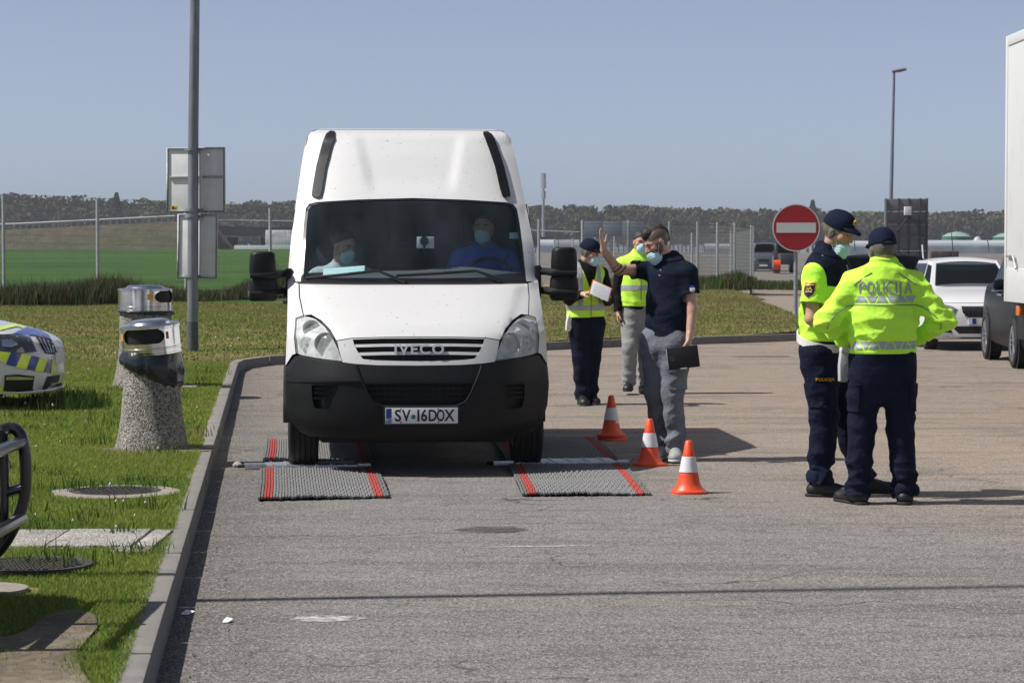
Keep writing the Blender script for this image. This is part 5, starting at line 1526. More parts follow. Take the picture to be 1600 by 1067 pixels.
# ------------------------------------------------------------------ people: smooth distance fields turned into meshes
def A3(p): return np.asarray(p, float)
def unit(v): v = A3(v); return v / np.linalg.norm(v)
class Field:
    def __init__(s, lo, hi, h):
        s.lo, s.h = A3(lo), h
        s.n = np.ceil((A3(hi) - s.lo) / h).astype(int) + 1
        s.F = np.full(s.n, .5, np.float32)
    def sub(s, lo, hi):
        a = np.clip(np.floor((lo - s.lo) / s.h).astype(int), 0, s.n); b = np.clip(np.ceil((hi - s.lo) / s.h).astype(int) + 1, 0, s.n)
        sl = tuple(slice(i, j) for i, j in zip(a, b))
        g = [(s.lo[k] + s.h * np.arange(a[k], b[k])).astype(np.float32) for k in range(3)]
        return sl, g[0][:, None, None], g[1][None, :, None], g[2][None, None, :]
    def put(s, sl, d, k, op='add'):
        if d.size == 0: return
        a = s.F[sl]
        if op == 'add':
            if k > 0:
                h = np.maximum(k - np.abs(a - d), 0) / k
                s.F[sl] = np.minimum(a, d) - h * h * k * .25
            else: s.F[sl] = np.minimum(a, d)
        else:
            d = -d
            h = np.maximum(k - np.abs(a - d), 0) / max(k, 1e-6)
            s.F[sl] = np.maximum(a, d) + h * h * k * .25
    def cap(s, a, b, ra, rb, k=.02, flat=None, cut=(0, 0), op='add'):
        a, b = A3(a), A3(b); r = max(ra, rb); m = r + k + 3 * s.h
        sl, X, Y, Z = s.sub(np.minimum(a, b) - m, np.maximum(a, b) + m)
        d = b - a; L = np.linalg.norm(d) + 1e-9; d = d / L
        x, y, z = X - a[0], Y - a[1], Z - a[2]
        tr = x * d[0] + y * d[1] + z * d[2]
        t = np.clip(tr, 0, L)
        wx, wy, wz = x - t * d[0], y - t * d[1], z - t * d[2]
        d2 = wx * wx + wy * wy + wz * wz
        if flat is not None:
            n, f = unit(flat[0]), flat[1]
            w = wx * n[0] + wy * n[1] + wz * n[2]
            d2 = d2 + w * w * (1 / f ** 2 - 1)
        D = np.sqrt(d2) - (ra + (rb - ra) * t / L)
        if flat is not None: D = D * flat[1] ** .6
        if cut[0]: D = np.maximum(D, -tr)
        if cut[1]: D = np.maximum(D, tr - L)
        s.put(sl, D, k, op)
    def ell(s, c, r, axes=None, k=.02, op='add', clip=()):
        c, r = A3(c), A3(r); m = r.max() + k + 3 * s.h
        sl, X, Y, Z = s.sub(c - m, c + m)
        x, y, z = X - c[0], Y - c[1], Z - c[2]
        ax = np.eye(3) if axes is None else np.array([unit(a) for a in axes])
        q = [(x * ax[i][0] + y * ax[i][1] + z * ax[i][2]) for i in range(3)]
        l = np.sqrt(sum((q[i] / r[i]) ** 2 for i in range(3)))
        g = np.sqrt(sum((q[i] / r[i] ** 2) ** 2 for i in range(3))) + 1e-6
        D = l * (l - 1) / g
        for co, no in clip:
            no = unit(no)
            D = np.maximum(D, -((X - co[0]) * no[0] + (Y - co[1]) * no[1] + (Z - co[2]) * no[2]))
        s.put(sl, D, k, op)
    def keep(s, co, no):
        no = unit(no)
        sl, X, Y, Z = s.sub(s.lo, s.lo + s.h * s.n)
        s.F[sl] = np.maximum(s.F[sl], -((X - co[0]) * no[0] + (Y - co[1]) * no[1] + (Z - co[2]) * no[2]))
    def mesh(s, smooth=2):
        F = s.F
        F[0], F[-1], F[:, 0], F[:, -1], F[:, :, 0], F[:, :, -1] = .1, .1, .1, .1, .1, .1
        I = F < 0
        cnt = np.zeros(np.array(F.shape) - 1, np.int8)
        for dx in (0, 1):
            for dy in (0, 1):
                for dz in (0, 1):
                    cnt += I[dx:F.shape[0] - 1 + dx, dy:F.shape[1] - 1 + dy, dz:F.shape[2] - 1 + dz]
        act = (cnt > 0) & (cnt < 8)
        idx = np.argwhere(act)
        cid = -np.ones(act.shape, np.int32); cid[act] = np.arange(len(idx))
        co = [(a, b, c) for a in (0, 1) for b in (0, 1) for c in (0, 1)]
        val = np.stack([F[idx[:, 0] + a, idx[:, 1] + b, idx[:, 2] + c] for a, b, c in co], 1)
        acc = np.zeros((len(idx), 3)); num = np.zeros(len(idx))
        for i in range(8):
            for j in range(i + 1, 8):
                if sum(abs(p - q) for p, q in zip(co[i], co[j])) != 1: continue
                m = (val[:, i] < 0) != (val[:, j] < 0)
                t = val[m, i] / (val[m, i] - val[m, j])
                acc[m] += A3(co[i]) + t[:, None] * (A3(co[j]) - A3(co[i])); num[m] += 1
        V = s.lo + s.h * (idx + acc / num[:, None])
        Q = []
        for ax in range(3):
            o = [(ax + 1) % 3, (ax + 2) % 3]
            sl0 = [slice(None)] * 3; sl1 = [slice(None)] * 3
            sl0[ax] = slice(0, -1); sl1[ax] = slice(1, None)
            ch = I[tuple(sl0)] != I[tuple(sl1)]
            e = np.argwhere(ch)
            e = e[(e[:, o[0]] > 0) & (e[:, o[1]] > 0) & (e[:, o[0]] < F.shape[o[0]] - 1) & (e[:, o[1]] < F.shape[o[1]] - 1)]
            def c_(du, dv):
                q = e.copy(); q[:, o[0]] += du; q[:, o[1]] += dv
                return cid[q[:, 0], q[:, 1], q[:, 2]]
            q = np.stack([c_(-1, -1), c_(0, -1), c_(0, 0), c_(-1, 0)], 1)
            ins = I[e[:, 0], e[:, 1], e[:, 2]]
            q[~ins] = q[~ins][:, ::-1]
            Q.append(q)
        Q = np.concatenate(Q)
        ed = np.concatenate([Q[:, [0, 1]], Q[:, [1, 2]], Q[:, [2, 3]], Q[:, [3, 0]]])
        for _ in range(smooth):
            S_ = np.zeros_like(V); N_ = np.zeros(len(V))
            np.add.at(S_, ed[:, 0], V[ed[:, 1]]); np.add.at(N_, ed[:, 0], 1)
            V = V * .5 + .5 * S_ / np.maximum(N_, 1)[:, None]
        return V, Q

def vnormals(V, Q):
    n = np.cross(V[Q[:, 2]] - V[Q[:, 0]], V[Q[:, 3]] - V[Q[:, 1]])
    N = np.zeros_like(V)
    for k in range(4): np.add.at(N, Q[:, k], n)
    return N / (np.linalg.norm(N, axis=1)[:, None] + 1e-9)
def folds(V, seed, wl, aniso=(1, 1, 1), n=7):
    r_ = np.random.default_rng(seed); out = np.zeros(len(V))
    for _ in range(n):
        d = r_.normal(0, 1, 3) * A3(aniso); d /= np.linalg.norm(d)
        f = 2 * math.pi / (wl * r_.uniform(.6, 1.6))
        ph = V @ d * f + 1.2 * np.sin(V @ r_.normal(0, 1, 3) * 9 + r_.uniform(0, 6))
        out += 1 - 2 * np.abs(np.sin(ph * .5 + r_.uniform(0, 6)))   # sharp valleys, round ridges
    return out / n
def shape(name, fld, m, parent, smooth=2, disp=None, label=None):
    V, Q = fld.mesh(smooth)
    if disp is not None:
        V = V + vnormals(V, Q) * disp(V)[:, None]
    o = link(name, np_mesh(name, V, Q), m, parent, label)
    o['_'] = 1; del o['_']
    return o
def cut_copy(src, planes, off, name, m, parent, label=None):
    """the part of a garment inside a set of planes, lifted a little off it: bands, yokes, hair, masks"""
    me = src.data
    V = np.empty(len(me.vertices) * 3, np.float32); me.vertices.foreach_get('co', V); V = V.reshape(-1, 3)
    N = np.empty(len(me.vertices) * 3, np.float32); me.vertices.foreach_get('normal', N); N = N.reshape(-1, 3)
    Q = np.empty(len(me.loops), np.int32); me.loops.foreach_get('vertex_index', Q); Q = Q.reshape(-1, 4)
    ok = np.ones(len(V), bool)
    for co, no in planes: ok &= ((V - A3(co)) @ unit(no)) > -.02
    f = Q[ok[Q].all(1)]
    if len(f) == 0: return None
    u, inv = np.unique(f, return_inverse=True)
    bm = bmesh.new()
    lay = bm.verts.layers.float_vector.new('nn')
    vs = []
    for i in u:
        v = bm.verts.new(V[i]); v[lay] = N[i]; vs.append(v)
    for q in inv.reshape(-1, 4):
        bm.faces.new([vs[k] for k in q])
    for co, no in planes:
        bmesh.ops.bisect_plane(bm, geom=bm.verts[:] + bm.edges[:] + bm.faces[:], plane_co=co, plane_no=unit(no), clear_inner=True, dist=1e-5)
    for v in bm.verts: v.co += v[lay].normalized() * off if v[lay].length > .1 else v.normal * off
    # a turned-in edge so that the piece has thickness
    rim = [e for e in bm.edges if e.is_boundary]
    if rim:
        ex = bmesh.ops.extrude_edge_only(bm, edges=rim)
        for v in ex['geom']:
            if isinstance(v, bmesh.types.BMVert):
                n_ = v[lay]
                v.co -= (n_.normalized() if n_.length > .1 else v.normal) * (off + .004)
    me2 = bpy.data.meshes.new(name); bm.to_mesh(me2); bm.free()
    me2.polygons.foreach_set('use_smooth', np.ones(len(me2.polygons), bool))
    me2.set_sharp_from_angle(angle=R(60))
    return link(name, me2, m, parent, label)

def head_axes(hf, tilt=0.0):
    F = unit(hf); L = unit(np.cross([0, 0, 1], F)); U = np.cross(F, L)
    if tilt: L, U = L * math.cos(tilt) + U * math.sin(tilt), U * math.cos(tilt) - L * math.sin(tilt)
    return F, L, U
def head(f, c, hf, infl=0.0, tilt=0.0):
    F, L, U = head_axes(hf, tilt); c = A3(c); ax = (L, F, U)
    P = lambda l, fr, u: c + L * l + F * fr + U * u
    f.ell(P(0, -.012, .028), (.076 + infl, .098 + infl, .092 + infl), ax, .0)
    f.ell(P(0, .028, -.032), (.061 + infl, .068 + infl, .088 + infl), ax, .03)
    f.cap(P(-.012, .050, -.100), P(.012, .050, -.100), .024 + infl, .024 + infl, .03)
    for s in (-1, 1):
        f.cap(P(s * .052, .0, -.062), P(s * .022, .05, -.096), .024 + infl, .022 + infl, .025)
        f.ell(P(s * .046, .060, -.018), (.022 + infl, .022 + infl, .022 + infl), ax, .02)
        f.cap(P(s * .014, .082, .024), P(s * .048, .064, .022), .012 + infl, .011 + infl, .012)
    f.cap(P(0, .086, .012), P(0, .112, -.030), .009 + infl, .0135 + infl, .012)
    for s in (-1, 1): f.ell(P(s * .013, .098, -.034), (.010 + infl, .011 + infl, .009 + infl), ax, .008)
    if infl == 0:
        for s in (-1, 1):
            f.ell(P(s * .031, .098, .006), (.018, .016, .011), ax, .012, 'sub')
            f.ell(P(s * .030, .076, .006), (.013, .013, .012), ax, .004)
            f.ell(P(s * .078, -.006, -.010), (.011, .019, .032), ax, .008)
            f.ell(P(s * .089, .0, -.006), (.008, .009, .018), ax, .004, 'sub')
        f.cap(P(-.020, .088, -.062), P(.020, .088, -.062), .0085, .0085, .008)
        f.cap(P(-.022, .099, -.0665), P(.022, .099, -.0665), .0035, .0035, .004, op='sub')
        f.cap(P(-.016, .086, -.073), P(.016, .086, -.073), .009, .009, .008)
    return P, (F, L, U)
def hand(f, wr, d, nrm, thumb, curl=.5, spread=.1, size=1.0, fist=0.0):
    """wr wrist, d pointing along the hand, nrm out of the palm, thumb side vector"""
    wr, d = A3(wr), unit(d); nrm = unit(A3(nrm) - d * np.dot(nrm, d)); t = np.cross(d, nrm)
    if np.dot(t, thumb) < 0: t = -t
    s = size
    for k in (-.024, -.008, .010, .026):
        f.cap(wr + t * k * .75 * s, wr + d * .088 * s + t * k * s * 1.08, .0155 * s, .0125 * s, .012, (nrm, .82))
    f.cap(wr - d * .03, wr + d * .02, .026 * s, .026 * s, .015, (nrm, .75))
    for i, (k, l) in enumerate(((.030, .070), (.010, .078), (-.011, .072), (-.030, .057))):
        p = wr + d * .090 * s + t * k * s
        a = curl * (1 + .12 * i); dd = d * math.cos(.0) + t * spread * (1.2 - .8 * i)
        seg = (.44, .32, .24)
        for j, q in enumerate(seg):
            ang = a * (j + .6) * .62
            v = unit(dd) * math.cos(ang) + nrm * math.sin(ang)
            e = p + v * l * q * s
            f.cap(p, e, (.0092 - .0009 * j) * s, (.0086 - .0010 * j) * s, .003 if j == 0 else .004)
            p = e
    p0 = wr + d * .020 * s + t * .026 * s + nrm * .004; p1 = p0 + unit(d * .75 + t * .62 + nrm * .3) * .042 * s
    p2 = p1 + unit(d * .92 + t * .25 + nrm * (.25 + curl * .3)) * .032 * s; p3 = p2 + unit(d * .95 + t * .08 + nrm * (.25 + curl * .4)) * .024 * s
    f.cap(p0, p1, .0165 * s, .0115 * s, .012); f.cap(p1, p2, .0112 * s, .0100 * s, .004); f.cap(p2, p3, .0100 * s, .0085 * s, .004)

SK = np.array([.46, .275, .20])
class Person:
    def __init__(s, label, loc, J, h=.0065, group=None):
        s.J = J; s.h = h
        s.root = thing('person', label, 'person', loc, 0, group)
        pts = [A3(v) for k, v in J.items() if k not in ('f', 'hf', 'toeR', 'toeL', 'tilt', 'hands')]
        s.lo = np.min(pts, 0) - .30; s.hi = np.max(pts, 0) + .30; s.lo[2] = max(s.lo[2], -.02) if not J.get('sit') is not None else s.lo[2]
        f2 = A3([*J['f'], 0]); s.f = unit(f2); s.l = np.cross([0, 0, 1], s.f)     # s.l points to the person's left
    def field(s, lo=None, hi=None, h=None):
        return Field(s.lo if lo is None else lo, s.hi if hi is None else hi, h or s.h)
    def body(s, tint=None, size=1.0, legs=True):
        J = s.J; f = s.field()
        P, s.ax = head(f, J['head'], J['hf'], 0, J.get('tilt', 0)); s.P = P
        f.cap(A3(J['neck']) - [0, 0, .05], P(0, -.018, -.075), .064, .056, .03)
        f.cap(A3(J['neck']) - [0, 0, .12], J['pel'], .15, .135, .05, (s.f, .66))
        f.cap(A3(J['shR']) * .9 + A3(J['shL']) * .1, A3(J['shL']) * .9 + A3(J['shR']) * .1, .062, .062, .05)
        for q in 'RL':
            f.cap(J['sh' + q], J['el' + q], .052, .041, .03); f.cap(J['el' + q], J['wr' + q], .041, .027, .02)
            hd = J['hands'].get(q)
            if hd: hand(f, J['wr' + q], *hd[:3], **hd[3])
            if legs:
                f.cap(J['hip' + q], J['kn' + q], .085, .055, .05); f.cap(J['kn' + q], J['an' + q], .055, .038, .02)
                f.cap(J['an' + q], A3(J['an' + q]) + A3([*J['toe' + q], -.25]) * .13, .032, .028, .02)
        V, Q = f.mesh(1)
        me = np_mesh('body', V, Q)
        c = np.tile(SK, (len(V), 1))
        hz = (V - A3(J['head'])) @ s.ax[2]
        hd_ = np.linalg.norm(V - A3(J['head']), axis=1) < .17
        fr = (V - A3(J['head'])) @ s.ax[0]
        red = hd_ & (fr > .05) & (hz < .03) & (hz > -.06)
        c[red] *= [1.06, .90, .88]
        lips = hd_ & (fr > .085) & (hz < -.052) & (hz > -.080)
        c[lips] = c[lips] * [.95, .72, .72]
        if tint is not None: c = tint(V, c, s)
        tint_attr(me, c)
        s.bo = link('body', me, M_skin, s.root)
        # eyes and brows
        for sg in (-1, 1):
            mb = MB(); mb.lathe([(.0001, -.006), (.004, -.005), (.0058, 0), (.004, .005), (.0001, .006)], 10); o = mb.build('eye', M_eye, s.root); o.location = P(sg * .031, .0865, .005)
            mb = MB(); mb.tube([P(sg * .016, .096, .023), P(sg * .032, .092, .028), P(sg * .050, .076, .024)], [.0045, .005, .003], 6); mb.build('eyebrow', s.hairm if hasattr(s, 'hairm') else M_hair, s.root)
        return s.bo
    def top(s, name, m, infl=.02, hem=.95, waist_w=.17, chest_w=.19, sleeve=1.0, flat=.66, cuff=.045, up=.068, seed=1, amp=.006, collar=.03, arms='RL', hem_drop=(0, 0), fore=.05, vest=False, wl=.16, bulge=None):
        J = s.J; f = s.field()
        pel = A3(J['pel']).copy(); nk = A3(J['neck'])
        ch = nk - [0, 0, .16]; bot = pel.copy(); bot[2] = hem
        f.cap(ch + [0, 0, .03], ch * .45 + bot * .55, chest_w + infl * .5, (chest_w + waist_w) / 2 + infl * .6, .03, (s.f, flat))
        f.cap(ch * .45 + bot * .55, bot, (chest_w + waist_w) / 2 + infl * .6, waist_w + infl, .05, (s.f, flat + .02), (0, 1))
        f.cap(A3(J['shR']) * .93 + A3(J['shL']) * .07, A3(J['shL']) * .93 + A3(J['shR']) * .07, .060 + infl * .5, .060 + infl * .5, .06)
        f.cap(nk - [0, 0, .09], nk + [0, 0, .0] + s.f * .0, .115 + infl * .4, .072 + infl * .2, .05, (s.f, .8))
        if collar: f.cap(nk - [0, 0, .02], A3(nk) + (A3(J['head']) - nk) * .22 + [0, 0, collar], .073 + infl * .3, .070 + infl * .3, .02, None, (0, 1))
        if bulge: f.ell(bulge[0], bulge[1], None, .08)
        for q in arms:
            sh, el, wr = A3(J['sh' + q]), A3(J['el' + q]), A3(J['wr' + q])
            if sleeve >= 1:
                f.cap(sh, el, up + infl * .6, fore + .012 + infl * .5, .035); f.cap(el, wr, fore + .008 + infl * .5, cuff + infl * .2, .03, None, (0, 1))
            elif sleeve > 0:
                f.cap(sh, sh + (el - sh) * sleeve, up + infl * .3, up * .97 + infl * .3, .035, None, (0, 1))
        # hollow out the hem and cuffs so that the cloth ends as an edge
        f.cap(bot - [0, 0, .05], bot + [0, 0, .018], waist_w + infl - .018, waist_w + infl - .018, .004, (s.f, flat + .02), (1, 1), 'sub')
        for q in arms:
            sh, el, wr = A3(J['sh' + q]), A3(J['el' + q]), A3(J['wr' + q])
            if sleeve >= 1: f.cap(wr - (wr - el) * .06, wr + (wr - el) * .1, cuff + infl * .2 - .012, cuff, .003, None, (0, 0), 'sub')
            elif sleeve > 0:
                e = sh + (el - sh) * sleeve; f.cap(e - (el - sh) * .10, e + (el - sh) * .1, up * .97 + infl * .3 - .012, up, .003, None, (0, 0), 'sub')
        if vest:
            for q in 'RL':
                sh, el = A3(J['sh' + q]), A3(J['el' + q]); f.cap(sh + (sh - nk) * .16, sh + (el - sh) * .55 + (sh - nk) * .2, .085, .085, .01, None, (0, 0), 'sub')
        def disp(V):
            z = np.clip((V[:, 2] - hem) / .05, 0, 1)
            w = np.ones(len(V))
            for q in arms:
                w += 1.1 * np.exp(-(np.linalg.norm(V - A3(J['el' + q]), axis=1) / .11) ** 2)
            w += .9 * np.exp(-((V[:, 2] - hem - .06) / .10) ** 2)
            return folds(V, seed, wl, (.5, .5, 1.5)) * amp * w * (.12 + .88 * z)
        return shape(name, f, m, s.root, 2, disp)
    def trousers(s, m, waist=1.0, hip_r=.165, flat=.72, thigh=.100, knee=.083, ankle=.080, seed=2, amp=.008, crotch=.80, end=.04):
        J = s.J; f = s.field()
        pel = A3(J['pel']).copy(); top_ = pel.copy(); top_[2] = waist
        hc = (A3(J['hipR']) + A3(J['hipL'])) / 2
        f.cap(top_, [hc[0], hc[1], crotch + .10], hip_r * .97, hip_r, .03, (s.f, flat), (1, 0))
        for q in 'RL':
            hp_, kn, an = A3(J['hip' + q]), A3(J['kn' + q]), A3(J['an' + q])
            f.cap(hp_, kn, thigh + .012, knee, .045); ft = an + [0, 0, -end]
            f.cap(kn, ft, knee, ankle, .04, None, (0, 1))
            f.cap(ft + [0, 0, .012], ft - [0, 0, .06], ankle - .012, ankle - .01, .003, None, (0, 0), 'sub')
        def disp(V):
            w = np.full(len(V), .55)
            for q in 'RL':
                w += .9 * np.exp(-((np.linalg.norm(V - A3(J['kn' + q]), axis=1)) / .13) ** 2)
                w += 1.5 * np.exp(-((V[:, 2] - A3(J['an' + q])[2] - .07) / .11) ** 2)
            w += .7 * np.exp(-((V[:, 2] - crotch) / .07) ** 2)
            return folds(V, seed, .13, (.5, .5, 1.5)) * amp * w
        return shape('trousers', f, m, s.root, 2, disp)
    def shoes(s, m, sole=None, L=.29, w=.05, hi=.07, lift=(0, 0)):
        J = s.J
        for q, lf_ in zip('RL', lift):
            an, t = A3(J['an' + q]), unit([*J['toe' + q], 0]); sd = np.cross([0, 0, 1], t)
            z0 = an[2] - .085
            g_ = lambda fr, z: A3([an[0], an[1], z0]) + t * fr + [0, 0, z]
            lo, hi_ = A3([an[0], an[1], z0]) - .26, A3([an[0], an[1], z0]) + .26
            f = Field(lo, hi_, .006)
            f.cap(g_(-.045, .045), g_(.17, .036), w * .95, w * .92, .01, ([0, 0, 1], .85)); f.ell(g_(.17, .030), (w, .062, .040), (sd, t, [0, 0, 1]), .03)
            f.cap(g_(-.02, .06), g_(-.008, .085 + hi), .052, .050, .03, None, (0, 1)); f.cap(g_(.03, .07), g_(.10, .055), .045, .036, .03)
            f.keep(g_(0, .016), (0, 0, 1))
            o = shape('shoe', f, m, s.root, 1)
            f = Field(lo, hi_, .006)
            f.cap(g_(-.05, .012), g_(.165, .012), w * 1.04, w * 1.02, .0, ([0, 0, 1], 1)); f.ell(g_(.18, .012), (w * 1.0, .064, .05), (sd, t, [0, 0, 1]), .02)
            f.keep(g_(0, 0.001), (0, 0, 1)); f.keep(g_(0, .020), (0, 0, -1))
            so_ = shape('sole', f, sole or M_rubber, o, 1)
    def cap_(s, m, visor=True, back_gap=False, emblem=False):
        P = s.P; F, L, U = s.ax; c = A3(s.J['head'])
        f = Field(c - .24, c + .24, .006)
        f.ell(P(0, -.010, .040), (.088, .110, .098), (L, F, U), .0)
        f.cap(P(0, .01, .085), P(0, -.03, .085), .066, .064, .03)
        f.ell(P(0, .052, .085), (.058, .042, .046), (L, F, U), .03)
        f.ell(P(0, -.012, .02), (.080, .102, .09), (L, F, U), .002, 'sub')
        f.keep(P(0, 0, .030), U + F * .12)
        if back_gap:
            f.ell(P(0, -.115, .030), (.040, .03, .026), (L, F, U), .004, 'sub')
        o = shape('cap', f, m, s.root, 1)
        if back_gap:
            mb = MB(); mb.tube([P(-.045, -.108, .034), P(-.02, -.118, .034), (P(.02, -.118, .034)), P(.045, -.108, .034)], .007, 6); mb.build('cap_strap', m, o)
        if visor:
            f = Field(c - .26, c + .26, .005)
            f.ell(P(0, .085, .034), (.076, .085, .030), (L, F - U * .22, U + F * .22), 0)
            f.ell(P(0, .082, .023), (.085, .10, .030), (L, F - U * .22, U + F * .22), .002, 'sub')
            f.keep(P(0, .062, .03), F)
            shape('visor', f, m, o, 1)
        if emblem:
            mb = MB()
            pts = []
            for k in range(12):
                r_ = .021 if k % 2 == 0 else .015
                pts.append((r_ * math.sin(k * math.pi / 6), r_ * math.cos(k * math.pi / 6)))
            Mx = Matrix(((L[0], F[0], U[0], 0), (L[1], F[1], U[1], 0), (L[2], F[2], U[2], 0), (0, 0, 0, 1)))
            cc = P(0, .0945, .094)
            T = Matrix.Translation(Vector(cc)) @ Mx
            mb.prism(pts, .010, T); e = mb.build('cap_badge', M_gold, o)
            mb = MB(); mb.prism([(p[0] * .55, p[1] * .55) for p in pts], .014, Matrix.Translation(Vector(cc)) @ Mx); mb.build('cap_badge_centre', M_redem, o)
            mb = MB(); mb.tube([P(-.05, .098, .05), P(0, .104, .050), P(.05, .098, .05)], .0035, 6); mb.build('cap_cord', M_cap, o)
        return o
    def hair(s, m, lo=.0, off=.004, back=True):
        P = s.P; F, L, U = s.ax
        return cut_copy(s.bo, [(P(0, .02, -.02), -F * 1.0 + U * .9), (P(0, 0, -.055), U + F * .25)], off, 'hair', m, s.root)
    def mask(s, top_u=-.020, bot_u=-.115, front=.02, under=False, shift=0.0):
        P = s.P; F, L, U = s.ax; c = A3(s.J['head'])
        f = Field(c - .2, c + .2, .005)
        f.ell(P(0, .056 + shift, -.060 + (top_u + .02)), (.066, .062, .064), (L, F, U), 0)
        f.cap(P(0, .098 + shift * .6, -.026 + top_u + .02), P(0, .078 + shift * .6, -.10 + top_u + .02), .021, .024, .03)
        f.keep(P(0, front, -.05), F); f.keep(P(0, 0, top_u), -U + F * .10); f.keep(P(0, 0, bot_u), U + F * .22)
        for sg in (-1, 1): f.keep(P(sg * .058, 0, 0), -sg * L)
        def disp(V):
            u = (V - c) @ U
            return .0016 * np.sin(u * 2 * math.pi / .017)
        o = shape('face_mask', f, M_mask, s.root, 1, disp)
        for sg in (-1, 1):
            mb = MB(); mb.tube([P(sg * .060, .045, top_u - .012), P(sg * .074, .01, .012), P(sg * .083, -.022, .004), P(sg * .078, -.014, -.036), P(sg * .060, .04, bot_u + .03)], .0016, 5); mb.build('ear_loop', M_paper, o)
        return o

def T_surf(obj, o_, d):
    """cast from points onto a garment"""
    tree = caster(obj); d = Vector(d).normalized()
    def hit(p):
        h = tree.ray_cast(Vector(p), d, 2.0)
        return h[0] if h[0] is not None else (tree.find_nearest(Vector(p) + d * .5)[0])
    return hit

# ---- the officer with the lettered jacket, seen from behind
pa = gnd(1377, 787); 
J = dict(f=(-.10, 1), head=(.0, .03, 1.635), hf=(-.25, 1, -.10), neck=(0, -.01, 1.50), shR=(.195, 0, 1.42), shL=(-.185, 0, 1.42), elR=(.385, -.02, 1.185), elL=(-.355, -.02, 1.185),
         wrR=(.235, .17, 1.055), wrL=(-.205, .17, 1.045), pel=(.005, 0, 1.0), hipR=(.10, 0, .92), hipL=(-.095, 0, .92), knR=(.125, .02, .50), knL=(-.125, .02, .50), anR=(.150, 0, .085), anL=(-.155, .0, .085),
         toeR=(.18, .98), toeL=(-.45, .9), hands={'R': ((-.9, .1, -.3), (0, -1, .2), (0, .3, 1), dict(curl=.5)), 'L': ((.9, .1, -.35), (0, -1, .2), (0, .3, 1), dict(curl=.5))})
p = Person('officer seen from behind in a yellow jacket lettered across the back, hands at his waist', (pa.x, pa.y, 0), J)
p.body()
jk = p.top('jacket', M_hivis, .022, .975, .198, .205, 1.0, .64, .050, .074, seed=11, amp=.020, wl=.13, collar=.055, fore=.062, bulge=((0, -.035, 1.20), (.19, .145, .17)))
p.trousers(M_navy, 1.03, .195, .70, .112, .090, .088, seed=12, amp=.014, crotch=.74, end=.045)
p.shoes(M_boot)
cp = p.cap_(M_cap, True, True)
p.hair(M_greyhair, off=.003)
# jacket details
C_ = lambda co, no: (co, no)
def bands(src, z0, z1, off, name, m, root, front=None):
    pl_ = [((0, 0, z0), (0, 0, 1)), ((0, 0, z1), (0, 0, -1))]
    if front: pl_ += front
    return cut_copy(src, pl_, off, name, m, root)
bk = [((0, .03, 0), (0, -1, 0))]
back_w = [((-.245, 0, 0), (1, 0, 0)), ((.255, 0, 0), (-1, 0, 0))]
# hem band broken into slanted blocks like the photo
def blocks(src, z0, z1, xs, slant, m, root, name='reflective_block', alt=False, off=.003):
    for i in range(len(xs) - 1):
        g_ = .006
        k0 = slant * (-1 if i % 2 else 1); k1 = -k0
        a, b = xs[i] + g_, xs[i + 1] - g_
        left = ((a, 0, (z0 + z1) / 2), (1, 0, -k0)); right = ((b, 0, (z0 + z1) / 2), (-1, 0, k1))
        cut_copy(src, [((0, 0, z0), (0, 0, 1)), ((0, 0, z1), (0, 0, -1)), left, right, ((0, .02, 0), (0, -1, 0))], off, name, m, root)
blocks(jk, 1.005, 1.055, np.linspace(-.205, .215, 9), .55, M_refl, p.root, alt=True)
blocks(jk, 1.305, 1.345, np.linspace(-.185, .195, 7), .55, M_refl, p.root, alt=True)
M_pipe = mat('grey_piping', (.16, .20, .13), .6)
bands(jk, 1.285, 1.2905, .0035, 'piping', M_pipe, p.root, bk + [((-.20, 0, 0), (1, 0, 0)), ((.21, 0, 0), (-1, 0, 0))])
for sg, J_ in ((-1, 'L'), (1, 'R')):
    a_, b_ = A3(J['sh' + J_]), A3(J['el' + J_])
    hit = T_surf(jk, None, (0, 1, 0))
    # seam over the shoulder and down the sleeve
    pts = [hit((x * sg, -.5, z)) - Vector((0, .003, 0)) for x, z in ((.085, 1.495), (.12, 1.475), (.16, 1.445), (.20, 1.415))]
    mb = MB(); mb.tube(pts, .003, 5); mb.build('piping', M_pipe, p.root)
    e_ = A3(J['el' + J_]) * sg
    pts = [hit((sg * x, -.5, z)) - Vector((0, .003, 0)) for x, z in ((.205, 1.285), (.245, 1.275), (.285, 1.25), (.325, 1.215), (.36, 1.17), (.365, 1.13))]
    mb = MB(); mb.tube(pts, .0032, 5); mb.build('piping', M_pipe, p.root)
hitA = T_surf(jk, None, (0, 1, 0))
def back_letters(v):
    p_ = hitA((v.x + .005, -.5, 1.395 + v.y)); return Vector((p_.x, p_.y - .0045 - v.z, p_.z))
M_let = mat('reflective_lettering', (.30, .32, .34), .4, .3)
for ch_, x_, s_ in (('P', -.160, .72), ('O', -.108, .60), ('L', -.055, .74), ('I', -.022, .8), ('C', .018, .66), ('I', .058, .8), ('J', .088, .70), ('A', .142, .68)):
    letters(ch_, .108, None, M_let, p.root, 'back_letter', .0005, .0022, 1.0, surf=lambda v, x_=x_: back_letters(Vector((v.x + x_ + .004, v.y, v.z))), cell=.02, sx=s_)
# folded-over collar edge
cut_copy(jk, [((0, 0, 1.565), (0, .12, 1))], .005, 'collar', M_hivis, p.root)
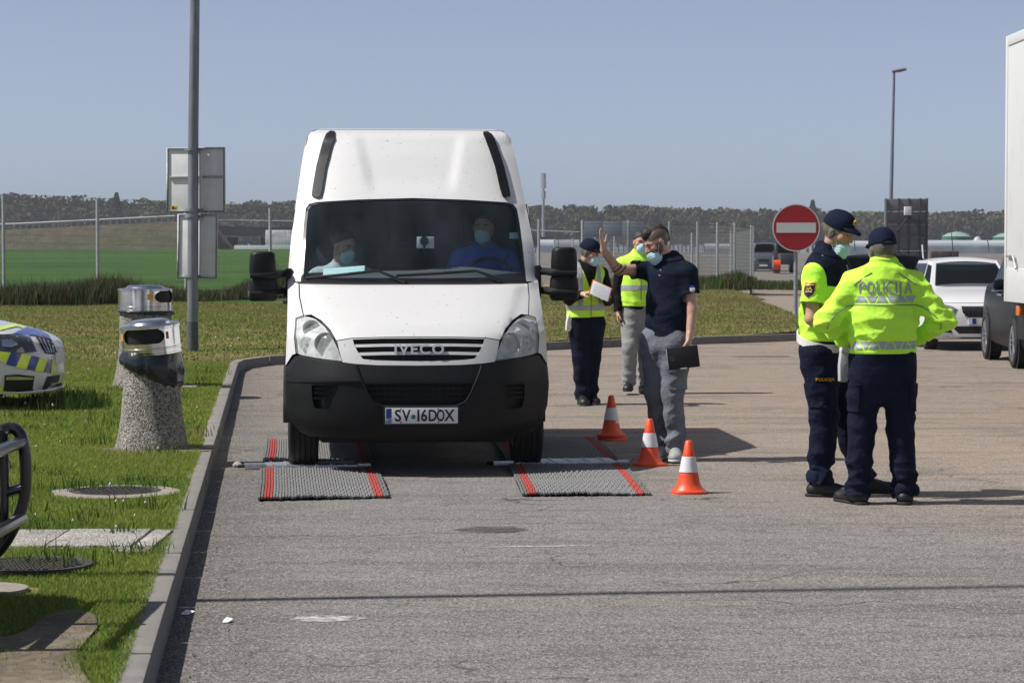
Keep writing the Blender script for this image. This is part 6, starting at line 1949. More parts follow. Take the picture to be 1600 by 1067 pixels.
# cargo pocket and leg lettering
tro = [c for c in kids(p.root) if c.name.startswith('trousers')][0]
cut_copy(tro, [((0, 0, .60), (0, 0, 1)), ((0, 0, .78), (0, 0, -1)), ((-.155, 0, 0), (-1, 0, 0))], .010, 'cargo_pocket', M_navy, p.root)
cut_copy(tro, [((0, 0, .60), (0, 0, 1)), ((0, 0, .78), (0, 0, -1)), ((.165, 0, 0), (1, 0, 0))], .012, 'cargo_pocket', M_navy, p.root)

# ---- the officer with mask under the chin
pb = gnd(1290, 774)
f_ = (.80, -.60)
J = dict(f=f_, head=(.066, -.050, 1.755), hf=(.80, -.55, -.30), neck=(.0, -.012, 1.60), shR=(-.095, -.155, 1.475), shL=(.105, .155, 1.475), elR=(-.125, -.20, 1.185), elL=(.20, .26, 1.20),
         wrR=(.095, -.21, 1.055), wrL=(.24, .02, 1.10), pel=(-.02, 0, 1.04), hipR=(-.065, -.075, .96), hipL=(.045, .075, .96), knR=(-.02, -.07, .55), knL=(.14, .12, .56), anR=(-.045, -.06, .085), anL=(.275, .17, .085),
         toeR=(.95, -.25), toeL=(.97, -.1), hands={'R': ((.85, .35, -.3), (-.2, .9, -.2), (.2, 0, 1), dict(curl=.6)), 'L': ((-.1, -1, -.15), (-.8, .1, .1), (0, 0, 1), dict(curl=.6))})
p = Person('officer in yellow and navy polo shirt and badge cap, mask under his chin', (pb.x, pb.y, 0), J)
p.hairm = M_greyhair
def tB(V, c, s):
    hd_ = np.linalg.norm(V - A3(s.J['head']), axis=1) < .17
    u = (V - A3(s.J['head'])) @ s.ax[2]; fr = (V - A3(s.J['head'])) @ s.ax[0]
    st = hd_ & (u < -.045) & (fr > -.03)
    c[st] = c[st] * .72 + np.array([.10, .095, .09]) * .28
    return c * np.array([1.0, .95, .93])
p.body(tB)
pol = p.top('polo_shirt', M_hivis, .020, 1.035, .182, .19, .66, .72, .05, .082, seed=21, amp=.012, wl=.14, collar=.045)
p.trousers(M_navy, 1.08, .178, .80, .118, .098, .090, seed=22, amp=.014, crotch=.80, end=.0)
p.shoes(M_boot, hi=.10)
p.cap_(M_cap, True, False, True)
p.hair(M_greyhair, off=.003)
p.mask(top_u=-.062, bot_u=-.150, front=.0, shift=-.008)
fv, lv = p.f, p.l
# navy yoke over the shoulders and upper chest
yk = cut_copy(pol, [((0, 0, 1.425), A3([0, 0, 1]) + fv * .22), (A3(J['shR']) * 1.0 - lv * .015, lv + A3([0, 0, .30])), (A3(J['shL']), -lv + A3([0, 0, .30]))], .004, 'navy_yoke', M_navy, p.root)
nk = A3(J['neck'])
cut_copy(pol, [(nk + [0, 0, .012], A3([0, 0, 1]) + fv * .25)], .008, 'collar', M_navy, p.root)
hitB = T_surf(pol, None, -fv)
pts = [hitB(tuple(nk + fv * .6 + lv * .03 + A3([0, 0, z]))) + Vector(fv * .006) for z in (-.06, -.12, -.18, -.24)]
mb = MB(); mb.tube(pts, .0035, 6); mb.build('zip', M_refl, p.root)
# sleeve badge facing the camera
sd = -lv
hitS = T_surf(pol, None, lv)
shp_ = [(-.041, .052), (.041, .052), (.041, -.005), (.030, -.035), (0, -.058), (-.030, -.035), (-.041, -.005)]
cB = A3(J['shR']) * .62 + A3(J['elR']) * .38 + A3([0, 0, .012]); cB = cB + fv * .012
def sleeve(off):
    def sf(a, b):
        q = hitS(tuple(cB - lv * .4 + fv * a + A3([0, 0, b]))); return Vector(q) - Vector(lv) * off
    return sf
def badge(name, sc, m, off, par, poly=shp_):
    q = [(a * sc, b * sc) for a, b in poly][::-1]
    if sum(a[0] * b[1] - b[0] * a[1] for a, b in zip(q, q[1:] + q[:1])) < 0: q = q[::-1]
    return panel(q, sleeve(off), .012, 0, .004, back=tuple(lv)).build(name, m, par)
bd = badge('sleeve_badge', 1.0, M_gold, .004, p.root)
badge('badge_field', .86, M_ink, .0065, bd)
badge('badge_mountain', .86, M_gold, .0085, bd, [(-.026, -.004), (-.010, .018), (-.002, .008), (.010, .026), (.028, -.004), (.018, -.004), (.010, .012), (.0, -.002), (-.010, .006), (-.018, -.004)])
badge('badge_top', .86, M_gold, .0085, bd, [(-.036, .036), (.036, .036), (.036, .044), (-.036, .044)])
badge('badge_hills', .86, M_signwhite, .0085, bd, [(-.026, -.012), (0, -.006), (.026, -.012), (.022, -.018), (0, -.012), (-.022, -.018)])
# shoulder stars
for a, b in ((-.010, .0), (.008, .012), (.008, -.012)):
    q = T_surf(pol, None, (0, 0, -1))(tuple(A3(J['shR']) + lv * .050 + fv * (.03 + b) + A3([0, 0, .4]) + lv * a))
    mb = MB(); mb.lathe([(.0001, .006), (.0075, .004), (.0085, -.004)], 5, tuple(q)); mb.build('rank_star', M_gold, p.root)
# white belt, sagging to the front, with the white holster
cut_copy(pol, [((0, 0, 1.040), (0, 0, 1)), ((0, 0, 1.075), (0, 0, -1)), ((0,0,0), (0,-1,0))], .004, 'shirt_hem', M_hivis, p.root) if False else None
mb = MB(); n_ = 40; P_ = []
for k in range(n_ + 1):
    a = 2 * math.pi * k / n_
    d_ = fv * math.cos(a) * .163 + lv * math.sin(a) * .197
    zc = 1.045 - .055 * math.cos(a) * .9 - .03 * max(0, -math.sin(a))
    c_ = A3(J['pel']) * [1, 1, 0]
    P_.append([tuple(c_ + d_ * e + [0, 0, zc + w]) for e, w in ((1.0, -.028), (1.035, -.026), (1.035, .026), (1.0, .028))])
mb.grid(P_); mb.build('white_belt', M_leather, p.root)
c_ = A3(J['pel']) * [1, 1, 0] + fv * .14 - lv * .16
hq = thing('holster', 'white pistol holster hanging from the belt of the officer with lowered mask', 'holster', (pb.x + c_[0] + .085, pb.y + c_[1] - .055, .775), .35)
hq.rotation_euler = (R(-4), R(8), .2)
mb = MB(); mb.prism([(-.042, .20), (.042, .20), (.046, .12), (.026, .0), (-.026, .0), (-.040, .10)], .05); mb.build('holster_body', mat('silvery_leather', (.50, .52, .53), .35, .1), hq, bevel=.010)
mb = MB(); mb.box((-.045, -.008, .19), (.018, .058, .275)); mb.build('holster_flap', M_leather, hq, bevel=.012)
mb = MB(); mb.lathe([(.0001, -.006), (.006, -.004), (.007, 0)], 10, (.0, .0, .12), 'y'); mb.build('press_stud', M_steel, hq)
tro = [c for c in kids(p.root) if c.name.startswith('trousers')][0]
hitT = T_surf(tro, None, (0, 1, 0))
letters('POLICIJA', .027, None, M_gold, p.root, 'leg_lettering', .0003, .0008, 1.1, surf=lambda v: hitT((v.x - .030, -.6, .785 + v.y)) - Vector((0, .004 + v.z, 0)), cell=.01, sx=1.1)
cut_copy(tro, [((0, 0, .60), (0, 0, 1)), ((0, 0, .755), (0, 0, -1)), (A3([-.065, -.075, .7]) - lv * .055, -lv)], .010, 'cargo_pocket', M_navy, p.root)

# ---- the man in the navy polo raising his hand
pcn = gnd(1040, 719)
f_ = (-.62, -.78)
J = dict(f=f_, head=(-.075, -.035, 1.695), hf=(-.92, -.33, -.52), neck=(.030, .0, 1.545), shR=(-.095, .125, 1.475), shL=(.165, -.105, 1.465), elR=(-.375, .0, 1.485), elL=(.195, -.14, 1.175),
         wrR=(-.490, -.10, 1.635), wrL=(.165, -.215, .955), pel=(.015, 0, 1.0), hipR=(-.085, .06, .93), hipL=(.075, -.06, .93), knR=(-.075, .06, .52), knL=(.05, -.07, .52), anR=(-.01, .10, .095), anL=(.075, -.07, .095),
         toeR=(-.35, -.93), toeL=(-.1, -1), hands={'R': ((-.18, -.10, 1), (.95, -.25, .25), (.1, .95, 0), dict(curl=.05, spread=.09)), 'L': ((-.08, -.12, -1), (-.85, .2, .0), (.1, -1, .3), dict(curl=1.0, spread=.02))})
p = Person('man in navy polo shirt and grey trousers raising one hand beside the van', (pcn.x, pcn.y, 0), J)
def tC(V, c, s):
    H = A3(s.J['head']); F, L, U = s.ax
    hd_ = np.linalg.norm(V - H, axis=1) < .165
    u = (V - H) @ U; fr = (V - H) @ F
    buzz = hd_ & (((u > .035) & (fr < .07)) | ((fr < -.025) & (u > -.045)))
    c[buzz] = c[buzz] * .14 + np.array([.026, .022, .020])
    beard = hd_ & (u < -.03) & (fr > .02) & (u > -.14)
    c[beard] = c[beard] * .25 + np.array([.02, .015, .012])
    side = hd_ & (u < .01) & (u > -.07) & (fr > .0) & (fr < .045)
    c[side] = c[side] * .35 + np.array([.02, .015, .012])
    # black bands tattooed round the raised forearm, script on the hanging one
    e, w = A3(s.J['elR']), A3(s.J['wrR']); d = w - e; L_ = np.linalg.norm(d); d /= L_
    t = (V - e) @ d; r_ = np.linalg.norm(V - e - t[:, None] * d, axis=1)
    bnd = (r_ < .07) & (((t > .012) & (t < .030)) | ((t > .045) & (t < .052)) | ((t > -.02) & (t < -.004)))
    c[bnd] = c[bnd] * .18
    e, w = A3(s.J['elL']), A3(s.J['wrL']); d = w - e; L_ = np.linalg.norm(d); d /= L_
    t = (V - e) @ d; r_ = np.linalg.norm(V - e - t[:, None] * d, axis=1)
    arm = (r_ < .06) & (t > .06) & (t < .19)
    n_ = folds(V, 77, .022, (1, 1, 1), 5)
    c[arm & (n_ > .22)] *= .35
    return c
p.body(tC)
po = p.top('polo_shirt', M_polo, .016, .965, .172, .188, .60, .70, .05, .072, seed=31, amp=.011, wl=.14, collar=.03)
p.trousers(M_greytr, 1.04, .168, .74, .108, .088, .078, seed=32, amp=.015, crotch=.80, end=.035)
p.shoes(M_shoe, mat('white_sole', (.5, .5, .5), .7))
P = p.P; F, L, U = p.ax
f = Field(A3(J['head']) - .24, A3(J['head']) + .24, .006)
f.ell(P(0, -.016, .066), (.052, .094, .062), (L, F, U), 0); f.cap(P(0, .045, .100), P(0, -.07, .086), .036, .030, .03); f.cap(P(0, .060, .084), P(0, .045, .10), .030, .034, .02); f.cap(P(0, -.10, .04), P(0, -.092, -.02), .030, .022, .03)
shape('hair', f, M_hair, p.root, 1, lambda V: .004 * folds(V, 5, .02, (1, 1, .5)))
p.mask(top_u=-.050, bot_u=-.128, front=.012)
nk = A3(J['neck'])
cut_copy(po, [(nk + [0, 0, .022], A3([0, 0, 1]) + p.f * .22)], .007, 'collar', M_polo, p.root)
hitC = T_surf(po, None, -p.f)
for z in (-.065, -.105):
    q = hitC(tuple(nk + p.f * .6 + A3([0, 0, z]))) + Vector(p.f * .003)
    mb = MB(); mb.lathe([(.0001, -.003), (.005, -.002), (.006, .003)], 10, tuple(q), 'y'); mb.build('button', M_signwhite, p.root)
# sleeve emblem on his left arm
hitE = T_surf(po, None, (0, 1, 0))
cE = A3(J['shL']) * .55 + A3(J['elL']) * .45
def emb(nm, poly, m, off, par):
    if sum(a[0] * b[1] - b[0] * a[1] for a, b in zip(poly, poly[1:] + poly[:1])) < 0: poly = poly[::-1]
    return panel(poly, lambda a, b: hitE((cE[0] + .012 + a, -.8, cE[2] + b)) - Vector((0, off, 0)), .012, 0, .003).build(nm, m, par)
eb = emb('sleeve_emblem', [(-.020, .012), (.020, .012), (.020, -.010), (0, -.030), (-.020, -.010)], M_signwhite, .003, p.root)
emb('emblem_top', [(-.021, .015), (-.010, .030), (.010, .030), (.021, .015)], mat('emblem_blue', (.03, .10, .42), .5), .003, eb)
emb('emblem_waves', [(-.014, -.004), (.014, -.004), (.012, -.010), (-.012, -.010)], mat('emblem_pale_blue', (.25, .38, .62), .5), .006, eb)
# cargo pockets, bracelet
tro = [c for c in kids(p.root) if c.name.startswith('trousers')][0]
cut_copy(tro, [((0, 0, .56), (0, 0, 1)), ((0, 0, .74), (0, 0, -1)), ((.055, 0, .6), (1, -.25, 0)), ], .012, 'cargo_pocket', M_greytr, p.root)
cut_copy(tro, [((0, 0, .695), (0, 0, 1)), ((0, 0, .745), (0, 0, -1)), ((.05, 0, .6), (1, -.25, 0)), ], .018, 'pocket_flap', M_greytr, p.root)
w_ = A3(J['wrL']); mb = MB(); mb.tube([(w_[0] + .033 * math.cos(a), w_[1] + .033 * math.sin(a), w_[2] + .008 * math.cos(a)) for a in np.linspace(0, 6.283, 21)], .0035, 6, False); mb.build('bracelet', M_chrome, p.root)
# tablet held down at his side
tb = thing('tablet', 'black tablet in a rugged case held down by the man in the navy polo', 'tablet', (pcn.x + .115, pcn.y - .275, .815), -.15)
tb.rotation_euler = (R(6), R(-7), -.12)
mb = MB(); mb.box((-.12, -.012, -.085), (.12, .012, .085)); mb.build('case', M_black, tb, bevel=.008)
mb = MB(); mb.box((-.124, -.007, -.075), (-.117, .007, .075)); mb.build('edge_trim', M_signwhite, tb, bevel=.002)
mb = MB(); mb.lathe([(.012, -.0125), (.016, -.0135), (.018, -.0125)], 20, (-.085, 0, .0), 'y'); mb.build('camera_ring', M_cargrey, tb)
mb = MB(); mb.box((-.03, -.013, -.088), (.02, .013, -.078)); mb.build('clip', M_signwhite, tb)

# ---- the officer with the papers
pdn = gnd(918, 632)
f_ = (.38, -.92)
J = dict(f=f_, head=(.015, -.05, 1.60), hf=(.90, -.40, -.22), neck=(-.03, -.005, 1.455), shR=(-.185, -.07, 1.385), shL=(.155, .075, 1.385), elR=(-.20, -.12, 1.12), elL=(.215, .0, 1.11),
         wrR=(-.06, -.31, 1.175), wrL=(.19, -.24, 1.15), pel=(-.02, 0, .94), hipR=(-.10, -.02, .86), hipL=(.075, .03, .86), knR=(-.075, -.03, .48), knL=(.055, .06, .49), anR=(-.055, -.02, .085), anL=(.03, .12, .09),
         toeR=(.10, -1), toeL=(.3, -.95), hands={'R': ((.7, -.5, .2), (.2, .3, -1), (.3, -.7, .8), dict(curl=.7)), 'L': ((-.75, -.45, .15), (-.2, .3, -1), (-.3, -.7, .8), dict(curl=.7))})
p = Person('officer in cap and yellow vest reading papers beside the van mirror', (pdn.x, pdn.y, 0), J, .008)
p.body()
p.top('shirt', M_blackcl, .016, .93, .165, .172, 1.0, .68, .040, .060, seed=41, amp=.006, collar=.03)
vs_ = p.top('vest', M_vest, .034, .925, .180, .188, 0, .74, seed=42, amp=.006, collar=0, vest=True)
p.trousers(M_navy, .98, .172, .76, .108, .086, .082, seed=43, amp=.009, crotch=.74, end=.03)
p.shoes(M_boot); p.cap_(M_cap); p.hair(M_greyhair, off=.003); p.mask(top_u=-.022)
# V neck shows the dark shirt
nk = A3(J['neck']); fv, lv = p.f, p.l
for sg in (-1, 1):
    cut_copy(vs_, [(nk, fv), ((nk + A3([0, 0, -.23])), lv * sg), (nk + A3([0, 0, -.25]), A3([0, 0, 1]) * .34 - lv * sg * .94), (nk + [0, 0, -.25], (0, 0, 1))], .003, 'shirt_front', M_blackcl, p.root)
cut_copy(vs_, [((0, 0, 1.0), (0, 0, 1)), ((0, 0, 1.055), (0, 0, -1))], .003, 'reflective_band', M_refl, p.root)
for sg in (-1, 1):
    cut_copy(vs_, [((0, 0, 1.055), (0, 0, 1)), (nk + lv * sg * .085, lv * sg), (nk + lv * sg * .135, -lv * sg)], .003, 'shoulder_band', M_refl, p.root)
hitD = T_surf(vs_, None, -fv)
mb = MB(); mb.tube([hitD(tuple(nk * [1, 1, 0] + fv * .6 + A3([0, 0, z]))) + Vector(fv * .003) for z in (1.18, 1.1, 1.0, .94)], .003, 5); mb.build('zip', M_ink, p.root)
cc = (A3(J['wrR']) + A3(J['wrL'])) / 2
pap = thing('papers', 'white papers on an orange folder held by the officer beside the mirror', 'papers', (pdn.x + cc[0] + .06, pdn.y + cc[1] - .10, cc[2] + .045), .15)
pap.rotation_euler = (R(52), R(24), .15)
mb = MB(); mb.box((-.115, -.085, -.004), (.115, .10, .0)); mb.build('folder', mat('orange_folder', (.6, .17, .05), .6), pap, bevel=.001)
mb = MB(); mb.box((-.105, -.10, .001), (.10, .085, .005)); mb.build('sheet', M_paper, pap, bevel=.001)
mb = MB()
for k in range(8): mb.box((-.085, -.085 + k * .019, .0052), (.02 + .05 * ((k * 7) % 3) / 2, -.081 + k * .019, .0056))
mb.build('printed_lines', M_refl, pap, kind='stuff', smooth=False)
hq2 = thing('holster', 'white holster at the hip of the officer reading papers', 'holster', (pdn.x - .205, pdn.y - .12, .80), .3)
hq2.rotation_euler = (0, R(18), .3)
mb = MB(); mb.prism([(-.045, .20), (.045, .20), (.045, .08), (.022, -.02), (-.020, -.02), (-.042, .08)], .05); mb.build('holster_body', M_leather, hq2, bevel=.010)
mb = MB(); mb.box((-.04, -.006, .19), (.03, .056, .25)); mb.build('holster_flap', M_leather, hq2, bevel=.010)
mb = MB(); mb.tube([(-.03, .0, .24), (-.08, .02, .33)], .012, 6); mb.build('strap', M_black, hq2)

# ---- the person in the yellow jacket walking up behind
pe = gnd(992, 615)
f_ = (.12, -1)
J = dict(f=f_, head=(.06, -.05, 1.725), hf=(.25, -1, -.18), neck=(.04, 0, 1.555), shR=(-.155, -.02, 1.465), shL=(.235, .02, 1.465), elR=(-.195, .0, 1.18), elL=(.29, .03, 1.18),
         wrR=(-.20, -.07, .93), wrL=(.30, -.05, .93), pel=(.03, 0, 1.0), hipR=(-.06, 0, .92), hipL=(.12, 0, .92), knR=(-.065, -.14, .53), knL=(.12, -.03, .50), anR=(-.075, -.08, .125), anL=(.105, .06, .09),
         toeR=(-.12, -1), toeL=(.2, -1), hands={'R': ((.05, -.15, -1), (.9, -.1, 0), (.1, -1, .2), dict(curl=.75)), 'L': ((-.05, -.1, -1), (-.9, -.1, 0), (-.1, -1, .2), dict(curl=.75))})
p = Person('masked person in yellow jacket and pale grey trousers walking up behind the raised hand', (pe.x, pe.y, 0), J, .008)
p.body()
p.top('undershirt', M_blackcl, .014, .955, .168, .175, 1.0, .68, .044, .064, seed=51, amp=.007, collar=.02)
vj = p.top('vest', M_vest, .030, .99, .178, .186, .12, .70, up=.078, seed=52, amp=.007, collar=.045)
cut_copy(vj, [((0, 0, 1.175), (0, 0, 1)), ((0, 0, 1.235), (0, 0, -1))], .003, 'reflective_band', M_refl, p.root)
hitV = T_surf(vj, None, (0, 1, 0))
mb = MB(); mb.tube([hitV((.06, -.7, z)) - Vector((0, .003, 0)) for z in (1.5, 1.35, 1.2, 1.05)], .003, 5); mb.build('zip', M_ink, p.root)
p.trousers(M_palegrey, 1.03, .168, .74, .108, .088, .084, seed=53, amp=.010, crotch=.80, end=.02)
p.shoes(M_boot); p.mask(top_u=-.020)
cut_copy(p.bo, [(p.P(0, .03, .05), A3(p.ax[2]) - A3(p.ax[0]) * .75)], .010, 'hair', M_hair, p.root)

# ---- the two people in the cab
def seated(label, x, zs_, shirt, lean, hf, arm, mask_top=-.022, hairm=M_hair, hx=0.0):
    w = vm @ Vector((x, 2.12, 0))
    fw = (vm.to_3x3() @ Vector((0, -1, 0)))
    J = dict(f=(fw.x, fw.y), head=(lean + hx, -.08, zs_), hf=hf, neck=(lean * .8, 0, zs_ - .17), shR=(lean * .7 - .2, .0, zs_ - .25), shL=(lean * .7 + .2, .0, zs_ - .25), elR=(lean * .6 - .28, -.12, zs_ - .50), elL=(lean * .6 + .28, -.12, zs_ - .50),
             wrR=arm[0], wrL=arm[1], pel=(0, .05, 1.10), hipR=(-.1, .0, 1.12), hipL=(.1, 0, 1.12), knR=(-.14, -.46, 1.10), knL=(.14, -.46, 1.10), anR=(-.14, -.5, .66), anL=(.14, -.5, .66), toeR=(0, -1), toeL=(0, -1), sit=1,
             hands={'R': ((.2, -1, .1), (.2, .1, -1), (1, 0, .2), dict(curl=.9)), 'L': ((-.2, -1, .1), (-.2, .1, -1), (-1, 0, .2), dict(curl=.9))})
    sit = J.pop('sit')
    p = Person(label, (w.x, w.y, 0), J, .0095)
    p.body(); p.top('sweater', shirt, .022, 1.12, .17, .18, 1.0, .68, .04, .062, seed=61, amp=.008, collar=.02)
    f = p.field()
    f.cap(J['pel'], (0, .03, 1.10), .165, .17, .03, ((0, 1, 0), .75))
    for q in 'RL': f.cap(J['hip' + q], J['kn' + q], .10, .08, .04); f.cap(J['kn' + q], J['an' + q], .08, .065, .03)
    shape('trousers', f, M_navy, p.root, 1)
    p.shoes(M_boot)
    p.mask(top_u=mask_top)
    cut_copy(p.bo, [(p.P(0, .03, .05), A3(p.ax[2]) - A3(p.ax[0]) * .75)], .010, 'hair', hairm, p.root)
    # belt across the chest
    return p
qd = vin(761, 357, 2.0)
drv = seated('van driver in a blue sweater and pale blue mask behind the steering wheel', qd.x - .02, qd.z + .01, M_blue_sh, 0.0, (-.15, -1, -.1), ((-.17, -.42, 1.30), (.17, -.42, 1.30)))
hitF = T_surf([c for c in kids(drv.root) if c.name.startswith('sweater')][0], None, (0, 1, 0))
zn = drv.J['head'][2]
mb = MB(); pts = [hitF((.22 - .40 * t, -.8, zn - .22 - .30 * t)) - Vector((0, .008, 0)) for t in np.linspace(0, 1, 9)]
P_ = [[tuple(q + Vector((dx, 0, dx * .9))) for dx in (-.02, .02)] for q in pts]; mb.grid(P_); mb.build('seat_belt', M_black, drv.root)
qp = vin(515, 372, 2.0)
pas = seated('passenger in a pale grey sweater leaning over beside the van driver', qp.x + .04, qp.z - .06, M_grey_sh, .08, (.75, -.65, -.35), ((.02, -.40, 1.28), (.28, -.38, 1.30)), hairm=M_hair)
hitF = T_surf([c for c in kids(pas.root) if c.name.startswith('sweater')][0], None, (0, 1, 0))
zn = pas.J['head'][2]
mb = MB(); pts = [hitF((-.18 + .36 * t, -.8, zn - .20 - .30 * t)) - Vector((0, .008, 0)) for t in np.linspace(0, 1, 9)]
P_ = [[tuple(q + Vector((dx, 0, -dx * .9))) for dx in (-.02, .02)] for q in pts]; mb.grid(P_); mb.build('seat_belt', MATS['grey_piping'], pas.root)
# ------------------------------------------------------------------ woven mats and axle scales under the van
M_matgrey = mat('mat_grey_cord', (.19, .19, .19), .85, var=.4, vscale=60, bump=.5, bscale=160)
M_matedge = mat('mat_edge_cord', (.13, .14, .14), .85, var=.7, vscale=90, bump=.5, bscale=160)
M_matred = mat('mat_red_cord', (.36, .055, .045), .85, var=.35, vscale=60, bump=.5, bscale=160)
M_matbase = mat('mat_backing', (.02, .02, .021), .9)
def woven_mat(label, c4, nrib=44, group='woven mats around the axle scales'):
    """c4: ground corners near-left, near-right, far-right, far-left"""
    o = thing('rubber_mat', label, 'mat', (c4[0].x, c4[0].y, 0), 0, group)
    O = o.location
    nl, nr, fr, fl_ = [c - O for c in c4]
    P = lambda u, v: (nl.lerp(nr, u)).lerp(fl_.lerp(fr, u), v)
    g = np.random.default_rng(abs(hash(label)) % 1000 if False else len(label))
    mb = MB()
    rows = []
    for j in range(9):
        rows.append([tuple(P(i / 16, j / 8) + Vector((0, 0, .010))) for i in range(17)])
    mb.grid(rows); mb.build('backing', M_matbase, o, fix=False)
    W_ = (nr - nl).length; L = (fl_ - nl).length
    sets = {'rib': (M_matgrey, MB()), 'red_band': (M_matred, MB()), 'edge_cord': (M_matedge, MB())}
    reds = [MB(), MB()]
    n = nrib
    for i in range(n):
        u = (i + .5) / n
        k = 'edge_cord' if (i < 2 or i >= n - 2) else 'rib'
        red = 0 if 2 <= i < 5 else (1 if n - 5 <= i < n - 2 else None)
        m_ = reds[red] if red is not None else sets[k][1]
        r_ = W_ / n * .47
        seg = 28
        ph = g.uniform(0, 6)
        pts = []
        for j in range(seg + 1):
            v = -.012 + 1.024 * j / seg + (g.uniform(-.01, .01) if j in (0, seg) else 0)
            p = P(u, v)
            wv = math.sin(v * L / .055 * math.pi * 2 + (i % 2) * math.pi)
            wob = .003 * math.sin(v * 4 + u * 3)
            pts.append((p.x + wob + .0012 * wv, p.y, .014 + .0045 * wv + r_ * .55 + .006 * math.sin(v * 7 + u * 5)))
        m_.tube(pts, [r_ * (1 + .16 * math.sin(j * 1.9 + (i % 2) * 3)) for j in range(seg + 1)], 5)
    sets['rib'][1].build('rib_field', M_matgrey, o, kind='stuff', fix=False)
    sets['edge_cord'][1].build('edge_cords', M_matedge, o, kind='stuff', fix=False)
    for r_ in reds: r_.build('red_band', M_matred, o, fix=False)
    return o
G2 = lambda x, y: gnd(x, y, 0)
woven_mat('grey woven mat with red bands nearest the camera by the kerb', [G2(402, 783), G2(609, 778), G2(591, 734), G2(407, 737)])
woven_mat('grey woven mat with red bands behind the tyre next to the kerb', [G2(410, 725), G2(585, 723), G2(574, 691), G2(416, 691)])
woven_mat('grey woven mat with red bands nearest the orange cones', [G2(815, 775.5), G2(1017, 774), G2(977, 728), G2(796, 731)])
woven_mat('shaded woven mat behind the tyre beside the orange cones', [G2(790, 722), G2(968, 720), G2(930, 686), G2(770, 687)])
def axle_scale(label, px0, px1, y0, y1, dep):
    a, b = G2(px0, y0), G2(px1, y1)
    o = thing('axle_scale', label, 'scale', tuple(a), math.atan2(b.y - a.y, b.x - a.x), 'axle scales under the front tyres')
    L = (b - a).length
    mb = MB(); mb.box((.16, 0, .004), (L - .10, dep, .030)); mb.build('weighing_plate', M_alu, o, bevel=.006)
    for k in range(6):
        x = .2 + (L - .4) * k / 5
        mb = MB(); mb.box((x, .02, .0305), (x + .018, dep - .02, .036)); mb.build('plate_rib', M_alu, o)
    mb = MB(); mb.box((0, .02, .004), (.155, .10, .045)); mb.build('end_box', M_alu, o, bevel=.005)
    mb = MB(); mb.box((L - .095, .02, .004), (L, .09, .036)); mb.build('end_box', M_alu, o, bevel=.005)
    mb = MB(); mb.tube([(-.05, .06, .025), (0, .06, .025)], .012, 8); mb.build('plug', M_black, o)
    return o
axle_scale('aluminium axle scale under the tyre next to the kerb', 383, 580, 734.5, 731.5, .34)
axle_scale('aluminium axle scale under the tyre beside the orange cones', 772, 985, 729.5, 726.5, .34)

# ------------------------------------------------------------------ traffic cones
def cone_proto(loc, label, group='orange traffic cones beside the van'):
    o = thing('traffic_cone', label, 'traffic cone', loc, 0, group)
    b0, t0, H = .083, .0225, .334
    rad = lambda z: b0 + (t0 - b0) * (z / H)
    mb = MB(); mb.lathe([(b0 + .022, .0), (b0 + .006, .02), (rad(.05) + .001, .05), (rad(.12), .12), (rad(.226), .226), (rad(H - .008), H - .008), (t0 - .006, H), (t0 - .012, H - .005), (t0 - .012, H - .05)], 32, (0, 0, .022)); mb.build('cone_body', M_orange, o)
    mb = MB(); mb.lathe([(rad(.121) + .0008, .121), (rad(.121) + .003, .123), (rad(.224) + .003, .224), (rad(.224) + .0008, .226)], 32, (0, 0, .022)); mb.build('white_band', M_conewhite, o)
    mb = MB(); s = .116
    pts = []
    for k in range(32):
        a = 2 * math.pi * k / 32
        c_, s_ = math.cos(a), math.sin(a)
        q = .62
        pts.append((s * math.copysign(abs(c_) ** q, c_), s * math.copysign(abs(s_) ** q, s_)))
    n = len(pts)
    v = [(x, y, 0) for x, y in pts] + [(x, y, .016) for x, y in pts] + [(x * .94, y * .94, .024) for x, y in pts]
    mb.add(v, [tuple(range(n))[::-1], tuple(range(2 * n, 3 * n))] + [(i + r_ * n, (i + 1) % n + r_ * n, (i + 1) % n + (r_ + 1) * n, i + (r_ + 1) * n) for r_ in (0, 1) for i in range(n)])
    mb.build('base', M_orange, o)
    return o
q = gnd(1076, 770)
c1 = cone_proto((q.x, q.y, 0), 'sunlit orange cone nearest the camera, right of the grey woven mat')
q = gnd(1015, 727)
c2 = copy_tree(c1); c2.location = (q.x, q.y, 0); c2.rotation_euler = (0, 0, .5); c2['label'] = 'orange cone right in front of the feet of the man in grey trousers'
q = gnd(955, 687)
c3 = copy_tree(c1); c3.location = (q.x, q.y, .03); c3.rotation_euler = (0, 0, 1.1); c3['label'] = 'orange cone farthest from the camera, stacked over another cone in the van shadow'
c4 = copy_tree(c1); c4.location = (q.x + .004, q.y, 0); c4.rotation_euler = (0, 0, .8); c4['label'] = 'bottom cone of the stacked pair, only its base showing'
for c in (c1, c2, c3, c4):
    c.scale = (1.02, 1.02, 1.0)

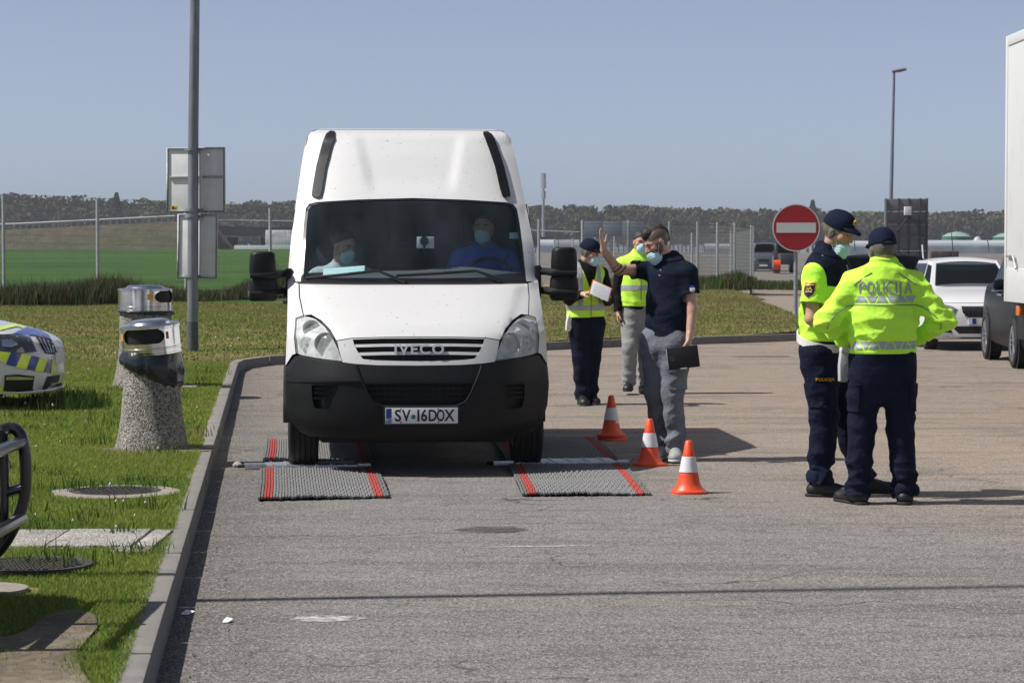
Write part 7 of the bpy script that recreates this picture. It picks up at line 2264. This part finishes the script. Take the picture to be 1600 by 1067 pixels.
# ------------------------------------------------------------------ concrete litter bins
M_bag = mat('black_bag_film', (.010, .013, .017), .22, bump=.35, bscale=5, bdist=.05, spec=.6)
def bin_(base, H, label, lid_tilt, open_az, bag_drop, sc):
    o = thing('litter_bin', label, 'litter bin', base, 0, 'round concrete litter bins on the grass')
    mb = MB(); mb.lathe([(.268 * sc, -.04), (.268 * sc, .02), (.255 * sc, .06), (.238 * sc, .16), (.222 * sc, .28), (.210 * sc, .42), (.205 * sc, .56), (.205 * sc, H * .74), (.19 * sc, H * .745), (.001, H * .745)], 56); mb.build('concrete_body', M_bin, o)
    # lid: steel drum with a slot
    lid = thing('steel_lid', None, None); lid.parent = o; lid.location = (0, 0, H * .80); lid.rotation_euler = lid_tilt
    r_, h_ = .214 * sc, H * .20
    ow = .80 if H < 1 else .52
    prof = [(r_, -.05), (r_ + .006, -.045), (r_ + .006, -.035), (r_, -.03), (r_, -.012), (r_ + .006, -.007), (r_ + .006, .003), (r_, .008), (r_, h_ * .22)]
    mb = MB(); mb.lathe(prof, 64); mb.build('lid_band', M_bright, lid)
    mb = MB(); mb.lathe([(r_, h_ * .22), (r_, h_ * .78)], 52, ang=(open_az + ow, open_az - ow + 2 * math.pi)); mb.build('lid_wall', M_bright, lid)
    # rounded slot ends
    for sg in (-1, 1):
        mb = MB(); P = []
        for i in range(9):
            t = i / 8
            ww = ow - .22 * (abs(2 * t - 1) ** 2.5)
            P.append([(r_ * math.cos(open_az + sg * a), r_ * math.sin(open_az + sg * a), h_ * (.22 + .56 * t)) for a in (ww, ow + .01)])
        mb.grid(P); mb.build('slot_corner', M_bright, lid)
    mb = MB(); mb.lathe([(r_, h_ * .78), (r_ + .008, h_ * .80), (r_ + .008, h_ * .86), (r_ - .01, h_ * .90), (r_ * .72, h_ * .93), (r_ * .66, h_ * 1.02), (r_ * .60, h_ * 1.06), (.001, h_ * 1.08)], 64); mb.build('lid_top', M_bright, lid)
    mb = MB(); mb.lathe([(r_ - .02, -.05), (r_ - .02, h_ * .8)], 32); mb.build('inner_liner', M_black, lid)
    # sticker with small pictograms
    for k, (a0, a1, m_) in enumerate(((open_az - ow - .28, open_az - ow - .06, M_redem), (open_az + ow + .06, open_az + ow + .16, M_redem))):
        mb = MB(); mb.lathe([(r_ + .0015, h_ * .36), (r_ + .0015, h_ * .64)], 6, ang=(a0, a1)); mb.build('sticker', m_ if k else M_gold, lid)
    # bag folded over the rim
    n = 72; g = np.random.default_rng(int(H * 1000))
    P = []
    ph = g.uniform(0, 6, 8)
    for i in range(15):
        t = i / 14
        row = []
        for k in range(n + 1):
            a = 2 * math.pi * k / n
            fold = sum(math.sin(a * f + p) for f, p in zip((5, 9, 14, 21, 31), ph)) / 5
            drop = bag_drop * (1 + .55 * math.sin(a + 1.75) + .10 * fold)
            rr = r_ - .004 + .030 * math.sin(min(1, t * 1.0) * math.pi * .9) + .016 * fold * t * (1.2 - t) * 2
            if t > .92: rr -= .02
            row.append((rr * math.cos(a), rr * math.sin(a), H * .80 - .035 - drop * t))
        P.append(row)
    mb = MB(); mb.grid(P); mb.build('black_bag', M_bag, o, ang=180)
    return o
q = gnd(232, 703, KZ)
bin_((q.x, q.y + .18, KZ), .965, 'nearer grey concrete bin with dented open lid and sagging black bag', (R(4), R(-4), .0), -math.pi / 2 - .16, .19, 1.04)
q = gnd(228, 604, KZ)
bin_((q.x, q.y, KZ), 1.10, 'farther concrete bin with its round steel lid shut straight, behind the nearer one', (0, 0, 0), -.55, .04, 1.38)

# ------------------------------------------------------------------ manhole covers and the slab strip in the grass
def manhole(px, py, rad, label, ring):
    q = gnd(px, py, KZ)
    o = thing('manhole_cover', label, 'manhole cover', (q.x, q.y, KZ + .012), .3)
    if ring:
        mb = MB(); mb.lathe([(rad, -.05), (rad, .004), (rad * 1.0, .006), (rad * 1.42, .0), (rad * 1.45, -.05)], 48); mb.build('concrete_ring', M_ring, o)
    mb = MB(); mb.lathe([(rad - .004, -.04), (rad - .004, .008), (rad - .03, .009), (rad - .034, .003), (.001, .003)], 48); mb.build('cover_plate', M_iron, o)
    mb = MB()
    s = .034
    k = int(rad / s)
    for i in range(-k, k + 1):
        for j in range(-k, k + 1):
            if math.hypot(i * s, j * s) < rad - .05:
                if (i + j) % 2: mb.box((i * s - .014, j * s - .006, .003), (i * s + .014, j * s + .006, .009))
                else: mb.box((i * s - .006, j * s - .014, .003), (i * s + .006, j * s + .014, .009))
    mb.build('tread_pattern', M_iron, o, kind='stuff', smooth=False)
    return o
manhole(180, 770.5, .285, 'round manhole cover in a concrete ring near the foot of the bin', True)
manhole(52, 886, .285, 'round iron manhole cover in the grass below the paving slabs', False)
path = thing('path', None, None); path['kind'] = 'structure'
y0, y1 = gnd(200, 857, KZ).y, gnd(200, 830, KZ).y
xe = gnd(257, 843, KZ).x
y0s, y1s = y0, y1
w = (y1 - y0)
xk = [xe, xe - .115, xe - .56, xe - 1.06, xe - 1.56, xe - 2.06]
for i in range(5):
    mb = MB(); mb.box((xk[i + 1] + .007, y0 + .02, KZ - .08), (xk[i] - .007, y1, KZ + .012 + .004 * (i % 2))); s_ = mb.build('paving_slab', M_slab, path, bevel=.006)
mb = MB(); mb.box((xe - .20, y0 - .16, KZ - .08), (xe - .01, y0 + .012, KZ + .009)); mb.build('paving_slab', M_slab, path, bevel=.006)
q = gnd(8, 922, KZ)
mb = MB(); mb.lathe([(.19, -.05), (.18, .012), (.001, .014)], 24, (q.x - .08, q.y, KZ)); o = mb.build('concrete_pad', M_ring); tag(o, 'small grey concrete pad in the grass at the left edge', 'pad')
q = gnd(292, 606, KZ)
mb = MB(); mb.box((q.x - .35, q.y - .2, KZ - .05), (q.x + .12, q.y + .2, KZ + .025)); o = mb.build('concrete_slab', M_slab, bevel=.01); tag(o, 'flat concrete slab in the grass right of the bins', 'slab')

# bare soil patch at the lower left
soilp = [gnd(*p, KZ) for p in [(-40, 1090), (138, 1090), (140, 1068), (126, 1046), (120, 1020), (136, 1000), (152, 982), (150, 964), (128, 953), (95, 955), (62, 968), (45, 985), (15, 996), (-40, 1000)]]
SOIL = [(p.x, p.y) for p in soilp]
so = panel(SOIL, lambda a, b: Vector((a, b, KZ + .006)), .12, depth=0).build('bare_soil', M_soil, kind='structure', fix=False)
if sum(p.normal.z for p in so.data.polygons) < 0: so.data.flip_normals()
SOIL2 = [(gnd(232, 710, KZ).x + .42 * math.cos(a) * (1 + .2 * math.sin(3 * a)), gnd(232, 706, KZ).y + .1 + .42 * math.sin(a)) for a in np.linspace(0, 2 * math.pi, 20)[:-1]]
so = panel(SOIL2, lambda a, b: Vector((a, b, KZ + .004)), .12, depth=0).build('bare_soil', M_soil, kind='structure', fix=False)
if sum(p.normal.z for p in so.data.polygons) < 0: so.data.flip_normals()

# ------------------------------------------------------------------ road marks and litter
M_chalk = mat('old_white_paint', (.62, .60, .57), .9, var=.35, vscale=25)
def worn(m, scale, lo, hi):
    nt = m.node_tree; b = nt.nodes['Principled BSDF']; tc = nt.nodes.new('ShaderNodeTexCoord')
    n = nd(nt, 'ShaderNodeTexNoise', Scale=scale, Detail=8.0, Roughness=.75); nt.links.new(tc.outputs['Object'], n.inputs['Vector'])
    mr = nd(nt, 'ShaderNodeMapRange'); nt.links.new(n.outputs['Fac'], mr.inputs['Value'])
    for k, q in zip(('From Min', 'From Max', 'To Min', 'To Max'), (lo, hi, 0, .9)): mr.inputs[k].default_value = q
    nt.links.new(mr.outputs[0], b.inputs['Alpha'])
worn(M_chalk, 15, .38, .66)
def blob(name, poly_px, m, z=.004, kind='structure'):
    P = [gnd(*p) for p in poly_px]
    o = panel([(p.x, p.y) for p in P], lambda a, b: Vector((a, b, z)), .08, depth=0).build(name, m, kind=kind, fix=False)
    if sum(p.normal.z for p in o.data.polygons) < 0: o.data.flip_normals()
    return o
blob('paint_mark', [(452, 968), (470, 963), (500, 962), (540, 963), (576, 966), (560, 969), (520, 972), (480, 972)], M_chalk)
blob('paint_mark', [(735, 856), (800, 853.5), (870, 853), (940, 851.5), (870, 854.6), (800, 855.2)], M_chalk)
M_stain = mat('oil_stain', (.075, .070, .064), .8, var=.5, vscale=40)
worn(M_stain, 5, .30, .58)
blob('oil_stain', [(705, 828), (745, 823), (800, 823), (828, 828), (800, 832), (745, 833)], M_stain, .0045)
# grit and rubbish along the kerb
gg = np.random.default_rng(11)
M_grit = mat('grit', (.16, .15, .135), .9, var=.5, vscale=30)
mb = MB()
for i in range(900):
    d = gg.uniform(9, 24) if gg.random() < .7 else gg.uniform(9, 16)
    off = abs(gg.normal(0, .16)) + .02 if gg.random() < .75 else gg.uniform(0, 5)
    x = -0.441 - 0.1 * d  + off
    s = gg.uniform(.003, .009) * (1.5 if gg.random() < .08 else 1)
    h = s * gg.uniform(.5, 1)
    a = gg.uniform(0, 6)
    v = [(x + s * math.cos(a + k * 2.09) * gg.uniform(.7, 1.2), d + s * math.sin(a + k * 2.09), .001) for k in range(3)] + [(x + gg.normal(0, s * .2), d, h)]
    mb.add(v, [(0, 1, 3), (1, 2, 3), (2, 0, 3)])
mb.build('grit', M_grit, kind='stuff', smooth=False)
for (px, py, w, lab) in ((294, 960, .03, 'white scrap of litter in the gutter by the kerb'), (356, 972, .022, 'tiny white scrap of litter just right of the gutter')):
    q = gnd(px, py); mb = MB(); mb.add([(q.x - w, q.y - .02, .004), (q.x + w * .2, q.y - .03, .006), (q.x + w, q.y + .01, .016), (q.x - w * .4, q.y + .03, .02)], [(0, 1, 2, 3)]); mb.add([(q.x - w, q.y - .02, .0042), (q.x - w * .4, q.y + .03, .0202), (q.x - w * 1.1, q.y + .03, .005)], [(0, 1, 2)])
    o = mb.build('litter_scrap', M_paper, smooth=False); tag(o, lab, 'litter')
q = gnd(371, 730); mb = MB(); mb.lathe([(.001, 0), (.035, .003), (.04, .02), (.02, .04), (.001, .045)], 9, (q.x, q.y, 0)); o = mb.build('stone', mat('pale_stone', (.34, .32, .30), .9, var=.3, vscale=25)); tag(o, 'pale stone lying beside the end of the axle scale', 'stone')

# ------------------------------------------------------------------ grass: blades
def noise2(x, y, seed, sc):
    r_ = np.random.default_rng(seed)
    out = np.zeros_like(x)
    for k in range(9):
        a = r_.uniform(0, 6.28); f = sc * r_.uniform(.5, 1.8)
        out += np.sin((x * math.cos(a) + y * math.sin(a)) * f + r_.uniform(0, 6.28) + 1.3 * np.sin((x * math.sin(a) - y * math.cos(a)) * f * .6 + r_.uniform(0, 6.28)))
    return out / 4.0
KLX = np.array([p[0] for p in KL]); KLY = np.array([p[1] for p in KL])
i_turn = int(np.argmin(KLX))
def kerb_x(y): return np.interp(y, KLY[:i_turn + 1], KLX[:i_turn + 1])
verge_poly = [tuple(p) for p in inner]
def blades(name, x, y, z, h, w, tint, m=None, lean=.5):
    n = len(x)
    a = rng.uniform(0, 2 * math.pi, n); l = rng.uniform(.15, 1, n) * lean; la = rng.uniform(0, 2 * math.pi, n)
    ca, sa = np.cos(a) * w * .5, np.sin(a) * w * .5
    mx, my = np.cos(la) * l * h, np.sin(la) * l * h
    hz = h * np.sqrt(np.clip(1 - l * l * .8, .1, 1))
    V = np.empty((n, 5, 3), np.float32)
    V[:, 0] = np.stack([x - ca, y - sa, z], 1); V[:, 1] = np.stack([x + ca, y + sa, z], 1)
    V[:, 2] = np.stack([x + ca * .8 + mx * .35, y + sa * .8 + my * .35, z + hz * .6], 1); V[:, 3] = np.stack([x - ca * .8 + mx * .35, y - sa * .8 + my * .35, z + hz * .6], 1)
    V[:, 4] = np.stack([x + mx, y + my, z + hz], 1)
    b = np.arange(n)[:, None] * 5
    F = np.concatenate([b + np.array([[0, 1, 2]]), b + np.array([[0, 2, 3]]), b + np.array([[3, 2, 4]])], 1).reshape(-1, 3)
    me = np_mesh(name, V.reshape(-1, 3), F, False)
    tint_attr(me, np.repeat(tint, 5, 0))
    return link(name, me, m or M_leaf, kind='stuff')
def poly_mask(x, y, poly):
    c = np.zeros(len(x), bool); j = len(poly) - 1
    for i in range(len(poly)):
        xi, yi = poly[i]; xj, yj = poly[j]
        with np.errstate(divide='ignore', invalid='ignore'):
            c ^= ((yi > y) != (yj > y)) & (x < (xj - xi) * (y - yi) / (yj - yi + 1e-12) + xi)
        j = i
    return c
GREEN = np.array([.235, .305, .052]); LUSH = np.array([.175, .265, .044]); DRY = np.array([.36, .30, .115]); STRAW = np.array([.34, .27, .14])
def lawn(name, y0, y1, n, hh, ww, right=False):
    u = rng.uniform(0, 1, n)
    y = y0 + (y1 - y0) * u
    if right:
        x = rng.uniform(-.3 * 1, .20 * 60, n)
        x = rng.uniform(-5, 9, n)
    else:
        xl = -.2136 * y - .5; xr = kerb_x(y) - KW + .035
        x = xl + (xr - xl) * rng.uniform(0, 1, n)
    keep = np.ones(n, bool)
    if right or y1 > 31:
        keep &= poly_mask(x, y, VP)
    sx_ = noise2(x, y, 91, 7.0) * .11 + rng.normal(0, .035, len(x))
    keep &= ~poly_mask(x + sx_, y + sx_ * 1.5, SOIL) | (rng.uniform(0, 1, n) < .07)
    keep &= ~poly_mask(x, y, SOIL2) | (rng.uniform(0, 1, n) < .12)
    # not on slabs, covers
    keep &= ~((y > y0s - .01) & (y < y1s - .02) & (x < xe) & (x > xe - 2.1))
    for (mx, my, mr_) in HOLES: keep &= np.hypot(x - mx, y - my) > mr_
    x, y = x[keep], y[keep]
    d = noise2(x, y, 5, 1.1) + .6 * noise2(x, y, 8, 3.2)
    thin = noise2(x, y, 21, 2.2)
    k2 = rng.uniform(0, 1, len(x)) < np.clip(1.05 - .45 * np.clip(thin - .6, 0, 2), .3, 1)
    x, y, d = x[k2], y[k2], d[k2]
    dry = np.clip((d - .55 + (np.clip((y - 19) / 22, 0, 1.0) * 1.1)) * .55, 0, .85)
    isdry = rng.uniform(0, 1, len(x)) < dry + .10
    t = GREEN[None] * (1 + rng.normal(0, .18, (len(x), 1))) + (LUSH - GREEN)[None] * np.clip(-d, 0, 1)[:, None]
    t = np.where(isdry[:, None], (DRY + (STRAW - DRY) * rng.uniform(0, 1, (len(x), 1))) * rng.uniform(.6, 1.1, (len(x), 1)), t)
    t = np.clip(t, .01, 1)
    h = hh * rng.uniform(.5, 1.3, len(x)) * (1 + .35 * np.clip(-thin[k2], -1, 1.5)); h = np.clip(h, .01, 1)
    z = np.array([verge_z(a, b) for a, b in zip(x, y)]) - .004
    return blades(name, x, y, z, h, ww * rng.uniform(.7, 1.3, len(x)), t, lean=.85)
HOLES = []
for (px, py, r_) in ((180, 770.5, .39), (52, 886, .275), (8, 922, .16), (232, 703, .10)):
    p = gnd(px, py, KZ); HOLES.append((p.x, p.y, r_))
lawn('grass', 8.0, 13, 84000, .030, .0038)
lawn('grass', 13, 19, 140000, .034, .0052)
lawn('grass', 19, 32, 160000, .042, .0080)
def lawn_back(n):
    y = np.where(rng.uniform(0, 1, n) < .82, rng.uniform(30, 66, n), rng.uniform(64, 92, n)); x = rng.uniform(-14.5, 9, n)
    x = np.where(y > 66, rng.uniform(-1, 8, n), x)
    keep = poly_mask(x, y, VP) & (np.abs(x) < .225 * y)
    x, y = x[keep], y[keep]
    d = noise2(x, y, 5, .8) + .5 * noise2(x, y, 8, 2.2)
    dry = np.clip(.55 + .30 * d + np.clip((x + 2) * .06, -.15, .25), .12, .92)
    isdry = rng.uniform(0, 1, len(x)) < dry
    t = GREEN[None] * .66 * (1 + rng.normal(0, .18, (len(x), 1)))
    t = np.where(isdry[:, None], (DRY + (STRAW - DRY) * rng.uniform(0, 1, (len(x), 1))) * rng.uniform(.45, .85, (len(x), 1)), t)
    z = np.array([verge_z(a, b) for a, b in zip(x, y)]) - .01
    blades('grass', x, y, z, .045 * rng.uniform(.4, 1.4, len(x)), .018 * rng.uniform(.7, 1.3, len(x)), np.clip(t, .01, 1), lean=.9)
lawn_back(240000)
# taller tufts
def tufts(n_t, fx, h0, col, label_kind='grass', wid=.012, nb=60, spread=.10):
    X, Y, Z, Hh, T = [], [], [], [], []
    for i in range(n_t):
        cx, cy, cz, s = fx(i)
        k = nb
        X.append(cx + rng.normal(0, spread * s, k)); Y.append(cy + rng.normal(0, spread * s, k)); Z.append(np.full(k, cz - .02))
        Hh.append(h0 * s * rng.uniform(.35, 1.15, k)); T.append(np.array(col)[None] * rng.uniform(.6, 1.4, (k, 1)))
    blades('grass', np.concatenate(X), np.concatenate(Y), np.concatenate(Z), np.concatenate(Hh), wid * np.ones(n_t * nb), np.clip(np.concatenate(T), .005, 1), lean=.6)
def near_t(i):
    y = rng.uniform(11, 30); x = rng.uniform(-.2136 * y, float(kerb_x(y)) - .25)
    return x, y, KZ, rng.uniform(.6, 1.3)
tufts(60, near_t, .12, (.07, .13, .02), wid=.008)
def pol_t(i):
    p = gnd(60 + 90 * rng.uniform(0, 1) ** .7, 636 + rng.uniform(-5, 6), KZ); return p.x, p.y, KZ, rng.uniform(.7, 1.5)
tufts(34, pol_t, .17, (.05, .09, .016), wid=.010)
# rough dark growth along the fence foot
def fence_growth(n, seg, dz, hmin, hmax, cols, wid, off=1.0):
    seg = [np.array(s[:2]) for s in seg]
    L = np.cumsum([0] + [np.linalg.norm(b - a) for a, b in zip(seg[:-1], seg[1:])])
    t = rng.uniform(0, L[-1], n)
    x = np.interp(t, L, [s[0] for s in seg]); y = np.interp(t, L, [s[1] for s in seg]) + rng.normal(-.2, off, n)
    bump = .85 + .32 * noise2(t, t * 0, 31, 1.4)
    h = np.clip(rng.uniform(hmin, hmax, n) * bump, .08, 3)
    c = np.asarray(cols)[rng.integers(0, len(cols), n)] * rng.uniform(.6, 1.3, (n, 1))
    return x, y, np.full(n, dz), h, c, wid
def growth(name, *a):
    x, y, z, h, c, w = fence_growth(*a)
    return blades(name, x, y, z, h, w * rng.uniform(.6, 1.4, len(x)), np.clip(c, .004, 1), lean=.45)
DK = [(.050, .070, .020), (.060, .088, .024), (.085, .100, .036), (.14, .115, .06), (.15, .12, .07)]
growth('fence_weeds', 46000, lf, .08, .2, .85, DK[:4], .034, .55)
growth('fence_weeds', 5000, lf, .08, .5, 1.05, [(.13, .10, .06), (.10, .085, .05), (.05, .06, .02)], .022, .5)
growth('fence_weeds', 15000, rf + [(8.6, 86, 0, 0), (10.5, 84, 0, 0)], .20, .15, .70, [(.06, .11, .022), (.075, .14, .028), (.09, .13, .035), (.16, .12, .06)], .04, .8)
# dandelions and daisies: tiny pale heads
hx, hy = [], []
mb = MB()
for i in range(45):
    y = rng.uniform(12, 40); x = rng.uniform(-.2136 * y, float(kerb_x(min(y, 31))) - .2)
    z = KZ + .05 + rng.uniform(0, .03); s = rng.uniform(.008, .014) * (1.5 if y > 22 else 1)
    mb.add([(x - s, y, z), (x, y - s, z + s * .4), (x + s, y, z), (x, y + s, z + s * .4), (x, y, z + s * 1.4), (x, y, z - s * .6)], [(0, 1, 4), (1, 2, 4), (2, 3, 4), (3, 0, 4), (1, 0, 5), (2, 1, 5), (3, 2, 5), (0, 3, 5)])
mb.build('seed_heads', mat('seed_head_white', (.55, .54, .48), .9), kind='stuff', smooth=False)
